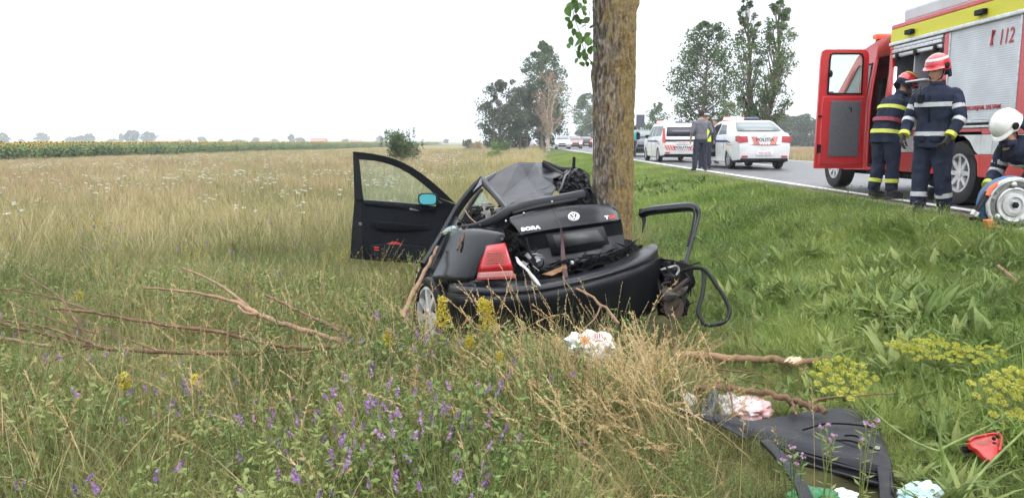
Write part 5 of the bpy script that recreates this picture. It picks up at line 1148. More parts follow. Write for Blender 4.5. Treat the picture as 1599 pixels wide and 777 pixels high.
# cab
def cabW(y, z):
    yy = y - 14.2; k = 1.0 - (.10 * max(0, (yy - .6) / .9) ** 2) - (.0 if z < 2.1 else .10 * ((z - 2.1) / .95) ** 1.4 - .25 * max(0, z - 3.0))
    return 1.10 * k
cab_out = [(12.72, 1.10), (12.72, 2.2), (12.72, 3.24), (13.3, 3.20), (13.9, 3.10), (14.15, 2.99), (14.95, 2.17), (15.35, 1.98), (15.62, 1.78), (15.72, 1.45), (15.70, 1.12), (15.45, 1.03)]
WY2, WR2 = 14.83, .50
cab_out += [(WY2 + WR2 * math.cos(PI * k / 9), max(1.03, 1.10 + WR2 * .98 * math.sin(PI * k / 9))) for k in range(10)] + [(14.2, 1.06)]
cab = empty('cab', (0, 0, 0)); cab.parent = ft; cab.location = (0, -11.5, -RZ)
cd = [(12.80, 1.13), (12.80, 2.92), (13.30, 2.92), (13.30, 1.13)]; cf = [(13.46, 2.16), (13.46, 2.84), (13.98, 2.84), (14.62, 2.16)]
cr_ = [(12.86, 2.2), (12.86, 2.86), (13.28, 2.86), (13.28, 2.2)]
shell(cab, cab_out, cabW, [1.5, 2.1, 2.5], [13.4, 14.9, 15.3], [(cd, 'l'), (cf, 'lr'), (cr_, 'r')], M_redp, 'cab_shell')
sideglass(cab, cf, cabW, 'l', M_glassc); sideglass(cab, cf, cabW, 'r', M_glassc); sideglass(cab, cr_, cabW, 'r', M_glassc)
mb = MB(); mb.tube([(-(cabW(y, z) + .004), y, z) for y, z in ((13.78, 2.84), (13.78, 2.16))], .018, 6); mb.build('window_bar', M_redp, cab)
mb = MB(); mb.tube([(-(cabW(y, z) + .0), y, z) for y, z in cf + [cf[0]]], .016, 6); mb.build('window_seal', M_rub, cab)
mb = MB(); mb.loft([[(x * cabW(y, z) * .93, y + .012, z + .012) for x in (-1, 0, 1)] for y, z in ((14.2, 2.90), (14.9, 2.24))], False, False); solid(mb.build('windscreen', mat('pale_screen', (.16, .19, .2), .3, coat=.15), cab), .01)
mb = MB(); mb.box((-.98, 12.78, 1.10), (.98, 14.4, 1.16)); mb.build('cab_floor', M_gry, cab)
for x in (-.62, .1): mb = MB(); mb.box((x - .22, 12.85, 1.55), (x + .25, 13.0, 2.5)); mb.box((x - .22, 12.9, 1.5), (x + .25, 13.35, 1.66)); mb.build('seat', M_int, cab, bevel=.05)
for x in (-.55, .5): mb = MB(); mb.box((x - .25, 13.6, 1.9), (x + .25, 13.75, 2.6)); mb.build('front_seat', M_int, cab, bevel=.05)
mb = MB(); mb.tube([(-1.0, 12.84, 1.3), (-1.0, 12.84, 2.7)], .02, 6); mb.build('grab_rail', M_blk, cab)
mb = MB(); mb.box((-.35, 12.76, 3.2), (.35, 13.1, 3.26)); mb.build('beacon_base', M_alu, cab, bevel=.01)
for k, x in enumerate((-.78, .78)):
    mb = MB(); mb.box((x - .10, 13.62, 3.10), (x + .10, 13.72, 3.30)); mb.build('beacon_stand', M_blk, cab)
    mb = MB(); mb.box((x - .15, 13.60, 3.26), (x + .15, 13.76, 3.35)); mb.build('beacon', mat('beacon_orange_lit', (.8, .05, .03), .2, emit=(1, .05, .02), es=1.3), cab, bevel=.035, seg=3)
mb = MB(); mb.tube([(-1.06, 14.55, 2.3), (-1.22, 14.6, 2.35)], .015, 6); mb.box((-1.34, 14.58, 2.05), (-1.20, 14.64, 2.45)); mb.build('wing_mirror', M_blk, cab, bevel=.02)
# open crew door: leaf at right angles to the side
ld_ = empty('open_crew_door', (0, 0, 0)); ld_.parent = ft; ld_.location = (-7.05, -11.5, -RZ)
YD = 13.38
def dm(mb, name, m, **k): return mb.build(name, m, ld_, **k)
def ring(o, i, y0, t): 
    mb = MB(); n = len(o); mb.loft([[Vector((x, y0, z)) for x, z in o], [Vector((x, y0, z)) for x, z in i], [Vector((x, y0 + t, z)) for x, z in i], [Vector((x, y0 + t, z)) for x, z in o], [Vector((x, y0, z)) for x, z in o]], True, False); return mb
O_ = [(5.11, 1.10), (5.93, 1.10), (5.93, 2.95), (5.90, 3.03), (5.84, 3.06), (5.20, 3.06), (5.15, 3.03), (5.13, 2.9)]
I_ = [(5.27, 2.34), (5.83, 2.34), (5.83, 2.92), (5.81, 2.97), (5.77, 2.99), (5.33, 2.99), (5.29, 2.97), (5.28, 2.9)]
dm(ring(O_, I_, YD, .06), 'door_frame', M_redp, bevel=.01)
mb = MB(); mb.loft([[Vector((x, YD - a, z)) for x, z in ((5.17 + b, 1.16 + b), (5.88 - b, 1.16 + b), (5.88 - b, 2.30 - b), (5.18 + b, 2.30 - b))] for a, b in ((0, 0), (.018, .02))], True, True); dm(mb, 'door_inner_pressing', M_redp)
bx('door_lining', M_gry, (5.32, YD - .035, 1.30), (5.82, YD - .012, 2.22), .01, parent=ld_)
mb = MB(); mb.tube([(x, YD - .005, z) for x, z in I_ + [I_[0]]], .017, 6); dm(mb, 'window_seal', M_rub, smooth=True)
mb = MB(); mb.add([(x, YD + .03, z) for x, z in I_], [tuple(range(8))]); dm(mb, 'door_glass', glassmat('door_glass', (.80, .90, .85), .12))
mb = MB(); mb.ball((5.285, YD - .05, 2.66), (.035, .03, .06), 10, 6); dm(mb, 'window_catch', M_blk, smooth=True)
mb = MB(); mb.box((5.13, YD - .02, 1.95), (5.19, YD + .0, 1.98)); mb.box((5.14, YD - .02, 1.36), (5.2, YD, 1.5)); dm(mb, 'door_lock', M_blk)
mb = MB(); mb.tube([(5.62, YD - .05, 2.10), (5.66, YD - .05, 2.10), (5.66, YD - .05, 2.04)], .01, 6); dm(mb, 'inner_handle', M_blk)
# wheels
for (y, x, n_) in ((WY, X0 + .17, 8), (WY2, X0 + .19, 8)):
    for s in (0, 1):
        xx = x if s == 0 else X1 - .17
        e = empty('wheel', (xx - 7.05, y - 11.5, .43)); e.parent = ft
        M = frame((0, 0, 0), (0, -1, 0), (0, 0, 1)); sx_ = -1 if s == 0 else 1
        if (M.to_3x3() @ Vector((0, 0, 1))).x * sx_ < 0: M = frame((0, 0, 0), (0, 1, 0), (0, 0, 1))
        wheel_geo(e, M, .43, .28, 8, .58, mat('white_steel_rim', (.55, .55, .56), .45, metal=.3, var=.15), M_tyre)
bx('mud_flap', M_blk, (X0 + .05, WY - .62, .98), (X0 + .4, WY - .6, 1.35)); bx('wheel_housing', M_void, (X0 + .32, WY - .5, 1.0), (X0 + .6, WY + .5, 1.7)); 
# road sign beyond the police cars
sg = empty('road_sign', (14.0, 87, .45), 0, 'dark panel road sign seen from behind beside the big trunk', 'road sign')
mb = MB(); mb.box((-.45, -.03, 2.6), (.45, .03, 4.0)); mb.build('sign_panel', mat('sign_back', (.06, .07, .09), .6), sg); 
for x in (-.3, .3): mb = MB(); mb.tube([(x, .06, 0), (x, .06, 3.9)], .04, 6); mb.build('post', M_alloy, sg)

# ================================================================== PEOPLE
M_skin = mat('skin', (.50, .27, .19), .5, var=.1, vscale=12)
M_navy = mat('turnout_navy', (.016, .022, .045), .85, spec=.25, var=.35, vscale=7, bump=.25, bscale=40)
M_refl = mat('reflective_silver', (.50, .51, .52), .5, var=.1)
M_reflY = mat('reflective_lime', (.52, .56, .07), .5, var=.1)
M_boot = mat('boot_black', (.012, .012, .013), .5)
M_hair = mat('dark_hair', (.018, .012, .009), .7)
def lerpv(a, b, t): return Vector(a).lerp(Vector(b), t)
def limb(mb, a, b, c, ra, rb, rc, n=12, flat=1.0):
    a, b, c = Vector(a), Vector(b), Vector(c)
    mb.tube([a, a.lerp(b, .35), a.lerp(b, .75), b, b.lerp(c, .3), b.lerp(c, .7), c], [ra, ra * 1.02, (ra + rb) / 2, rb, rb * 1.0, (rb + rc) / 2, rc], n, flat=flat)
    mb.ball(b, rb * 1.0, 10, 8)
def torso(mb, secs, n=16, z0=None):
    """secs: (centre, rx, ry, tilt about x)"""
    rows = []
    for c, rx, ry, t, yaw in secs:
        M = Matrix.Translation(Vector(c)) @ Matrix.Rotation(yaw, 4, 'Z') @ Matrix.Rotation(t, 4, 'X')
        rows.append([M @ Vector((math.copysign(abs(math.cos(a)) ** .8, math.cos(a)) * rx, math.copysign(abs(math.sin(a)) ** .8, math.sin(a)) * ry, 0)) for a in [2 * PI * k / n for k in range(n)]])
    mb.loft(rows, True, True)
def hand(mb, w, d, pn, s=1.0, curl=.5, side=1):
    """wrist, pointing direction, palm normal; five separate fingers"""
    w = Vector(w); d = Vector(d).normalized(); pn = Vector(pn); pn = (pn - d * pn.dot(d)).normalized(); x = d.cross(pn) * side
    mb.tube([w - d * .02 * s, w + d * .02 * s, w + d * .06 * s, w + d * .092 * s], [.026 * s, .033 * s, .040 * s, .036 * s], 10, flat=.55) if abs(pn.dot(Vector((0, 0, 1)))) > .5 else mb.loft([[w + d * t * s + (x * math.cos(a) * r + pn * math.sin(a) * .016) * s for a in [2 * PI * k / 10 for k in range(10)]] for t, r in ((-.02, .026), (.02, .034), (.06, .042), (.092, .038))], True, True)
    for k, (o, l) in enumerate(((-.030, .068), (-.010, .078), (.010, .073), (.029, .056))):
        p = w + (d * .088 + x * o) * s; q = [p]; a = .15 + .06 * k
        for j in range(3):
            a += curl * (.5 + .3 * j); p = p + (d * math.cos(a) + pn * math.sin(a)) * l * (.44, .32, .24)[j] * s; q.append(p)
        mb.tube(q, [.0098 * s, .0092 * s, .0085 * s, .0072 * s], 7)
    p = w + (d * .025 - x * .034) * s; mb.tube([p, p + (d * .03 - x * .022 + pn * .012) * s, p + (d * .058 - x * .026 + pn * .028) * s], [.013 * s, .011 * s, .009 * s], 7)
def head(mb, M):
    q = lambda x, y, z: M @ Vector((x, y, z))
    rows = []
    for z, rx, yf, yb in ((-.118, .030, .066, .0), (-.105, .046, .084, -.03), (-.075, .058, .090, -.058), (-.04, .066, .091, -.080), (0, .073, .090, -.094), (.035, .076, .092, -.100), (.07, .072, .084, -.096), (.10, .056, .062, -.075), (.118, .028, .03, -.04)):
        rows.append([q(rx * math.cos(a), (yf if math.sin(a) > 0 else -yb) * math.sin(a) * (1 if math.sin(a) > 0 else 1), z) for a in [2 * PI * k / 18 for k in range(18)]])
    mb.loft(rows, True, True)
    mb.loft([[q(-.006, .088, .012), q(.006, .088, .012), q(0, .094, .012)], [q(-.010, .088, -.012), q(.010, .088, -.012), q(0, .110, -.014)], [q(-.016, .086, -.028), q(.016, .086, -.028), q(0, .116, -.030)], [q(-.012, .086, -.036), q(.012, .086, -.036), q(0, .100, -.038)]], True, True)
    mb.ball(q(0, .078, -.098), (.02, .016, .014), 8, 6); mb.ball(q(0, .086, -.062), (.024, .010, .010), 8, 6); mb.ball(q(0, .084, .030), (.046, .012, .010), 8, 6)
    for s in (-1, 1): mb.ball(q(s * .078, -.006, -.012), (.009, .018, .030), 8, 6); mb.ball(q(s * .040, .072, -.030), (.02, .016, .02), 8, 6)
def person(label, loc, rz, J, sc=1.0, wear='fire', vox=.014, group=None, opts=None):
    o_ = opts or {}; root = empty('person', loc, rz, label, 'person', group); root.scale = (sc, sc, sc)
    g = {k: Vector(v) for k, v in J.items() if k not in ('spine', 'headr', 'curl')}
    hr = J.get('headr', (0, 0, 0)); HM = Matrix.Translation(g['head']) @ Euler(hr, 'XYZ').to_matrix().to_4x4()
    fire = wear == 'fire'; pad = .027 if fire else .012
    sp = J['spine']   # list of (centre, rx, ry, tilt, yaw) from pelvis to collar
    # one continuous body
    b = MB(); torso(b, sp); head(b, HM); b.tube([Vector(sp[-1][0]) - Vector((0, 0, .06)), Vector(sp[-1][0]).lerp(g['head'], .5), g['head'] + Vector((0, 0, -.05))], [.058, .054, .052], 12)
    for s in 'lr':
        limb(b, g['sh' + s], g['el' + s], g['wr' + s], .048, .038, .026); limb(b, g['hip' + s], g['kn' + s], g['an' + s], .082, .055, .040)
        hd = J.get('hd' + s, (g['wr' + s] - g['el' + s])); b_side = 1 if s == 'r' else -1
        hand(b, g['wr' + s], hd, J.get('pn' + s, (0, 1, 0)), .72 if fire else .95, J.get('curl', .5), b_side)
        an = g['an' + s]; ft_ = Vector(J.get('ft' + s, (0, 1, 0))); b.tube([an + Vector((0, 0, -.03)) - ft_ * .04, an + Vector((0, 0, -.055)) + ft_ * .08, an + Vector((0, 0, -.062)) + ft_ * .17], [.04, .036, .026], 8)
    bo = b.build('body', M_skin, root); remesh(bo, vox * .72, 2)
    # eyes, mouth
    for s in (-1, 1):
        e = MB(); e.ball(HM @ Vector((s * .030, .0875, .008)), (.010, .006, .0055), 8, 6); e.build('eye', mat('eye_dark', (.03, .02, .02), .3), root, smooth=True)
        e = MB(); e.tube([HM @ Vector((s * .014, .094, .026)), HM @ Vector((s * .044, .087, .026))], .004, 5); e.build('eyebrow', M_hair, root)
    e = MB(); e.tube([HM @ Vector((-.022, .0935, -.066)), HM @ Vector((0, .0985, -.065)), HM @ Vector((.022, .0935, -.066))], .0035, 5); e.build('mouth', mat('lips', (.30, .10, .09), .5), root)
    # trousers
    tm = o_.get('trousers', M_navy); t = MB(); p0 = sp[0]
    torso(t, [(Vector(p0[0]) + Vector((0, 0, -.12)), p0[1] + pad * .8, p0[2] + pad, p0[3], p0[4]), (p0[0], p0[1] + pad, p0[2] + pad, p0[3], p0[4]), (Vector(sp[1][0]), sp[1][1] + pad * .8, sp[1][2] + pad * .8, sp[1][3], sp[1][4])])
    for s in 'lr':
        a_ = g['an' + s] + Vector((0, 0, .015 if fire else -.03)); limb(t, g['hip' + s], g['kn' + s], a_, .098 + pad * .6, .066 + pad, .060 + pad * .9)
    to = t.build('trousers', tm, root); remesh(to, vox, 3); fold(to, .032 if fire else .018, .10)
    # jacket or jumper
    jm = o_.get('jacket', M_navy); j = MB(); hem = o_.get('hem', -.14 if fire else -.02)
    torso(j, [(Vector(p0[0]) + Vector((0, 0, hem)), p0[1] + pad * 1.7, p0[2] + pad * 1.9, p0[3], p0[4])] + [(c, rx + pad * 1.35, ry + pad * 1.5, ti, yw) for c, rx, ry, ti, yw in sp[:-1]] + [(sp[-1][0], sp[-1][1] + pad * .5, sp[-1][2] + pad * .5, sp[-1][3], sp[-1][4])])
    sl = o_.get('sleeve', .93)
    for s in 'lr': limb(j, g['sh' + s], g['el' + s], g['el' + s].lerp(g['wr' + s], sl), .058 + pad * .75, .048 + pad * .7, .040 + pad * .55); j.ball(g['sh' + s] + Vector((0, 0, -.015)), .060 + pad * .5, 12, 8)
    jo = j.build('jacket' if fire else 'jumper', jm, root); remesh(jo, vox, 3); fold(jo, .026 if fire else .016, .09)
    def band(a, b_, r, w_, m, nm='reflective_band', n=16, rx=None):
        a = Vector(a); b_ = Vector(b_); d = (b_ - a).normalized(); B = MB(); B.tube([a - d * w_ / 2, a - d * w_ / 2.2, a + d * w_ / 2.2, a + d * w_ / 2], [r * .97, r, r, r * .97], n); B.build(nm, m, root, smooth=True)
    def tband(k, f, w_, m, ex=0.0, nm='reflective_band'):
        c0, c1 = sp[k], sp[k + 1]; secs = []
        for e_ in (-.5, .5):
            t_ = f + e_ * w_ / max(.01, (Vector(c1[0]) - Vector(c0[0])).length); secs.append((lerpv(c0[0], c1[0], t_), c0[1] + (c1[1] - c0[1]) * t_ + pad * 1.35 + .014 + ex, c0[2] + (c1[2] - c0[2]) * t_ + pad * 1.5 + .014 + ex, c0[3] + (c1[3] - c0[3]) * t_, c0[4] + (c1[4] - c0[4]) * t_))
        B = MB(); torso(B, secs, 24); B.build(nm, m, root, smooth=True)
    if fire:
        bm_ = o_.get('band', M_refl)
        tband(0, .15, .05, bm_); tband(2, .25, .05, bm_)
        for s in 'lr':
            for f in o_.get('armf', (.62,)): q = g['sh' + s].lerp(g['el' + s], f); band(q, g['el' + s], .058 + pad * .9 - .008 * f, .05, bm_)
            q = g['el' + s].lerp(g['wr' + s], .12); band(q, g['wr' + s], .050 + pad * .86, .05, bm_)
            q = g['el' + s].lerp(g['wr' + s], .90); band(q, g['wr' + s], .040 + pad * .78, .05, M_reflY, 'glove_cuff')
            q = g['kn' + s].lerp(g['an' + s], .62); band(q, g['an' + s], .062 + pad * 1.12, .055, bm_)
            G_ = MB(); hd = J.get('hd' + s, (g['wr' + s] - g['el' + s])); hand(G_, g['wr' + s], hd, J.get('pn' + s, (0, 1, 0)), 1.22, J.get('curl', .5), 1 if s == 'r' else -1); go = G_.build('glove', mat('glove_black', (.02, .02, .022), .8), root); remesh(go, .006, 1)
        rd = MB(); rp_ = lerpv(sp[2][0], sp[3][0], .7) + Vector((.09, sp[3][2] + pad * 1.7 + .005, 0)); rd.box(rp_ - Vector((.028, .02, .05)), rp_ + Vector((.028, .02, .05))); rd.tube([rp_ + Vector((.015, 0, .05)), rp_ + Vector((.015, 0, .14))], .005, 5); rd.build('radio', M_blk, root, bevel=.006)
        for s in (-1, 1):
            pk = MB(); q_ = Vector(sp[0][0]) + Vector((s * .09, sp[0][2] + pad * 2.0 + .004, -.03)); pk.box(q_ - Vector((.06, .008, .03)), q_ + Vector((.06, .008, .03))); pk.build('pocket_flap', M_navy, root, bevel=.006)
        zp = MB(); zp.tube([Vector(sp[k_][0]) + Vector((0, sp[k_][2] + pad * 1.55 + .004, 0)) for k_ in range(1, 4)], .008, 5); zp.build('front_zip', M_blk, root)
        col = MB(); c_ = Vector(sp[-1][0]); col.tube([c_ - Vector((0, 0, .03)), c_.lerp(g['head'], .26)], [.085, .075], 14, cap=False); solid(col.build('collar', jm, root, smooth=True), .012)
        # helmet
        he = empty('helmet', g['head'] + Vector((0, 0, .022))); he.parent = root; he.rotation_euler = hr
        hm = o_['helmet']; H_ = MB(); rows = []
        for k in range(11):
            ph = PI / 2 * (1 - k / 10) ; 
            rz_, rr_ = math.sin(ph), math.cos(ph)
            rows.append([Vector((.127 * max(rr_, .06) * math.cos(a), (.150 * max(rr_, .06)) * math.sin(a) - .012, .035 + .135 * rz_)) for a in [2 * PI * i / 28 for i in range(28)]])
        for dz, gr in ((-.03, 1.0), (-.05, 1.02)): rows.append([Vector((.127 * gr * math.cos(a), .150 * gr * math.sin(a) - .012 + (.02 if math.sin(a) > 0 else 0), .035 + dz * (1 if math.sin(a) < .3 else .35))) for a in [2 * PI * i / 28 for i in range(28)]])
        H_.loft(rows, True, True); H_.build('helmet_shell', hm, he, smooth=True, ang=50)
        V = MB(); V.loft([[Vector((.128 * math.cos(a), .152 * math.sin(a) - .012, .040)) for a in [PI * (.08 + .84 * i / 14) for i in range(15)]], [Vector((.136 * math.cos(a), .185 * math.sin(a) - .012, .015)) for a in [PI * (.08 + .84 * i / 14) for i in range(15)]], [Vector((.128 * math.cos(a), .165 * math.sin(a) - .012, .012)) for a in [PI * (.08 + .84 * i / 14) for i in range(15)]]], False, False); solid(V.build('visor_edge', o_.get('brim', hm), he, smooth=True), .006)
        Sx = MB()
        Sx.loft([[Vector((.1285 * math.cos(e_) * math.cos(a), .152 * math.cos(e_) * math.sin(a) - .012, .035 + .137 * math.sin(e_))) for a in [PI * 2 * i / 32 for i in range(33)]] for e_ in (.50, .60, .72)], False, False); Sx.build('helmet_stripe', o_.get('hstripe', M_refl), he, smooth=True)
        for s in (-1, 1):
            D_k = MB(); D_k.lathe([(.034, 0), (.034, .012), (.026, .018), (.004, .018)], 16, frame((s * .125, .015, .03), (0, s, 0), (0, 0, 1))); D_k.build('visor_pivot', M_blk, he)
        Nn = MB(); Nn.loft([[Vector((.118 * math.cos(a), .14 * math.sin(a) - .012, .01)) for a in [PI * (1.0 + i / 12) for i in range(13)]], [Vector((.115 * math.cos(a), .15 * math.sin(a) - .01, -.11)) for a in [PI * (1.0 + i / 12) for i in range(13)]]], False, False); solid(Nn.build('neck_curtain', o_.get('curtain', M_navy), he, smooth=True), .01)
        Sc = MB(); Sc.tube([(-.09, .0, .0), (-.07, .05, -.10), (0, .075, -.128), (.07, .05, -.10), (.09, .0, .0)], .007, 5); Sc.build('chin_strap', M_blk, he)
        for s in 'lr':
            B_ = MB(); an = g['an' + s]; ff = Vector(J.get('ft' + s, (0, 1, 0))).normalized()
            B_.tube([an + Vector((0, 0, .10)), an + Vector((0, 0, 0)), an + Vector((0, 0, -.045)) + ff * .02], [.068, .062, .066], 12)
            B_.tube([an + Vector((0, 0, -.055)) - ff * .055, an + Vector((0, 0, -.045)) + ff * .03, an + Vector((0, 0, -.052)) + ff * .13, an + Vector((0, 0, -.062)) + ff * .20], [.042, .055, .052, .034], 12)
            B_.box((-.055, -.07, -.012), (.055, .22, .012), M=frame(an + Vector((0, 0, -.095)), Vector((ff.y, -ff.x, 0)), ff)); bo_ = B_.build('boot', M_boot, root); remesh(bo_, .009, 2)
    else:
        for s in 'lr':
            B_ = MB(); an = g['an' + s]; ff = Vector(J.get('ft' + s, (0, 1, 0))).normalized()
            B_.tube([an + Vector((0, 0, -.04)) - ff * .055, an + Vector((0, 0, -.04)) + ff * .03, an + Vector((0, 0, -.058)) + ff * .12, an + Vector((0, 0, -.066)) + ff * .19], [.038, .046, .042, .026], 10); bo_ = B_.build('shoe', M_boot, root); remesh(bo_, .01, 2)
        if o_.get('hair'):
            Hh = MB(); rows = []
            for k in range(8):
                ph = PI / 2 * (1 - k / 7 * .98); rows.append([HM @ Vector((.084 * max(.08, math.cos(ph)) * math.cos(a), .108 * max(.08, math.cos(ph)) * math.sin(a) - .008, .022 + .108 * math.sin(ph))) for a in [2 * PI * i / 20 for i in range(20)]])
            rows.append([HM @ Vector((.082 * math.cos(a), .104 * math.sin(a) - .010, .022 - (.10 if math.sin(a) < .15 else .0))) for a in [2 * PI * i / 20 for i in range(20)]])
            Hh.loft(rows, True, True); Hh.build('hair', M_hair, root, smooth=True)
        if o_.get('vest'):
            vj = MB(); torso(vj, [(c, rx + .030, ry + .034, ti, yw) for c, rx, ry, ti, yw in [(Vector(p0[0]) + Vector((0, 0, -.04)), p0[1], p0[2], p0[3], p0[4])] + sp[:-1]] + [(lerpv(sp[-2][0], sp[-1][0], .6), .13, .085, 0, 0)]); vo = vj.build('hi_vis_vest', mat('hi_vis', (.60, .80, .06), .6), root, smooth=True)
            tband(1, .3, .05, M_refl, .022)
        if o_.get('cap'):
            C_ = MB(); C_.loft([[HM @ Vector((r_ * math.cos(a), r_ * 1.12 * math.sin(a) - .005 + ty, z)) for a in [2 * PI * i / 20 for i in range(20)]] for r_, z, ty in ((.088, .055, 0), (.088, .085, 0), (.125, .118, .01), (.12, .130, .01), (.05, .138, 0))], True, True); C_.build('peaked_cap', mat('cap_white', (.7, .7, .7), .6), root, smooth=True, ang=50)
            C_ = MB(); C_.loft([[HM @ Vector((.088 * math.cos(a), .10 * math.sin(a), .058)) for a in [PI * (.15 + .7 * i / 8) for i in range(9)]], [HM @ Vector((.088 * math.cos(a), .15 * math.sin(a), .042)) for a in [PI * (.15 + .7 * i / 8) for i in range(9)]]], False, False); solid(C_.build('cap_peak', M_blk, root), .005)
            C_ = MB(); C_.loft([[HM @ Vector((.09 * math.cos(a), .101 * math.sin(a) - .005, z)) for a in [2 * PI * i / 20 for i in range(20)]] for z in (.05, .075)], True, True); C_.build('cap_band', mat('cap_band', (.03, .04, .10), .6), root)
        if o_.get('backpack'):
            B_ = MB(); B_.loft([[Vector((x * w_, -.16 - d_, z)) if i < 2 else Vector((x * w_, -.10, z)) for i, x in enumerate((-1, 1, 1, -1))] for z, w_, d_ in ((1.0, .12, .08), (1.08, .15, .14), (1.35, .15, .13), (1.45, .10, .05))], True, True); B_.build('backpack', M_blk, root, bevel=.03)
    return root
def spine(lean=0.0, w=1.0, pz=.93, px=0, py=0, yaw=0, curve=1.0):
    """pelvis to collar, leaning forward by `lean` radians"""
    o = []
    for (s, rx, ry, f) in ((0, .165, .115, .3), (.15, .150, .105, .6), (.32, .172, .122, .9), (.45, .180, .118, 1.0), (.525, .125, .085, 1.05), (.575, .062, .062, 1.05)):
        a = lean * f * curve; o.append(((px + 0, py + math.sin(a) * s, pz + math.cos(a) * s), rx * w, ry * w, -a, yaw))
    return o
up_ = {'spine': spine(.03), 'head': (0, .045, 1.655), 'shl': (-.20, 0, 1.41), 'shr': (.20, 0, 1.41), 'ell': (-.27, -.02, 1.13), 'elr': (.27, -.02, 1.13), 'wrl': (-.28, .08, .90), 'wrr': (.28, .08, .90),
       'hipl': (-.10, 0, .90), 'hipr': (.10, 0, .90), 'knl': (-.12, .03, .50), 'knr': (.12, .03, .50), 'anl': (-.13, -.01, .11), 'anr': (.13, -.01, .11), 'pnl': (1, 0, 0), 'pnr': (-1, 0, 0), 'ftl': (-.25, .95, 0), 'ftr': (.25, .95, 0)}
def pose(**k): d = dict(up_); d.update(k); return d
M_hred = mat('helmet_red', (.52, .03, .04), .25, coat=.8); M_hwht = mat('helmet_white', (.72, .72, .68), .3, coat=.5, dirt=(.45, .43, .38), dscale=7, dlo=.5, dhi=.85)
person('firefighter in red helmet standing beside the fire engine with both arms hanging', (5.0, 9.42, gz(5.0, 9.42) + .01), R(126),
       pose(headr=(R(-16), 0, R(-8)), head=(-.01, .06, 1.66), ell=(-.29, .03, 1.12), wrl=(-.25, .17, .92), elr=(.28, .05, 1.12), wrr=(.25, .20, .93), knl=(-.13, .03, .5), knr=(.11, .04, .5), anl=(-.15, -.04, .11), anr=(.10, .06, .11), curl=.45), 1.03, opts={'helmet': M_hred, 'brim': M_hred, 'hstripe': M_refl, 'armf': (.55,)})
p2 = person('firefighter in red helmet leaning into the open locker with back turned', (5.58, 11.85, ROAD_Z), R(-68),
       pose(spine=spine(.36, pz=.92, py=-.02), head=(0, .33, 1.60), headr=(R(-38), 0, R(-10)), shl=(-.20, .15, 1.35), shr=(.20, .15, 1.35), ell=(-.27, .38, 1.17), elr=(.24, .42, 1.19), wrl=(-.16, .60, 1.10), wrr=(.16, .64, 1.16), pnl=(0, 0, -1), pnr=(0, 0, -1), knl=(-.11, .0, .5), knr=(.11, .03, .5), anl=(-.12, -.06, .11), anr=(.12, .02, .11), ftl=(0, 1, 0), ftr=(.1, 1, 0)), 1.05, opts={'helmet': M_hred, 'hstripe': M_reflY, 'band': M_reflY, 'armf': (.55,)})
# his red belt
B_ = MB(); s_ = spine(.34, pz=.92, py=-.02); torso(B_, [(lerpv(s_[1][0], s_[2][0], f), .156 + .062, .108 + .066, -.24, 0) for f in (.0, .33)], 24); B_.build('red_belt', mat('belt_red', (.22, .025, .04), .6, var=.3), p2, smooth=True)
person('firefighter in white helmet crouching over the hose reel at the right edge', (5.67, 8.42, gz(5.2, 8.42) + .0), R(92),
       pose(spine=spine(.95, pz=.46, py=-.12, curve=1.0), head=(0, .40, .905), headr=(R(-58), 0, R(10)), shl=(-.20, .26, .74), shr=(.20, .26, .74), ell=(-.25, .22, .50), elr=(.25, .30, .50), wrl=(-.16, .34, .36), wrr=(.15, .44, .36), pnl=(.3, 0, -1), pnr=(-.3, 0, -1),
            hipl=(-.11, -.10, .44), hipr=(.11, -.10, .44), knl=(-.20, .26, .46), knr=(.18, .16, .12), anl=(-.20, .12, .11), anr=(.16, -.24, .12), ftl=(0, 1, 0), ftr=(0, 1, -.2)), 1.12, opts={'helmet': M_hwht, 'hstripe': M_hwht, 'armf': (.6,), 'curtain': M_navy})
sweat = mat('grey_jumper', (.13, .13, .15), .9, var=.15, vscale=9); navyt = mat('navy_trousers', (.02, .022, .04), .85)
person('bystander in grey jumper and dark trousers seen from behind on the road edge', (5.46, 23.0, ROAD_Z - .01), R(4),
       pose(elr=(.31, -.03, 1.14), wrr=(.24, .12, .95), anl=(-.17, -.02, .11), anr=(.15, 0, .11), knl=(-.14, 0, .5), ftl=(-.2, 1, 0), ftr=(.5, .8, 0)), 1.0, wear='civ', vox=.02, opts={'jacket': sweat, 'trousers': navyt, 'hair': 1, 'sleeve': .45, 'hem': -.02})
po = mat('police_blue', (.03, .035, .06), .8)
person('police officer in yellow vest and white cap just behind the bystander', (6.55, 26.2 - .3, ROAD_Z), R(170), pose(elr=(.26, .12, 1.15), wrr=(.12, .24, 1.05)), .97, wear='civ', vox=.022, opts={'jacket': po, 'trousers': navyt, 'vest': 1, 'cap': 1}) if False else None
person('police officer in yellow vest and white cap just behind the bystander', (5.98, 24.6, ROAD_Z), R(165), pose(elr=(.28, .10, 1.15), wrr=(.14, .22, 1.08), ell=(-.30, .02, 1.13)), .95, wear='civ', vox=.022, opts={'jacket': po, 'trousers': navyt, 'vest': 1, 'cap': 1})
person('police officer in yellow vest seen over the open door of the police saloon', (7.75, 30.6, ROAD_Z), R(200), pose(), .97, wear='civ', vox=.025, opts={'jacket': po, 'trousers': navyt, 'vest': 1, 'cap': 1})
person('person in teal shirt with black backpack half hidden by the big trunk', (6.72, 43.5, ROAD_Z), R(75), pose(), .95, wear='civ', vox=.03, opts={'jacket': mat('teal_shirt', (.04, .32, .34), .8), 'trousers': navyt, 'hair': 1, 'backpack': 1, 'sleeve': .1})

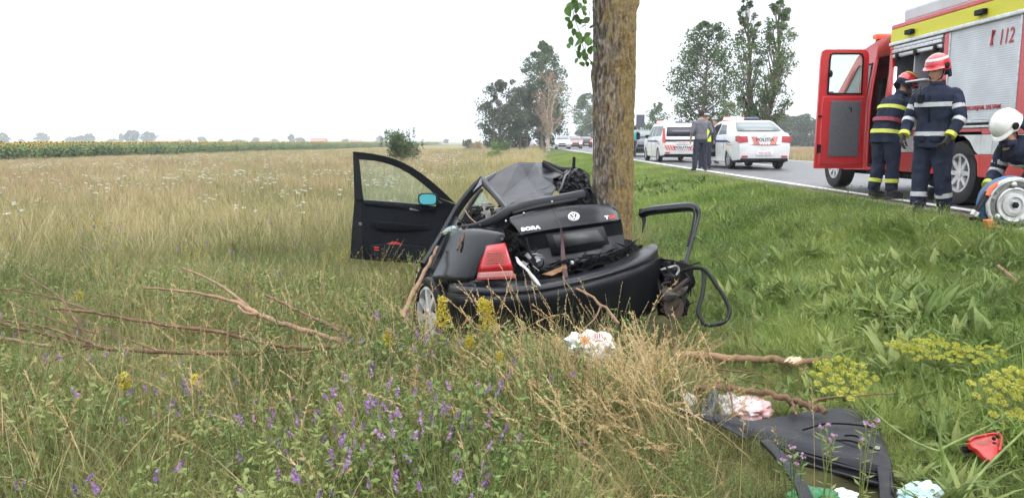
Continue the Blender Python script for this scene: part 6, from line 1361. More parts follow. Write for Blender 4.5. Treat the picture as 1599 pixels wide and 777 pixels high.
# ================================================================== GRASS AND HERBS (stuff)
G_green = leafmat('grass_green', (0.095, 0.12, 0.030), (0.165, 0.185, 0.052), (0.30, 0.27, 0.105), scale=0.5)
G_bank = leafmat('grass_bank', (0.085, 0.15, 0.024), (0.165, 0.255, 0.045), (0.30, 0.35, 0.095), scale=0.8)
G_dry = leafmat('grass_dry', (0.18, 0.18, 0.08), (0.34, 0.30, 0.14), (0.52, 0.43, 0.24), scale=0.25, trans=0.25)
G_mix = leafmat('grass_mixed', (0.10, 0.13, 0.042), (0.22, 0.225, 0.085), (0.45, 0.36, 0.19), scale=0.2, trans=0.3)
G_pink = leafmat('grass_russet', (0.26, 0.18, 0.095), (0.37, 0.26, 0.15), (0.46, 0.37, 0.22), scale=0.12, trans=0.25)
G_straw = leafmat('straw', (0.24, 0.165, 0.07), (0.40, 0.29, 0.135), (0.54, 0.41, 0.22), scale=2, trans=0.15)
L_herb = leafmat('herb_leaf', (0.08, 0.13, 0.03), (0.13, 0.195, 0.05), (0.22, 0.26, 0.08), scale=1.0)
F_purple = leafmat('vetch_flower', (0.17, 0.08, 0.27), (0.32, 0.17, 0.43), (0.50, 0.31, 0.52), scale=3, trans=0.3)
F_white = leafmat('umbel_white', (0.45, 0.45, 0.38), (0.64, 0.64, 0.58), scale=3, trans=0.2)
F_yellow = leafmat('bedstraw_yellow', (0.46, 0.36, 0.04), (0.62, 0.52, 0.07), scale=3, trans=0.3)
F_pars = leafmat('parsnip_yellow', (0.36, 0.38, 0.06), (0.56, 0.55, 0.12), scale=3, trans=0.3)
F_pink = leafmat('thistle_pink', (0.40, 0.22, 0.36), (0.55, 0.38, 0.5), scale=3, trans=0.3)

def blade(mb, tn, x, y, z, h, wd, a, lean, curl, seg=3, t=None, mi=0, r=None):
    """one bent tapering blade: a = heading it leans towards"""
    dx, dy = math.cos(a), math.sin(a); px_, py_ = -dy, dx
    tw = rnd.uniform(-0.8, 0.8); px_, py_ = px_ * math.cos(tw) + dx * math.sin(tw) * 0.7, py_ * math.cos(tw) + dy * math.sin(tw) * 0.7
    vs = []; th = lean; cx_, cz_ = 0.0, 0.0
    for i in range(seg + 1):
        wi = wd * (1 - (i / seg) ** 1.8) * (0.75 + 0.25 * min(1, i * 1.0)) * 0.5
        c = (x + dx * cx_, y + dy * cx_, z + cz_)
        if i < seg: vs += [(c[0] - px_ * wi, c[1] - py_ * wi, c[2]), (c[0] + px_ * wi, c[1] + py_ * wi, c[2])]
        else: vs += [c]
        cx_ += math.sin(th) * h / seg; cz_ += math.cos(th) * h / seg; th += curl / seg
    fs = [(2 * i, 2 * i + 1, 2 * i + 3, 2 * i + 2) for i in range(seg - 1)] + [(2 * seg - 2, 2 * seg - 1, 2 * seg)]
    mb.add(vs, fs, mi); tn += [t if t is not None else rnd.random()] * len(fs)
def finish(mb, tn, mats):
    me = bpy.data.meshes.new('tuft'); me.from_pydata(mb.v, [], mb.f)
    for m in mats: me.materials.append(m)
    me.polygons.foreach_set('material_index', mb.m); tint(me, tn); return me
def tuft(n, rad, h0, h1, wd, lean, curl, m, seg=3, aniso=None):
    mb = MB(); tn = []
    for _ in range(n):
        r = rad * math.sqrt(rnd.random()); a = rnd.uniform(0, 2 * PI)
        la = a + rnd.gauss(0, 0.9) if aniso is None else rnd.gauss(aniso, 0.7)
        blade(mb, tn, r * math.cos(a), r * math.sin(a), -0.02, rnd.uniform(h0, h1), wd * rnd.uniform(0.6, 1.3), la, abs(rnd.gauss(0, lean)), abs(rnd.gauss(curl, curl * 0.5)), seg)
    return finish(mb, tn, [m])
def quadflower(mb, tn, c, s, mi, t=None):
    n = Vector((rnd.gauss(0, 1), rnd.gauss(0, 1), rnd.gauss(0, 1) + 0.3)).normalized()
    u = n.orthogonal().normalized() * s; v = n.cross(u)
    mb.add([c - u - v, c + u - v, c + u + v, c - u + v], [(0, 1, 2, 3)], mi); tn.append(rnd.random() if t is None else t)
def stalk(mb, tn, x, y, h, a, lean, curl, wd, seeds, mi=0, smi=0, seedlen=0.28, z=0.0, seg=6, bush=0.012):
    """thin stem ending in a grass panicle"""
    pts = []; th = lean; p = Vector((x, y, z)); d = Vector((math.cos(a), math.sin(a), 0))
    for i in range(seg + 1):
        pts.append(p.copy()); p = p + (d * math.sin(th) + Vector((0, 0, math.cos(th)))) * h / seg; th += curl / seg * (0.4 + 1.4 * i / seg)
    t = rnd.random()
    s0 = len(mb.f); mb.tube(pts, [wd * (1 - 0.55 * i / seg) for i in range(seg + 1)], 3, False, mi); tn += [t] * (len(mb.f) - s0)
    for k in range(seeds):
        f = 1 - seedlen * rnd.random(); q = f * seg; i = min(seg - 1, int(q)); c = pts[i].lerp(pts[i + 1], q - i)
        dr = (pts[i + 1] - pts[i]).normalized() + Vector((rnd.gauss(0, 0.35), rnd.gauss(0, 0.35), rnd.gauss(0, 0.35))); dr.normalize()
        sd = dr.orthogonal().normalized() * wd * 1.3; l = bush * rnd.uniform(0.7, 1.8)
        mb.add([c - sd * 0.3, c + dr * l * 0.5 + sd, c + dr * l, c + dr * l * 0.5 - sd], [(0, 1, 2, 3)], smi); tn.append(min(1, t + 0.2))
def herb(n, rad, h0, h1, flower=None, fl=0, ls=0.022, leaf=None, upright=0.25, spike=0.04):
    """leafy stems with narrow leaflets, optional flower spikes"""
    mb = MB(); tn = []
    for k in range(n):
        r = rad * math.sqrt(rnd.random()); a = rnd.uniform(0, 2 * PI); h = rnd.uniform(h0, h1)
        la = rnd.uniform(0, 2 * PI); th = abs(rnd.gauss(0, upright)); cu = rnd.uniform(0, 0.7)
        p = Vector((r * math.cos(a), r * math.sin(a), 0)); d = Vector((math.cos(la), math.sin(la), 0)); pts = []
        for i in range(5):
            pts.append(p.copy()); p = p + (d * math.sin(th) + Vector((0, 0, math.cos(th)))) * h / 4; th += cu / 4
        s0 = len(mb.f); mb.tube(pts, 0.0016, 3, False, 0); t = rnd.random(); tn += [t] * (len(mb.f) - s0)
        for j in range(int(h / 0.028)):
            q = rnd.uniform(0.15, 1) * 4; i = min(3, int(q)); c = pts[i].lerp(pts[i + 1], q - i)
            b = rnd.uniform(0, 2 * PI); o = Vector((math.cos(b), math.sin(b), rnd.uniform(-0.1, 0.9))).normalized()
            l = ls * rnd.uniform(0.7, 1.8); sd = o.cross(Vector((rnd.gauss(0, .4), rnd.gauss(0, .4), 1))).normalized() * l * 0.22
            mb.add([c, c + o * l * 0.5 + sd, c + o * l, c + o * l * 0.5 - sd], [(0, 1, 2, 3)], 0); tn.append(min(1, max(0, t + rnd.gauss(0, .25))))
        if k < fl:
            top = pts[-1]; ax = (pts[-1] - pts[-2]).normalized()
            for j in range(22):
                u = rnd.random(); c = top + ax * (u * spike) + Vector((rnd.gauss(0, 1), rnd.gauss(0, 1), rnd.gauss(0, 1))) * 0.0045 * (1.25 - u)
                quadflower(mb, tn, c, rnd.uniform(0.0022, 0.0046), 1)
    return finish(mb, tn, [leaf or L_herb, flower or F_purple])
def broadleaf(n, h):
    mb = MB(); tn = []
    for k in range(n):
        a = rnd.uniform(0, 2 * PI); l = h * rnd.uniform(0.6, 1.2); wd = l * rnd.uniform(0.13, 0.24); th = rnd.uniform(0.2, 1.0); cu = rnd.uniform(0.5, 1.5)
        d = Vector((math.cos(a), math.sin(a), 0)); sd = Vector((-d.y, d.x, 0)); p = d * 0.01; rows = []
        for i in range(6):
            wi = wd * math.sin(PI * (0.06 + 0.94 * i / 5) ** 0.8) * 0.5 + 0.001
            nn = d * -math.cos(th) + Vector((0, 0, math.sin(th)))
            rows.append([p - sd * wi + nn * wi * 0.35, p.copy(), p + sd * wi + nn * wi * 0.35]); p = p + (d * math.sin(th) + Vector((0, 0, math.cos(th)))) * l / 5; th += cu / 5
        s0 = len(mb.f); mb.loft(rows, False, False, 0); tn += [rnd.random()] * (len(mb.f) - s0)
    return finish(mb, tn, [L_herb])
def umbel(h, n, mfl, spread=0.05, fs=0.006, heads=3, leaf=True):
    mb = MB(); tn = []
    for k in range(heads):
        a = rnd.uniform(0, 2 * PI); th = rnd.uniform(0.03, 0.35); top = Vector((math.cos(a) * math.sin(th), math.sin(a) * math.sin(th), math.cos(th))) * h * rnd.uniform(0.75, 1)
        s0 = len(mb.f); mb.tube([(0, 0, 0), top * 0.5 + Vector((0, 0, 0.02)), top], 0.002, 3, False, 0); tn += [0.5] * (len(mb.f) - s0)
        for j in range(n):
            b = rnd.uniform(0, 2 * PI); r = spread * math.sqrt(rnd.random())
            quadflower(mb, tn, top + Vector((math.cos(b) * r, math.sin(b) * r, 0.01 - r * 0.1)), fs * rnd.uniform(0.6, 1.3), 1)
    for k in range(10):
        blade(mb, tn, 0, 0, 0, h * rnd.uniform(.3, .6), 0.006, rnd.uniform(0, 6.3), 0.3, 0.8, 3, mi=0)
    return finish(mb, tn, [L_herb, mfl])
def drytuft(n, rad, h0, h1, seeds, lean, curl, m=None, sm_=None, wd=0.0012, extra=0):
    mb = MB(); tn = []
    for _ in range(n):
        r = rad * math.sqrt(rnd.random()); a = rnd.uniform(0, 2 * PI)
        stalk(mb, tn, r * math.cos(a), r * math.sin(a), rnd.uniform(h0, h1), rnd.uniform(0, 2 * PI), abs(rnd.gauss(0, lean)), rnd.uniform(0, curl), wd, seeds)
    for _ in range(extra):
        r = rad * math.sqrt(rnd.random()); a = rnd.uniform(0, 2 * PI)
        blade(mb, tn, r * math.cos(a), r * math.sin(a), 0, rnd.uniform(h0 * .4, h1 * .6), 0.004, rnd.uniform(0, 6.3), abs(rnd.gauss(0, .4)), rnd.uniform(.3, 1.6))
    return finish(mb, tn, [m or G_dry])


# ================================================================== PROPS AND DEBRIS
# hose reel
M_reel = mat('reel_silver', (.50, .51, .50), .35, metal=.6, var=.25, vscale=8)
rl = empty('hydraulic_hose_reel', P(1581, 320, 7.85), 0, 'silver disc hose reel with blue and orange hose standing on the verge', 'hose reel')
Rm = frame((0, 0, 0), (-.97, .24, 0), (0, 0, 1)); Rm = frame((0, 0, 0), (.97, -.05, 0), (0, 0.06, 1))
r0 = .262
def rb(mb, n, m, **k): return mb.build(n, m, rl, **k)
mb = MB()
for rr_, tt in ((r0, .016), (r0 * .94, .012), (r0 * .62, .012)): mb.tube([Rm @ Vector((rr_ * math.cos(2 * PI * k / 40), rr_ * math.sin(2 * PI * k / 40), .03)) for k in range(41)], tt, 8)
rb(mb, 'rim_ring', M_reel, smooth=True)
for j in range(3):
    mb = MB(); a0 = R(35 + 120 * j)
    mb.loft([[Rm @ Vector((q * math.cos(a), q * math.sin(a), .03 + z)) for q in (r0 * .90, r0 * .76)] for z, a in [(.0, a0 + R(8) + R(104) * i / 10) for i in range(11)]], False, False); solid(rb(mb, 'cut_out_segment', mat('reel_grey', (.11, .12, .115), .6, var=.5, vscale=20)), .01)
mb = MB(); mb.lathe([(r0 * .64, .025), (r0 * .60, .035), (r0 * .46, .028), (r0 * .44, .045), (r0 * .30, .05), (r0 * .27, .03), (r0 * .17, .03), (r0 * .15, .045), (.006, .045)], 36, Rm); rb(mb, 'hub_disc', M_reel, smooth=True, ang=30)
mb = MB(); mb.lathe([(r0 * .97, -.005), (r0 * .97, .01)], 40, Rm); rb(mb, 'side_plate', mat('reel_plate', (.30, .31, .30), .45, metal=.4, var=.3, vscale=10), smooth=False)
for j in range(3):
    a0 = R(95 + 120 * j); mb = MB(); mb.ball(Rm @ Vector((r0 * .77 * math.cos(a0), r0 * .77 * math.sin(a0), .045)), (.03, .018, .03), 12, 8); rb(mb, 'rivet', M_reel, smooth=True)
mb = MB(); mb.lathe([(.034, .045), (.034, .06), (.01, .065)], 6, Rm); rb(mb, 'hub_nut', M_blk)
for (c_, rr_, z) in ((mat('hose_blue', (.02, .13, .30), .5), r0 * 1.03, -.04), (mat('hose_grey', (.08, .09, .10), .5), r0 * 1.02, -.09), (_mc['hose_blue'], r0 * .99, -.135)):
    mb = MB(); mb.tube([Rm @ Vector((rr_ * math.cos(2 * PI * k / 36), rr_ * math.sin(2 * PI * k / 36), z)) for k in range(37)], .024, 8); rb(mb, 'hose_winding', c_, smooth=True)
def rp(px, py, d): return P(px, py, d) - Vector(rl.location)
mb = MB(); mb.tube(crom([rp(1541, 306, 7.8), rp(1546, 296, 7.82), rp(1556, 288, 7.85), rp(1568, 283, 7.9)], 4), .024, 8); rb(mb, 'orange_hose_end', mat('hose_orange', (.55, .10, .03), .5), smooth=True)
for (a, b) in (((1545, 304), (1524, 336)), ((1540, 300), (1519, 333))):
    mb = MB(); mb.tube([rp(*a, 7.82), rp((a[0] + b[0]) / 2, (a[1] + b[1]) / 2, 7.80), rp(*b, 7.78)], [.016, .014, .018], 8); rb(mb, 'coupling_hose', M_rub, smooth=True)
    mb = MB(); mb.tube([rp(b[0] + 3, b[1] - 5, 7.78), rp(b[0] - 1, b[1] + 2, 7.78)], .022, 8); rb(mb, 'coupling', M_reel, smooth=True)
mb = MB(); mb.tube([rp(1514, 341, 7.8), rp(1535, 343, 7.78), rp(1570, 350, 7.8), rp(1599, 352, 7.8)], .016, 8); mb.tube([rp(1535, 343, 7.78), rp(1545, 335, 7.9)], .014, 6); rb(mb, 'foot_frame', M_blk, smooth=True)
ch = MB(); ch.prism([P(1541, 344, 7.6), P(1552, 343, 7.6), P(1559, 354, 7.6), P(1556, 360, 7.6), P(1544, 362, 7.6)], (.01, .09, 0)); tag(ch.build('wheel_chock', mat('chock_orange', (.55, .16, .04), .6, var=.2), bevel=.006), 'small orange wedge under the hose reel', 'wedge')

# --- broken branches
M_branch = mat('broken_branch_bark', (.125, .068, .038), .9, var=.4, vscale=14, bump=.5, bscale=60, dirt=(.22, .145, .09), dscale=12, dlo=.55, dhi=.7)
M_branchp = mat('pale_branch_bark', (.24, .15, .092), .9, var=.3, vscale=12, bump=.4, bscale=60)
M_wood = mat('split_wood', (.72, .58, .40), .8, var=.2, vscale=30)
def branch(name, label, parts_, m=M_branch, group=None, cat='branch', tips=None):
    """parts_: list of (name, [(px,py,height above ground)], radius pixels start, end)"""
    root = None
    for i, (nm, pts, r0_, r1_) in enumerate(parts_):
        W_ = []
        for q in pts:
            W_.append(P(q[0], q[1], q[3]) if len(q) > 3 else G(q[0], q[1], q[2]))
        if root is None: root = empty(name, W_[0], 0, label, cat, group)
        if len(W_) < 3: W_ = [W_[0], W_[0].lerp(W_[1], .5), W_[1]]
        c = crom(W_, 5); n = len(c); rr2 = random.Random(i + len(label))
        c = [p + Vector((rr2.gauss(0, 1), rr2.gauss(0, 1), rr2.gauss(0, 1))) * r1_ * .0011 for p in c]
        rad = [((r0_ + (r1_ - r0_) * k / (n - 1)) * (1 + .07 * rr2.uniform(-1, 1))) * .88 * (p.y / F) for k, p in enumerate(c)]
        mb = MB(); mb.tube([p - Vector(root.location) for p in c], rad, 9); mb.build(nm, m, root, smooth=True, ang=70)
    return root
g_ = 'broken branches lying left of the wreck'
branch('fallen_branch', 'long brown broken branch lying lowest, running from beside the car to the left edge', [('limb', [(540, 533, .34), (500, 541, .34), (430, 547, .33), (360, 551, .33), (270, 550, .33), (200, 546, .32), (140, 541, .32), (80, 524, .33), (4, 504, .34)], 4.6, 2.8), ('side_twig', [(140, 543, .32), (110, 552, .30), (68, 569, .26)], 2.6, 1.2), ('side_twig', [(140, 541, .32), (118, 500, .45), (90, 462, .55), (36, 428, .62)], 2.6, 1.0), ('side_twig', [(170, 546, .32), (100, 520, .4), (60, 508, .4), (8, 501, .4)], 2.8, 1.4), ('side_twig', [(150, 520, .4), (100, 505, .42), (20, 475, .45)], 1.6, .8), ('side_twig', [(270, 550, .33), (240, 545, .33), (200, 530, .4), (150, 508, .45), (100, 485, .5)], 1.8, .8)], group=g_)
branch('fallen_branch', 'long thin curved branch lying above the lowest one, ending at the left edge', [('limb', [(520, 540, .36), (470, 543, .36), (410, 535, .40), (350, 520, .42), (280, 510, .44), (200, 497, .46), (140, 487, .48), (78, 481, .5)], 3.8, 2.4), ('side_twig', [(150, 489, .48), (100, 470, .52), (50, 457, .54), (0, 450, .56)], 2.0, 1.2), ('side_twig', [(350, 520, .42), (380, 516, .44), (414, 516, .42)], 1.4, .8)], group=g_)
branch('fallen_branch', 'forked pale brown branch rising from the car towards upper left', [('limb', [(536, 534, .36), (500, 524, .36), (450, 507, .38), (405, 492, .42), (370, 472, .48)], 5.4, 4.0), ('side_twig', [(372, 473, .48), (340, 464, .52), (290, 455, .55), (225, 449, .58)], 3.6, 1.8), ('side_twig', [(400, 490, .42), (370, 464, .5), (330, 437, .56), (283, 418, .6)], 3.2, 1.4), ('side_twig', [(405, 492, .42), (380, 486, .45), (370, 470, .46)], 3.0, 2.2)], m=M_branchp, group=g_)
branch('fallen_branch', 'short dark stick lying nearest the open car door', [('limb', [(532, 517, .40), (490, 497, .42), (450, 477, .44), (415, 461, .46)], 3.4, 2.2)], group=g_)
branch('fallen_branch', 'bare pale branch end at the far left edge', [('limb', [(88, 540, .30), (40, 534, .30), (-20, 525, .30)], 2.6, 3.4)], m=M_branchp, group=g_)
branch('fallen_branch', 'thin branch ending beneath the lowest branch near the car', [('limb', [(530, 541, .33), (480, 549, .32), (440, 555, .31), (395, 560, .30)], 2.6, 1.6)], m=M_branchp, group=g_)
branch('leaning_stick', 'tan stick leaning against the left rear wheel of the wreck', [('stick', [(685, 384, 0, 6.15), (676, 400, 0, 6.0), (662, 424, 0, 5.85), (646, 456, 0, 5.65), (628, 494, 0, 5.45)], 2.2, 5.0)], m=M_branchp, cat='stick')
branch('thin_twig', 'thin straw coloured twig caught on the rear pillar of the wreck', [('stick', [(688, 364, 0, 6.4), (712, 359, 0, 6.15), (730, 354, 0, 5.95)], .9, .9), ('stick', [(726, 328, 0, 6.6), (736, 342, 0, 6.2), (750, 351, 0, 5.92)], 1.2, 1.0)], m=M_branchp, cat='twig')
branch('brown_stick', 'short brown stick hanging over the wing above the tail lamp', [('stick', [(728, 357, 0, 5.9), (722, 372, 0, 5.8), (714, 390, 0, 5.74)], 1.6, 2.6)], cat='stick')
branch('broken_stick', 'broken stick poking up in front of the rear bumper', [('stick', [(901, 450, 0, 5.0), (925, 465, 0, 4.95), (950, 485, 0, 4.9), (966, 505, 0, 4.85)], 1.8, 3.2), ('side_twig', [(938, 475, 0, 4.92), (930, 495, 0, 4.88), (905, 520, 0, 4.8), (880, 540, 0, 4.75)], 1.6, 1.0)], m=M_branchp, cat='stick')
b1 = branch('fallen_log', 'thick broken branch with pale split end lying right of the golden grass', [('limb', [(1050, 553, .10), (1110, 557, .10), (1160, 560, .10), (1205, 562, .11), (1243, 563, .12)], 7.5, 6.5), ('end_piece', [(1233, 567, .11), (1262, 563, .11), (1296, 560, .11)], 6.0, 4.5)], m=mat('log_bark', (.23, .135, .078), .9, var=.45, vscale=9, bump=.5, bscale=50, dirt=(.10, .07, .05), dscale=7, dlo=.6, dhi=.7), cat='branch')
mb = MB()
for k in range(9):
    c = G(1238 + rnd.uniform(-8, 8), 561 + rnd.uniform(-4, 4), .15); u = Vector((rnd.gauss(.6, .4), rnd.gauss(0, .4), rnd.gauss(.2, .3))).normalized() * .035; v = Vector((0, .3, 1)).normalized() * .008
    mb.add([c - u - b1.location, c + v - b1.location, c + u - b1.location, c - v - b1.location], [(0, 1, 2, 3)])
solid(mb.build('splinter', M_wood, b1), .004)['kind'] = 'stuff'
branch('fallen_branch', 'curved brown branch lying behind the plastic bags', [('limb', [(1082, 608, .16), (1110, 605, .16), (1150, 607, .16), (1195, 613, .15), (1235, 624, .14), (1262, 634, .13), (1290, 640, .12)], 5.5, 6.0), ('side_twig', [(1236, 624, .14), (1238, 634, .12), (1243, 648, .10)], 3.2, 2.6), ('side_twig', [(1085, 607, .17), (1110, 600, .2), (1132, 595, .2)], 3.0, 1.8), ('side_twig', [(1137, 590, .25), (1139, 608, .22), (1142, 622, .2), (1146, 650, .16)], 2.0, 1.6), ('side_twig', [(1262, 630, .13), (1290, 621, .13), (1340, 617, .12), (1405, 613, .12)], 3.0, 1.2)], cat='branch')
branch('brown_twig', 'row of thin brown twigs between the two thick branches on the right', [('stick', [(1060, 566, .1), (1120, 576, .1), (1180, 583, .1)], 2.0, 1.2), ('stick', [(1080, 592, .12), (1130, 586, .1), (1195, 600, .1)], 1.8, 1.0), ('stick', [(1150, 574, .1), (1185, 583, .1), (1210, 600, .1)], 1.4, 1.0)], cat='twig')
branch('grey_stick', 'dead stick lying in the grass near the right edge', [('stick', [(1558, 416, .12), (1575, 428, .12), (1592, 444, .1)], 3.4, 2.6)], m=M_branchp, cat='stick')
branch('dry_stem', 'short dry stem standing among the grass below the left branches', [('stick', [(545, 655, .25), (556, 642, .27), (569, 628, .3)], 3.2, 2.6)], m=M_branchp, cat='stick')

# --- plastic bags and scraps
def crumple(name, label, cat, c, r, m, seed, amp=.35, sub=4, sc=1.0, freq=3.0, extra=None):
    bm = bmesh.new(); bmesh.ops.create_icosphere(bm, subdivisions=sub, radius=1)
    for v in bm.verts:
        n = v.co.copy(); k = 1.1 - amp * 1.7 * abs(noise.noise(n * freq * .45 + Vector((seed, 0, 0)))) - amp * .75 * abs(noise.noise(Vector((n.x * .6, n.y, n.z * 1.6)) * freq * 1.1 + Vector((0, seed, 0)))) - amp * .3 * abs(noise.noise(n * freq * 2.4)) + .25 * max(0, noise.noise(n * 1.3 + Vector((seed, 3, 0))))
        v.co = Vector((n.x * r[0], n.y * r[1], n.z * r[2])) * k
    me = bpy.data.meshes.new(name); bm.to_mesh(me); bm.free(); me.materials.append(m); me.polygons.foreach_set('use_smooth', [True] * len(me.polygons))
    try: me.set_sharp_from_angle(angle=R(28))
    except Exception: pass
    if extra:
        root = empty(name, c, 0, label, cat); o = bpy.data.objects.new('bag_skin', me); COL.objects.link(o); o.parent = root; return root
    o = bpy.data.objects.new(name, me); COL.objects.link(o); o.location = c; tag(o, label, cat); return o
M_bag = mat('white_polythene', (.72, .73, .74), .38, spec=.5, var=.06, bump=.4, bscale=30)
bag = crumple('plastic_bag', 'white carrier bag with orange and red print lying before the bumper', 'plastic bag', P(921, 540, 4.62), (.155, .10, .10), M_bag, 3, extra=True)
pm = mat('print_orange', (.80, .25, .04), .5); pr2 = mat('print_red', (.55, .05, .06), .5)
Mg = frame(P(913, 531, 4.50) - bag.location, (1, -.1, .02), (0, .25, 1))
mb = MB()
for k in range(4):
    a = k * PI / 4; mb.prism([Mg @ Vector((math.cos(a) * l + math.cos(a + PI / 2) * w_, math.sin(a) * l + math.sin(a + PI / 2) * w_, 0)) for l, w_ in ((-.028, -.005), (.028, -.005), (.028, .005), (-.028, .005))], Mg.to_3x3() @ Vector((0, 0, .003)))
mb.build('printed_star', pm, bag)
mb = MB(); Mg2 = frame(P(935, 527, 4.505) - bag.location, (1, -.1, .1), (0, .25, 1))
for (x, y, w_, h_) in ((-.02, .012, .006, .03), (-.008, .012, .006, .03), (.006, .012, .006, .03), (.02, .01, .005, .026), (0, -.018, .05, .006)): mb.box((x - w_ / 2, y - h_ / 2, 0), (x + w_ / 2, y + h_ / 2, .003), M=Mg2)
mb.build('printed_strokes', pr2, bag)
crumple('plastic_bag', 'translucent white bag filled with something pink beside the curved branch', 'plastic bag', P(1172, 641, 3.95), (.115, .10, .075), mat('pink_polythene', (.66, .30, .31), .35, spec=.6, col2=(.74, .66, .66), vscale=9, bump=.5, bscale=30), 8, amp=.3)
crumple('plastic_bag', 'crumpled white bag between the black mirror piece and the pink bag', 'plastic bag', P(1138, 637, 4.0), (.085, .08, .085), mat('grey_polythene', (.66, .66, .67), .4, spec=.6, col2=(.56, .5, .5), vscale=10, bump=.5, bscale=30), 12, amp=.4)
crumple('paper_scrap', 'small white crumpled tissue left of the black mirror piece', 'tissue', P(1078, 629, 4.0), (.042, .03, .055), M_bag, 17, amp=.35)
crumple('plastic_bag', 'green plastic bag under the black door trim', 'plastic bag', P(1270, 776, 2.92), (.105, .08, .035), mat('green_polythene', (.012, .12, .04), .35, spec=.4, col2=(.03, .20, .08), vscale=14, bump=.5, bscale=30), 21, amp=.35)
crumple('paper_scrap', 'white sheet lying right of the green bag at the bottom edge', 'paper', P(1318, 775, 2.93), (.055, .05, .03), M_bag, 23, amp=.3)
crumple('plastic_bag', 'pale turquoise and white bag at the bottom right edge', 'plastic bag', P(1440, 774, 2.95), (.10, .08, .055), mat('pale_polythene', (.66, .76, .75), .35, spec=.6, col2=(.35, .62, .66), vscale=10, bump=.5, bscale=30), 29, amp=.35)
# red plastic bracket
def gd(px, py, h): return G(px, py, h)
rc = empty('red_plastic_piece', gd(1538, 700, .16), 0, 'broken red plastic part with holes lying in the weeds on the right', 'plastic part')
redm = mat('red_plastic', (.42, .016, .016), .35, coat=.2, dirt=(.16, .03, .02), dscale=14, dlo=.5, dhi=.75)
dR = P(1538, 700, 3.25); o_l = [(1512, 690, 3.28), (1520, 684, 3.32), (1545, 679, 3.36), (1560, 678, 3.36), (1565, 686, 3.33), (1561, 705, 3.22), (1553, 715, 3.16), (1548, 719, 3.13), (1541, 716, 3.15), (1536, 712, 3.17), (1527, 702, 3.22), (1518, 698, 3.25)]
mb = MB(); mb.prism([P(*q) - rc.location for q in o_l], (.0, .02, -.02)); mb.build('red_shell', redm, rc, bevel=.004)
mb = MB(); mb.tube([P(*q) - rc.location + Vector((0, 0, .006)) for q in o_l[:6]], .006, 6); mb.build('rolled_edge', redm, rc, smooth=True)
for (x, y) in ((1547, 686), (1553, 683), (1548, 694)):
    mb = MB(); c = P(x, y, 3.3) - rc.location + Vector((0, -.02, .012)); mb.lathe([(.009, 0), (.009, .003)], 10, frame(c, (1, 0, 0), (0, .8, .6))); mb.build('screw_hole', M_void, rc)
crumple('black_scrap', 'small black torn scrap beside the red plastic part', 'scrap', P(1510, 700, 3.3), (.025, .02, .02), M_blk, 31)

# black door trim panel in the foreground
tp = empty('black_trim_panel', P(1260, 700, 3.3), 0, 'large torn off black plastic door trim lying in the near grass', 'car trim')
def tq(px, py, d): return P(px, py, d) - tp.location
def tsheet(nm, rows, m, th=.008, sub=1):
    mb = MB(); mb.loft([[tq(*q) for q in r] for r in rows], False, False); o = mb.build(nm, m, tp, smooth=True, ang=40)
    solid(o, th, -1)
    bv = o.modifiers.new('b', 'BEVEL'); bv.width = .004; bv.segments = 2; bv.limit_method = 'ANGLE'; bv.angle_limit = R(30); return o
M_tp = mat('grained_black_plastic', (.011, .013, .019), .40, spec=.32, dirt=(.030, .029, .027), dscale=7, dlo=.5, dhi=.85, bump=.35, bscale=300)
tsheet('upper_panel', [[(1170, 668, 3.72), (1215, 661, 3.78), (1260, 652, 3.84), (1310, 646, 3.88), (1362, 649, 3.88)], [(1185, 676, 3.66), (1225, 672, 3.7), (1270, 662, 3.76), (1320, 657, 3.80), (1366, 661, 3.8)], [(1215, 679, 3.62), (1250, 683, 3.6), (1295, 679, 3.60), (1335, 684, 3.58), (1374, 690, 3.60)], [(1250, 686, 3.57), (1285, 693.5, 3.53), (1318, 703, 3.46), (1350, 715, 3.38), (1390, 729, 3.3)]], M_tp)
tsheet('front_face', [[(1113, 655, 3.68), (1150, 663, 3.68), (1215, 678, 3.62), (1285, 693, 3.53), (1340, 712, 3.40), (1390, 728, 3.3)], [(1115, 664, 3.62), (1150, 672, 3.61), (1213, 690, 3.54), (1280, 708, 3.44), (1340, 729, 3.31), (1392, 744, 3.2)], [(1118, 671, 3.62), (1160, 686, 3.58), (1215, 706, 3.5), (1275, 722, 3.4), (1340, 742, 3.28), (1393, 752, 3.2)]], M_tp)
tsheet('side_wing', [[(1362, 648, 3.88), (1366, 661, 3.8), (1374, 681, 3.64), (1380, 702, 3.5), (1390, 728, 3.3), (1394, 777, 2.9)], [(1366, 652, 3.9), (1370, 666, 3.84), (1379, 690, 3.68), (1386, 712, 3.52), (1395, 740, 3.3), (1397, 790, 2.9)]], M_tp, sub=0)
tsheet('lower_bar', [[(1200, 700, 3.42), (1222, 720, 3.28), (1245, 748, 3.1), (1262, 777, 2.93), (1272, 800, 2.8)], [(1186, 702, 3.42), (1205, 722, 3.28), (1226, 750, 3.1), (1242, 779, 2.93), (1250, 800, 2.8)]], M_tp, th=.02)
tsheet('right_upright', [[(1392, 744, 3.2), (1394, 777, 3.0), (1396, 800, 2.85)], [(1370, 744, 3.22), (1373, 777, 3.02), (1374, 800, 2.87)]], M_tp, th=.02)
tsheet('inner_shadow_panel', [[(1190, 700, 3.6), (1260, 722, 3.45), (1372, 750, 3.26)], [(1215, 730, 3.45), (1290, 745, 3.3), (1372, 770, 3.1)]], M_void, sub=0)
for (a, b_, d0, d1) in (((1215, 708), (1370, 752), 3.46, 3.2), ((1222, 722), (1372, 766), 3.36, 3.1)):
    mb = MB(); mb.tube([tq(*a, d0), tq((a[0] + b_[0]) / 2, (a[1] + b_[1]) / 2 + 1, (d0 + d1) / 2), tq(*b_, d1)], .008, 6); mb.build('inner_rib', M_tp, tp, smooth=True)
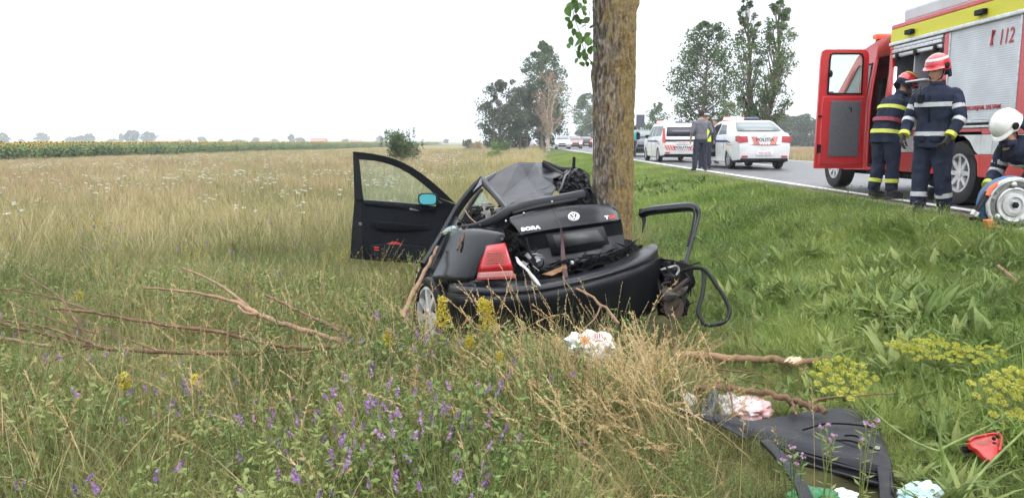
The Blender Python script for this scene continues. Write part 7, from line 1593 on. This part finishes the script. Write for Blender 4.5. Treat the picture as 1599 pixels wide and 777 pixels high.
for pts in ([(1253, 683, 3.57), (1285, 674, 3.6), (1310, 673, 3.61), (1345, 676, 3.62), (1376, 682, 3.60)], [(1318, 692, 3.49), (1332, 692, 3.48), (1345, 696, 3.47)], [(1305, 700, 3.44), (1325, 700, 3.44), (1345, 706, 3.42), (1372, 716, 3.36)]):
    mb = MB(); mb.tube(crom([tq(x, y - 1.0, d) + Vector((0, 0, .006)) for x, y, d in pts], 4), .0045, 5); mb.build('moulded_groove', M_void, tp, smooth=True)
mb = MB(); mb.ball(tq(1369, 714, 3.33) + Vector((0, 0, .015)), (.011, .009, .009), 10, 6); mb.build('white_clip', M_wht, tp, smooth=True)
tsheet('left_lip', [[(1060, 645, 3.75), (1085, 652, 3.72), (1113, 660, 3.66), (1165, 688, 3.56)], [(1058, 652, 3.73), (1085, 660, 3.68), (1115, 670, 3.62), (1165, 696, 3.5)]], M_tp, sub=0)
mb = MB(); mb.loft([[P(x, y, d) + Vector((0, o, 0)) for x, y, d in ((1113, 608, 3.9), (1121, 609, 3.9), (1119, 612, 3.88), (1107, 622, 3.88))] if False else [P(x, y, d) + Vector((0, o, 0)) for x, y, d in ((1106, 618, 3.92), (1114, 608, 3.95), (1121, 609, 3.95), (1118, 632, 3.86), (1114, 655, 3.78), (1097, 650, 3.8), (1096, 636, 3.85))] for o in (0, .045)], True, True)
tag(mb.build('black_mirror_housing', mat('mirror_black', (.014, .017, .025), .3, coat=.4), bevel=.006), 'black broken plastic piece standing upright between tissue and white bag', 'plastic part')

tp.location.z += .03
# --- big yellow flowering umbel plants, right foreground
def umbelhead(mb, tn, c, n, R_, nrm, ray_from, fs, per=80):
    nrm = Vector(nrm).normalized(); u = nrm.orthogonal().normalized(); v = nrm.cross(u)
    for k in range(n):
        a = k * 2.39996; r = R_ * math.sqrt((k + .5) / n) * rnd.uniform(.9, 1.1); q = Vector(c) + u * math.cos(a) * r + v * math.sin(a) * r + nrm * (R_ * .18 * (1 - (r / R_) ** 2) + rnd.gauss(0, .006))
        s0 = len(mb.f); mb.tube([ray_from, Vector(ray_from).lerp(q, .55) + nrm * -.004, q], .0011, 3, False, 0); tn += [.6] * (len(mb.f) - s0)
        rr_ = R_ / math.sqrt(n) * .72
        for j in range(per):
            b = rnd.uniform(0, 2 * PI); t = rr_ * math.sqrt(rnd.random()); p = q + u * math.cos(b) * t + v * math.sin(b) * t + nrm * (.006 + .4 * (rr_ - t) * rnd.random()); quadflower(mb, tn, p, fs * .62 * rnd.uniform(.6, 1.3), 1)
def wild_umbel(label, root_p, stems):
    root = empty('yellow_umbel_plant', root_p, 0, label, 'flowering plant'); O = Vector(root_p)
    for (pts, rad, heads) in stems:
        mb = MB(); c = crom([Vector(p) - O for p in pts], 5); mb.tube(c, [rad[0] + (rad[1] - rad[0]) * k / (len(c) - 1) for k in range(len(c))], 7); mb.build('stem', mat('umbel_stem', (.16, .22, .06), .6, var=.25, vscale=20), root, smooth=True)
        for (hc, n, R_, nr, rf, fs) in heads:
            m2 = MB(); tn = []; umbelhead(m2, tn, Vector(hc) - O, n, R_, nr, Vector(rf) - O, fs); o = m2.build('flower_head', [L_herb, F_pars], root, fix=False); tint(o, tn)
    mb = MB(); tn = []
    for k in range(16):
        blade(mb, tn, rnd.gauss(0, .05), rnd.gauss(0, .05), 0, rnd.uniform(.15, .4), .03, rnd.uniform(0, 6.3), .5, 1.0, 5)
    o = mb.build('leaf_tuft', L_herb, root, fix=False); tint(o, tn)
    return root
dU = 2.95
q = lambda x, y, d=dU: P(x, y, d)
wild_umbel('tall yellow flowering umbel plant with wide flat heads at the right', (q(1472, 770).x, q(1472, 770).y, gz(q(1472, 770).x, dU)), [
    ([(q(1472, 770).x, dU, gz(1.7, dU)), q(1474, 720), q(1468, 690), q(1468, 640), q(1466, 590), q(1464, 575)], (.0065, .005), [(q(1462, 547), 30, .098, (0, -.25, 1), q(1465, 572), .0042), (q(1400, 542, 3.0), 8, .04, (0, -.3, 1), q(1462, 574), .0042), (q(1425, 549, 2.9), 14, .055, (0, -.3, 1), q(1464, 574), .0042), (q(1515, 555, 2.9), 16, .07, (0, -.3, 1), q(1466, 574), .0042), (q(1408, 528, 3.1), 4, .02, (0, -.3, 1), q(1430, 545, 3.0), .0042), (q(1556, 549, 2.95), 8, .035, (0, -.3, 1), q(1520, 556, 2.9), .0042)]),
    ([q(1467, 704), q(1430, 690, 3.0), q(1385, 660, 3.08), (q(1352, 630, 3.15)), q(1336, 615, 3.18)], (.005, .0035), [(q(1314, 590, 3.2), 34, .125, (-.12, -.55, 1), q(1334, 614, 3.18), .0048)]),
    ([q(1467, 704), q(1480, 695, 2.98), q(1520, 676, 3.05), q(1562, 655, 3.1), q(1578, 640, 3.1)], (.005, .0035), [(q(1566, 622, 3.1), 22, .12, (.0, -.55, 1), q(1575, 640, 3.1), .0052)]),
    ([q(1466, 680), q(1455, 640), q(1442, 600), q(1433, 560), q(1432, 556)], (.004, .003), [])])
wild_umbel('second yellow umbel plant cut by the right edge, stem rising from the lower edge', (q(1500, 790, 2.8).x, 2.8, gz(1.6, 2.8)), [
    ([q(1495, 790, 2.8), q(1530, 740, 2.85), q(1580, 690, 2.9), q(1612, 660, 2.95)], (.006, .004), [(q(1600, 600, 3.0), 20, .10, (0, -.5, 1), q(1605, 640, 3.0), .0052)])])
# thistles with pink heads over the trim panel
def thistle(label, px, d, heads, top):
    x = P(px, 700, d).x; b = Vector((x, d, gz(x, d))); root = empty('thistle', b, 0, label, 'flowering plant', 'thistles growing up in front of the trim panel'); mb = MB(); tn = []; m2 = MB(); t2 = []
    for (hx, hy) in heads:
        e = P(hx, hy, d) - b; mid_ = Vector((e.x * .5 + rnd.gauss(0, .01), e.y * .5, e.z * .55)); s0 = len(mb.f); mb.tube([(0, 0, 0), mid_, e], .0022, 4, False); tn += [.5] * (len(mb.f) - s0)
        for j in range(9):
            c = mid_.lerp(e, j / 9) if j > 3 else mid_ * (j / 3.5); a = rnd.uniform(0, 6.3); o = Vector((math.cos(a), math.sin(a), .3)) * rnd.uniform(.025, .05); sd = Vector((-o.y, o.x, 0)) * .16
            mb.add([c, c + o * .5 + sd, c + o, c + o * .5 - sd], [(0, 1, 2, 3)]); tn.append(rnd.random())
        s0 = len(mb.f); mb.ball(e, (.005, .005, .008), 7, 5); tn += [.3] * (len(mb.f) - s0)
        for j in range(16): quadflower(m2, t2, e + Vector((rnd.gauss(0, .005), rnd.gauss(0, .005), .008 + abs(rnd.gauss(0, .004)))), .0035, 0)
    o = mb.build('stem', L_herb, root, fix=False); tint(o, tn); o = m2.build('flower_head', F_pink, root, fix=False); tint(o, t2)
thistle('branching thistle left in front of the trim panel', 1245, 2.75, [(1234, 716), (1243, 727), (1252, 716), (1238, 702), (1222, 722)], 0)
thistle('thistle with open pink flower in the middle of the trim panel', 1290, 2.8, [(1303, 684), (1281, 670), (1292, 667), (1296, 690)], 0)
thistle('thistle with pinkish head near the right corner of the trim panel', 1350, 2.85, [(1362, 668), (1370, 660), (1352, 664), (1345, 690)], 0)
# goldenrod before the bumper
def golden(label, px, py, d, hpx, seed):
    x = P(px, py, d).x; b = Vector((x, d, gz(x, d))); root = empty('yellow_flower_plant', b, 0, label, 'flowering plant', 'yellow flower spikes around the wreck'); rr_ = random.Random(seed); mb = MB(); tn = []; m2 = MB(); t2 = []
    top = P(px, py - hpx / 2, d) - b; bot = P(px + rr_.uniform(-4, 4), py + hpx / 2, d) - b
    s0 = len(mb.f); mb.tube([(0, 0, 0), bot, top], .0028, 5, False); tn += [.5] * (len(mb.f) - s0)
    for k in range(26):
        t = (k + .5) / 26; c = bot.lerp(top, t); a = k * 2.4; l = hpx * d / F * .34 * (1 - .75 * t); e = c + Vector((math.cos(a) * l, math.sin(a) * l, l * .55)); s0 = len(mb.f); mb.tube([c, e], .001, 3, False); tn += [.5] * (len(mb.f) - s0)
        for j in range(26): quadflower(m2, t2, c.lerp(e, rr_.uniform(.2, 1.05)) + Vector((rr_.gauss(0, .007), rr_.gauss(0, .007), rr_.gauss(0, .006))), .0036, 0)
    for k in range(30):
        c = bot * (k / 30); a = k * 2.4; o = Vector((math.cos(a), math.sin(a), .4)) * .05; sd = Vector((-o.y, o.x, 0)) * .15; mb.add([c, c + o * .5 + sd, c + o, c + o * .5 - sd], [(0, 1, 2, 3)]); tn.append(rr_.random())
    o = mb.build('stem', L_herb, root, fix=False); tint(o, tn); o = m2.build('flower_spike', F_yellow, root, fix=False); tint(o, t2)
for i, (px, py, d, h, lb) in enumerate(((762, 498, 4.55, 54, 'largest yellow flower spike standing before the left of the bumper'), (690, 490, 4.7, 50, 'yellow flower spike beside the left rear wheel'), (752, 478, 4.6, 22, 'small yellow flower spike just above the largest one'), (608, 527, 4.5, 26, 'yellow flower tuft left of the leaning stick'), (733, 535, 4.4, 18, 'low yellow tuft under the left end of the bumper'), (196, 596, 3.9, 24, 'yellow flower tuft under the left branches'), (304, 596, 3.9, 18, 'small yellow tuft right of its neighbour under the left branches'), (125, 463, 6.2, 14, 'yellow tuft behind the branches at the left'), (780, 560, 4.2, 16, 'low yellow tuft in the golden grass'))): golden(lb, px, py, d, h, 40 + i)

V_green = [tuft(46, 0.12, 0.16, 0.42, 0.0055, 0.35, 1.1, G_green) for _ in range(4)]
V_mix = [tuft(50, 0.14, 0.2, 0.5, 0.0042, 0.35, 1.0, G_mix) for _ in range(4)]
V_bank = [tuft(56, 0.13, 0.10, 0.28, 0.0062, 0.5, 1.3, G_bank) for _ in range(4)]
V_fine = [tuft(60, 0.14, 0.2, 0.52, 0.0032, 0.5, 1.7, G_green, 4) for _ in range(3)]
V_herb = [herb(16, 0.13, 0.18, 0.42) for _ in range(3)]
V_vetch = [herb(13, 0.11, 0.25, 0.46, F_purple, 6) for _ in range(4)]
V_vetch1 = [herb(9, 0.11, 0.25, 0.46, F_purple, 2) for _ in range(2)]
V_broad = [broadleaf(9, 0.24) for _ in range(4)]
V_dry = [drytuft(9, 0.12, 0.4, 0.72, 16, 0.3, 0.9, extra=10) for _ in range(4)]
V_straw = [tuft(40, 0.16, 0.2, 0.5, 0.0035, 1.25, 0.5, G_straw) for _ in range(3)]
V_flat = [tuft(46, 0.18, 0.2, 0.45, 0.006, 1.2, 0.5, G_bank, aniso=k) for k in (0.3, 2.8, 3.6)]
V_bigdry = [tuft(70, 0.42, 0.35, 0.8, 0.012, 0.3, 0.7, G_dry) for _ in range(3)]
V_bigmix = [tuft(70, 0.42, 0.3, 0.7, 0.013, 0.35, 0.8, G_mix) for _ in range(3)]
V_bigpink = [tuft(60, 0.5, 0.3, 0.65, 0.014, 0.3, 0.6, G_pink) for _ in range(3)]
V_biggreen = [tuft(60, 0.45, 0.18, 0.42, 0.015, 0.4, 0.9, G_green) for _ in range(3)]
V_verge = [tuft(60, 0.3, 0.05, 0.13, 0.008, 0.5, 1.0, G_bank) for _ in range(3)]
V_vergedry = [tuft(50, 0.25, 0.05, 0.15, 0.006, 0.5, 1.0, G_mix) for _ in range(2)]
V_umb = [umbel(0.62, 12, F_white, 0.035, 0.008, 4) for _ in range(3)]
V_yel = [herb(10, 0.07, 0.3, 0.5, F_yellow, 8, ls=0.014, upright=0.12, spike=0.11) for _ in range(3)]

WRECK = [(-0.95, 5.15), (1.25, 5.2), (1.45, 6.2), (1.1, 9.9), (-0.75, 9.9)]
def inpoly(x, y, q):
    c = False; j = len(q) - 1
    for i in range(len(q)):
        if (q[i][1] > y) != (q[j][1] > y) and x < (q[j][0] - q[i][0]) * (y - q[i][1]) / (q[j][1] - q[i][1]) + q[i][0]: c = not c
        j = i
    return c
DEBRIS = [(.95, 3.70), (1.2, 3.92), (1.86, 4.0), (1.72, 3.35), (1.55, 2.85), (1.12, 2.85), (1.22, 3.4)]
LOW = [(1.15, 3.1, .95, .75, .42), (1.05, 4.6, .75, .35, .50), (1.15, 4.05, .6, .4, .48), (0.45, 4.45, .30, .30, .42), (1.9, 3.1, .28, .40, .45), (1.25, 5.5, .6, .5, .60), (-1.9, 5.0, 1.5, .45, .72), (0.0, 5.0, .8, .3, .75), (2.4, 6.0, 1.6, 3.0, .72), (1.1, 2.6, .8, .6, .5), (-.55, 5.5, .3, .4, .7)]
def hmul(x, y):
    k = 1.0
    for cx_, cy_, rx, ry, m in LOW:
        q = ((x - cx_) / rx) ** 2 + ((y - cy_) / ry) ** 2
        if q < 1.6: k = min(k, m + (1 - m) * sm(.8, 1.6, q))
    return k * (0.62 + 0.75 * nz2(x, y, 1.6, 13)) if x > .8 else k * (0.8 + .4 * nz2(x, y, 1.2, 19))
def zones(name, label, lib, n, xr, yr, dens, scl=(0.8, 1.25), lean=0.12, avoid=True, ypow=1.0):
    """scatter n points over a wedge; dens(x,y) gives the local chance"""
    pts = []
    k = 0
    for _ in range(n):
        y = yr[0] + (yr[1] - yr[0]) * rnd.random() ** ypow
        xa = max(xr[0], -0.72 * y - 1.2); xb = min(xr[1], 0.72 * y + 1.2)
        if xb <= xa: continue
        # keep the density even across the wedge
        if rnd.random() > (xb - xa) / (0.001 + min(xr[1], 0.72 * yr[1] + 1.2) - max(xr[0], -0.72 * yr[1] - 1.2)): continue
        x = rnd.uniform(xa, xb)
        if rnd.random() > dens(x, y): continue
        if avoid and y < 11 and (inpoly(x, y, WRECK) or inpoly(x, y, DEBRIS)): continue
        if y < 12 and (x - 0.95) ** 2 + (y - 6.95) ** 2 < 0.09: continue
        if 5.35 < x < 13.1: continue
        pts.append((x, y, gz(x, y) - 0.01, rnd.gauss(0, lean), rnd.gauss(0, lean), rnd.uniform(0, 2 * PI), rnd.uniform(*scl) * (hmul(x, y) if y < 10 else (1 if x > -18 else .62 + .38 * sm(-30, -18, x))), rnd.randrange(len(lib))))
    return scatter(name, lib, pts, label)
def nz2(x, y, s, o=0): return 0.5 + 0.5 * noise.noise(Vector((x * s, y * s, o)))
def bankness(x, y): return sm(0.9, 1.9, x + 0.15 * noise.noise(Vector((y * .7, 0, 0))) - 0.012 * max(0, y - 7))
# --- near meadow, left and centre
fld = lambda x, y: 1 - bankness(x, y)
zones('meadow_grass', 'green meadow grass growing thick around the wreck', V_green + V_fine + V_fine, 19000, (-8, 3), (2.2, 11), lambda x, y: fld(x, y) * (0.35 + 0.65 * nz2(x, y, .9)) * (1 - 0.35 * sm(7, 11, y)))
zones('meadow_herbs', 'leafy herbs and vetch foliage between the meadow grass', V_herb, 2100, (-6, 2), (2.2, 7.5), lambda x, y: fld(x, y) * (0.2 + 0.8 * nz2(x, y, .8, 5)))
zones('mixed_grass', 'half dry pale meadow grass', V_mix, 17000, (-11, 3), (2.3, 15), lambda x, y: fld(x, y) * (0.38 + 0.62 * sm(4, 9, y)) * (0.2 + 0.8 * nz2(x, y, .6, 9)))
zones('seed_stalks', 'thin dry grass stalks with seed heads', V_dry, 3400, (-9, 2), (3.2, 13), lambda x, y: fld(x, y) * (0.12 + 0.5 * sm(0.45, .7, nz2(x, y, .5, 3))), scl=(0.7, 1.15))
vet = lambda x, y: fld(x, y) * max(0.8 * sm(1.0, 0.2, abs((x + 0.55) / 0.85)) * sm(3.9, 3.3, y), 0.16 * sm(0.5, .62, nz2(x, y, .9, 31)) * sm(6.5, 4.0, y))
zones('purple_vetch', 'purple flowering vetch in the foreground grass', V_vetch, 1050, (-5, 1.1), (2.2, 6.5), vet, scl=(0.8, 1.1))
zones('sparse_vetch', 'scattered single vetch spikes further back', V_vetch1, 1100, (-9, 1.0), (3.5, 12), lambda x, y: fld(x, y) * 0.22 * sm(0.42, .6, nz2(x, y, .5, 77)))
zones('yellow_bedstraw', 'yellow bedstraw flowers in the meadow', V_yel, 220, (-9, 0.9), (3.6, 14), lambda x, y: fld(x, y) * 0.45 * sm(0.58, .68, nz2(x, y, .8, 55)))
# --- bank to the road
zones('bank_grass', 'lush green grass of the bank beside the road', V_bank, 22000, (0.6, 5.5), (2.3, 16), lambda x, y: bankness(x, y) * sm(5.1, 4.3, x), scl=(0.6, 1.1))
zones('bank_weeds', 'broad leaved weeds on the bank', V_broad, 8000, (0.9, 5), (2.3, 22), lambda x, y: bankness(x, y) * (0.12 + .75 * sm(.4, .6, nz2(x, y, 1.1, 21))) * sm(4.9, 3.4, x) * sm(26, 6, y), scl=(0.5, 1.1))
zones('bank_herbs', 'small leafy herbs in the bank grass', V_herb + V_fine, 3800, (0.9, 5), (2.3, 12), lambda x, y: bankness(x, y) * (0.2 + .6 * nz2(x, y, 1.3, 41)) * sm(5.0, 4.0, x), scl=(0.5, 0.9))
zones('flattened_grass', 'trampled grass lying flat beside the car', V_flat, 2200, (0.9, 3.6), (3.6, 7.5), lambda x, y: 0.9 * nz2(x, y, .9, 2), scl=(0.6, 0.95), lean=0.15)
zones('loose_straw', 'dead straw lying around the branches', V_straw, 1500, (-2.6, 1.6), (3.6, 7), lambda x, y: 0.9 * sm(.5, .7, nz2(x, y, 1.0, 12)) * (1.0 if x > -1.8 else .4), scl=(0.6, 1.0))
V_arch = [tuft(24, 0.10, 0.22, 0.42, 0.011, 0.6, 1.6, G_bank, 4) for _ in range(4)]
zones('arching_blades', 'wide arching grass blades in clumps on the bank', V_arch, 4200, (0.7, 5), (2.3, 12), lambda x, y: bankness(x, y) * (0.15 + .85 * sm(.4, .6, nz2(x, y, 1.4, 71))) * sm(5.0, 3.6, x), scl=(0.6, 1.1))
zones('bank_docks', 'large leaved docks on the bank near the camera', [broadleaf(10, 0.34) for _ in range(4)], 900, (1.2, 4.2), (2.4, 8), lambda x, y: .2 + .8 * sm(.42, .6, nz2(x, y, 1.0, 51)), scl=(0.6, 1.1))
V_long = [tuft(14, 0.14, 0.45, 0.75, 0.005, 0.55, 1.5, m_, 6) for m_ in (G_mix, G_straw, G_green, G_dry)]
zones('long_bent_grass', 'long bent grass blades hanging over the meadow', V_long, 3600, (-7, 1.2), (2.3, 8), lambda x, y: fld(x, y) * (0.2 + .8 * nz2(x, y, .9, 33)), scl=(0.6, 1.0))
# --- middle distance
zones('verge_grass', 'short mown grass along the road', V_verge, 15000, (0.5, 5.5), (11, 62), lambda x, y: (1 if x > 0.7 + 0.028 * y else 0.0), scl=(0.5, 1.0), ypow=0.8, avoid=False)
zones('verge_grass_dry', 'yellowed short grass at the road edge', V_vergedry, 5000, (4.0, 5.5), (3.5, 45), lambda x, y: sm(4.2, 5.1, x), scl=(0.35, .7), ypow=1.2, avoid=False)
mid = lambda x, y: (1.0 if x < 0.5 + 0.028 * y else 0.0)
zones('pale_meadow', 'tall pale grass in the middle of the field', V_bigmix + V_bigdry, 9000, (-26, 4), (9, 34), lambda x, y: mid(x, y) * (0.3 + .7 * nz2(x, y, .25, 4)) * (1 - .5 * sm(-6, -14, x)), scl=(0.6, 1.0), avoid=False)
zones('green_meadow', 'greener patches of the field', V_biggreen, 12000, (-26, 3), (7, 36), lambda x, y: mid(x, y) * sm(.30, .55, nz2(x, y, .16, 14)), scl=(0.8, 1.3), avoid=False)
zones('russet_meadow', 'reddish brown dry grass towards the sunflowers', V_bigpink, 15000, (-37, 2), (13, 75), lambda x, y: mid(x, y) * sm(-1.5, -7, x) * (0.5 + .5 * sm(13, 22, y)) * (0.35 + .65 * sm(.35, .5, nz2(x, y, .12, 6))), scl=(0.7, 1.15), ypow=0.8, avoid=False)
zones('pale_meadow_far', 'pale dry grass in the far field', V_bigdry + V_bigmix, 9000, (-37, 5), (30, 120), lambda x, y: mid(x, y) * (0.35 + .65 * nz2(x, y, .1, 61)), scl=(0.8, 1.3), avoid=False)
zones('white_umbels', 'white flowering umbels spread through the field', V_umb, 2000, (-38, -1), (8, 62), lambda x, y: sm(-1, -4, x) * (0.25 + 0.75 * sm(.4, .65, nz2(x, y, .12, 91))), scl=(0.8, 1.3), avoid=False, ypow=.8)
zones('far_verge_plants', 'rough grass beyond the far side of the road', V_biggreen + V_bigpink, 5000, (13.3, 60), (14, 110), lambda x, y: 1.0, scl=(0.8, 1.3), avoid=False)
# --- sunflower crop
def sunflower():
    mb = MB(); tn = []; h = rnd.uniform(1.15, 1.4)
    s0 = len(mb.f); mb.tube([(0, 0, 0), (0, 0, h * .95), (0.06, -0.04, h)], 0.014, 4, False, 0); tn += [0.3] * (len(mb.f) - s0)
    for k in range(11):
        z = h * (0.2 + 0.75 * k / 11); a = k * 2.4 + rnd.uniform(-.3, .3); d = Vector((math.cos(a), math.sin(a), 0)); sd = Vector((-d.y, d.x, 0)); l = rnd.uniform(.2, .34)
        c = Vector((0, 0, z)); rows = [[c, c + Vector((0, 0, .001))], [c + d * l * .45 - sd * l * .36 + Vector((0, 0, .07)), c + d * l * .45 + sd * l * .36 + Vector((0, 0, .07))], [c + d * l - Vector((0, 0, .05)) - sd * .01, c + d * l - Vector((0, 0, .05)) + sd * .01]]
        s0 = len(mb.f); mb.loft(rows, False, False, 0); tn += [rnd.random()] * (len(mb.f) - s0)
    if rnd.random() < .18:
        c = Vector((0.1, -0.08, h)); n = Vector((0.75, -0.6, 0.25)).normalized(); M = n.to_track_quat('Z', 'Y').to_matrix().to_4x4(); M.translation = c
        ring = []; r0 = rnd.uniform(.08, .11)
        s0 = len(mb.f); mb.lathe([(r0, 0), (r0 * .6, .02), (.01, .025)], 10, M, 2); mb.add([M @ Vector((r0 * (1.35 if k % 2 else .95) * math.cos(k * PI / 10), r0 * (1.35 if k % 2 else .95) * math.sin(k * PI / 10), -.005)) for k in range(20)], [tuple(range(20))], 1)
        tn += [rnd.random()] * (len(mb.f) - s0)
    return finish(mb, tn, [SF_leaf, SF_pet, SF_disc])
SF_leaf = leafmat('sunflower_leaf', (0.05, 0.10, 0.025), (0.10, 0.165, 0.045), (0.17, 0.23, 0.07), scale=.3)
SF_pet = mat('sunflower_petals', (0.75, 0.55, 0.05), 0.7); SF_disc = mat('sunflower_disc', (0.10, 0.055, 0.02), 0.9)
lib = [sunflower() for _ in range(6)]; pts = []
for k in range(30000):
    y = 42 + 330 * rnd.random() ** 1.7; xl = -37.5 + 0.6 * noise.noise(Vector((y * .1, 0, 0))) + 0.012 * y
    x = xl - 0.68 * round(abs(rnd.expovariate(1 / (9 + 0.09 * y))) / 0.68) + rnd.gauss(0, .05)
    if x < -0.75 * y - 8: continue
    pts.append((x, y, gz(x, y) - .02, rnd.gauss(0, .06), rnd.gauss(0, .06), rnd.gauss(0, .5), rnd.uniform(.85, 1.1), rnd.randrange(6)))
scatter('sunflower_crop', lib, pts, 'field of flowering sunflowers along the left horizon')

# --- tall golden stalks leaning in front of the rear bumper: one unique tangle
mb = MB(); tn = []
r2 = random.Random(11)
def stalks_at(n, cxy, sxy, h, a_, asd, lean, lsd, curl, seeds=26, wd=0.0017):
    for _ in range(n):
        x = r2.gauss(cxy[0], sxy[0]); y = r2.gauss(cxy[1], sxy[1])
        if inpoly(x, y, WRECK): y = 5.05 - abs(r2.gauss(0, .12))
        stalk(mb, tn, x, y, r2.uniform(*h), r2.gauss(a_, asd), abs(r2.gauss(lean, lsd)), r2.uniform(0.1, curl), wd * r2.uniform(.7, 1.25), seeds, z=gz(x, y) - 0.02, seg=8, bush=0.016, seedlen=0.3)
stalks_at(75, (0.40, 4.10), (0.30, 0.28), (0.36, 0.60), 2.9, 0.6, 0.6, 0.25, 0.9)
stalks_at(24, (0.10, 4.60), (0.26, 0.12), (0.60, 0.80), 2.9, 0.5, 0.40, 0.2, 0.7)
stalks_at(30, (-0.15, 4.55), (0.30, 0.2), (0.40, 0.66), 2.9, 0.8, 0.5, 0.25, 1.0)
stalks_at(110, (0.82, 4.30), (0.10, 0.16), (0.28, 0.56), 2.0, 1.6, 0.35, 0.3, 1.0)
stalks_at(60, (0.62, 3.9), (0.16, 0.22), (0.3, 0.55), 2.4, 0.9, 0.5, 0.3, 1.0)
stalks_at(60, (-0.65, 4.5), (0.28, 0.25), (0.4, 0.68), 0.2, 0.9, 0.7, 0.3, 1.1)
stalks_at(80, (0.30, 3.45), (0.30, 0.25), (0.4, 0.62), 2.7, 0.6, 0.6, 0.3, 0.9)
stalks_at(140, (-2.0, 4.8), (1.3, 0.9), (0.45, 0.72), 1.0, 2.0, 0.4, 0.3, 0.9)
stalks_at(50, (-1.6, 3.4), (0.8, 0.4), (0.4, 0.62), 0.5, 2.0, 0.5, 0.3, 0.9)
stalks_at(105, (0.35, 3.75), (0.38, 0.38), (0.45, 0.72), 2.8, 0.7, 0.85, 0.2, 0.9)
stalks_at(90, (0.75, 3.7), (0.16, 0.35), (0.4, 0.6), 2.2, 1.0, 0.7, 0.25, 0.9)
stalks_at(110, (-1.6, 4.3), (1.0, 0.7), (0.5, 0.75), 1.5, 2.0, 0.7, 0.3, 1.0)
stalks_at(110, (0.15, 3.35), (0.40, 0.30), (0.36, 0.56), 2.7, 0.9, 0.7, 0.3, 1.2)
stalks_at(70, (0.1, 3.9), (0.35, 0.25), (0.4, 0.56), 0.3, 0.9, 0.7, 0.3, 1.2)
me = finish(mb, tn, [G_straw]); me.name = 'tall_dry_stalks'
tag(link('tall_dry_stalks', me), 'tall golden grass stalks leaning across the rear bumper', kind='stuff')

# ================================================================== HAZE
mb = MB(); mb.box((-2900, -120, -3.0), (2900, 3600, 150)); hz_ = mb.build('haze', mat('haze_air', (1, 1, 1)), None); tag(hz_, 'thin pale morning haze over the plain', kind='stuff')
hm_ = bpy.data.materials['haze_air']; t = hm_.node_tree; t.nodes.clear(); o = t.nodes.new('ShaderNodeOutputMaterial'); v = t.nodes.new('ShaderNodeVolumePrincipled')
v.inputs['Color'].default_value = (.86, .92, 1.0, 1); v.inputs['Density'].default_value = 0.0007; v.inputs['Anisotropy'].default_value = 0.0
t.links.new(v.outputs[0], o.inputs['Volume'])
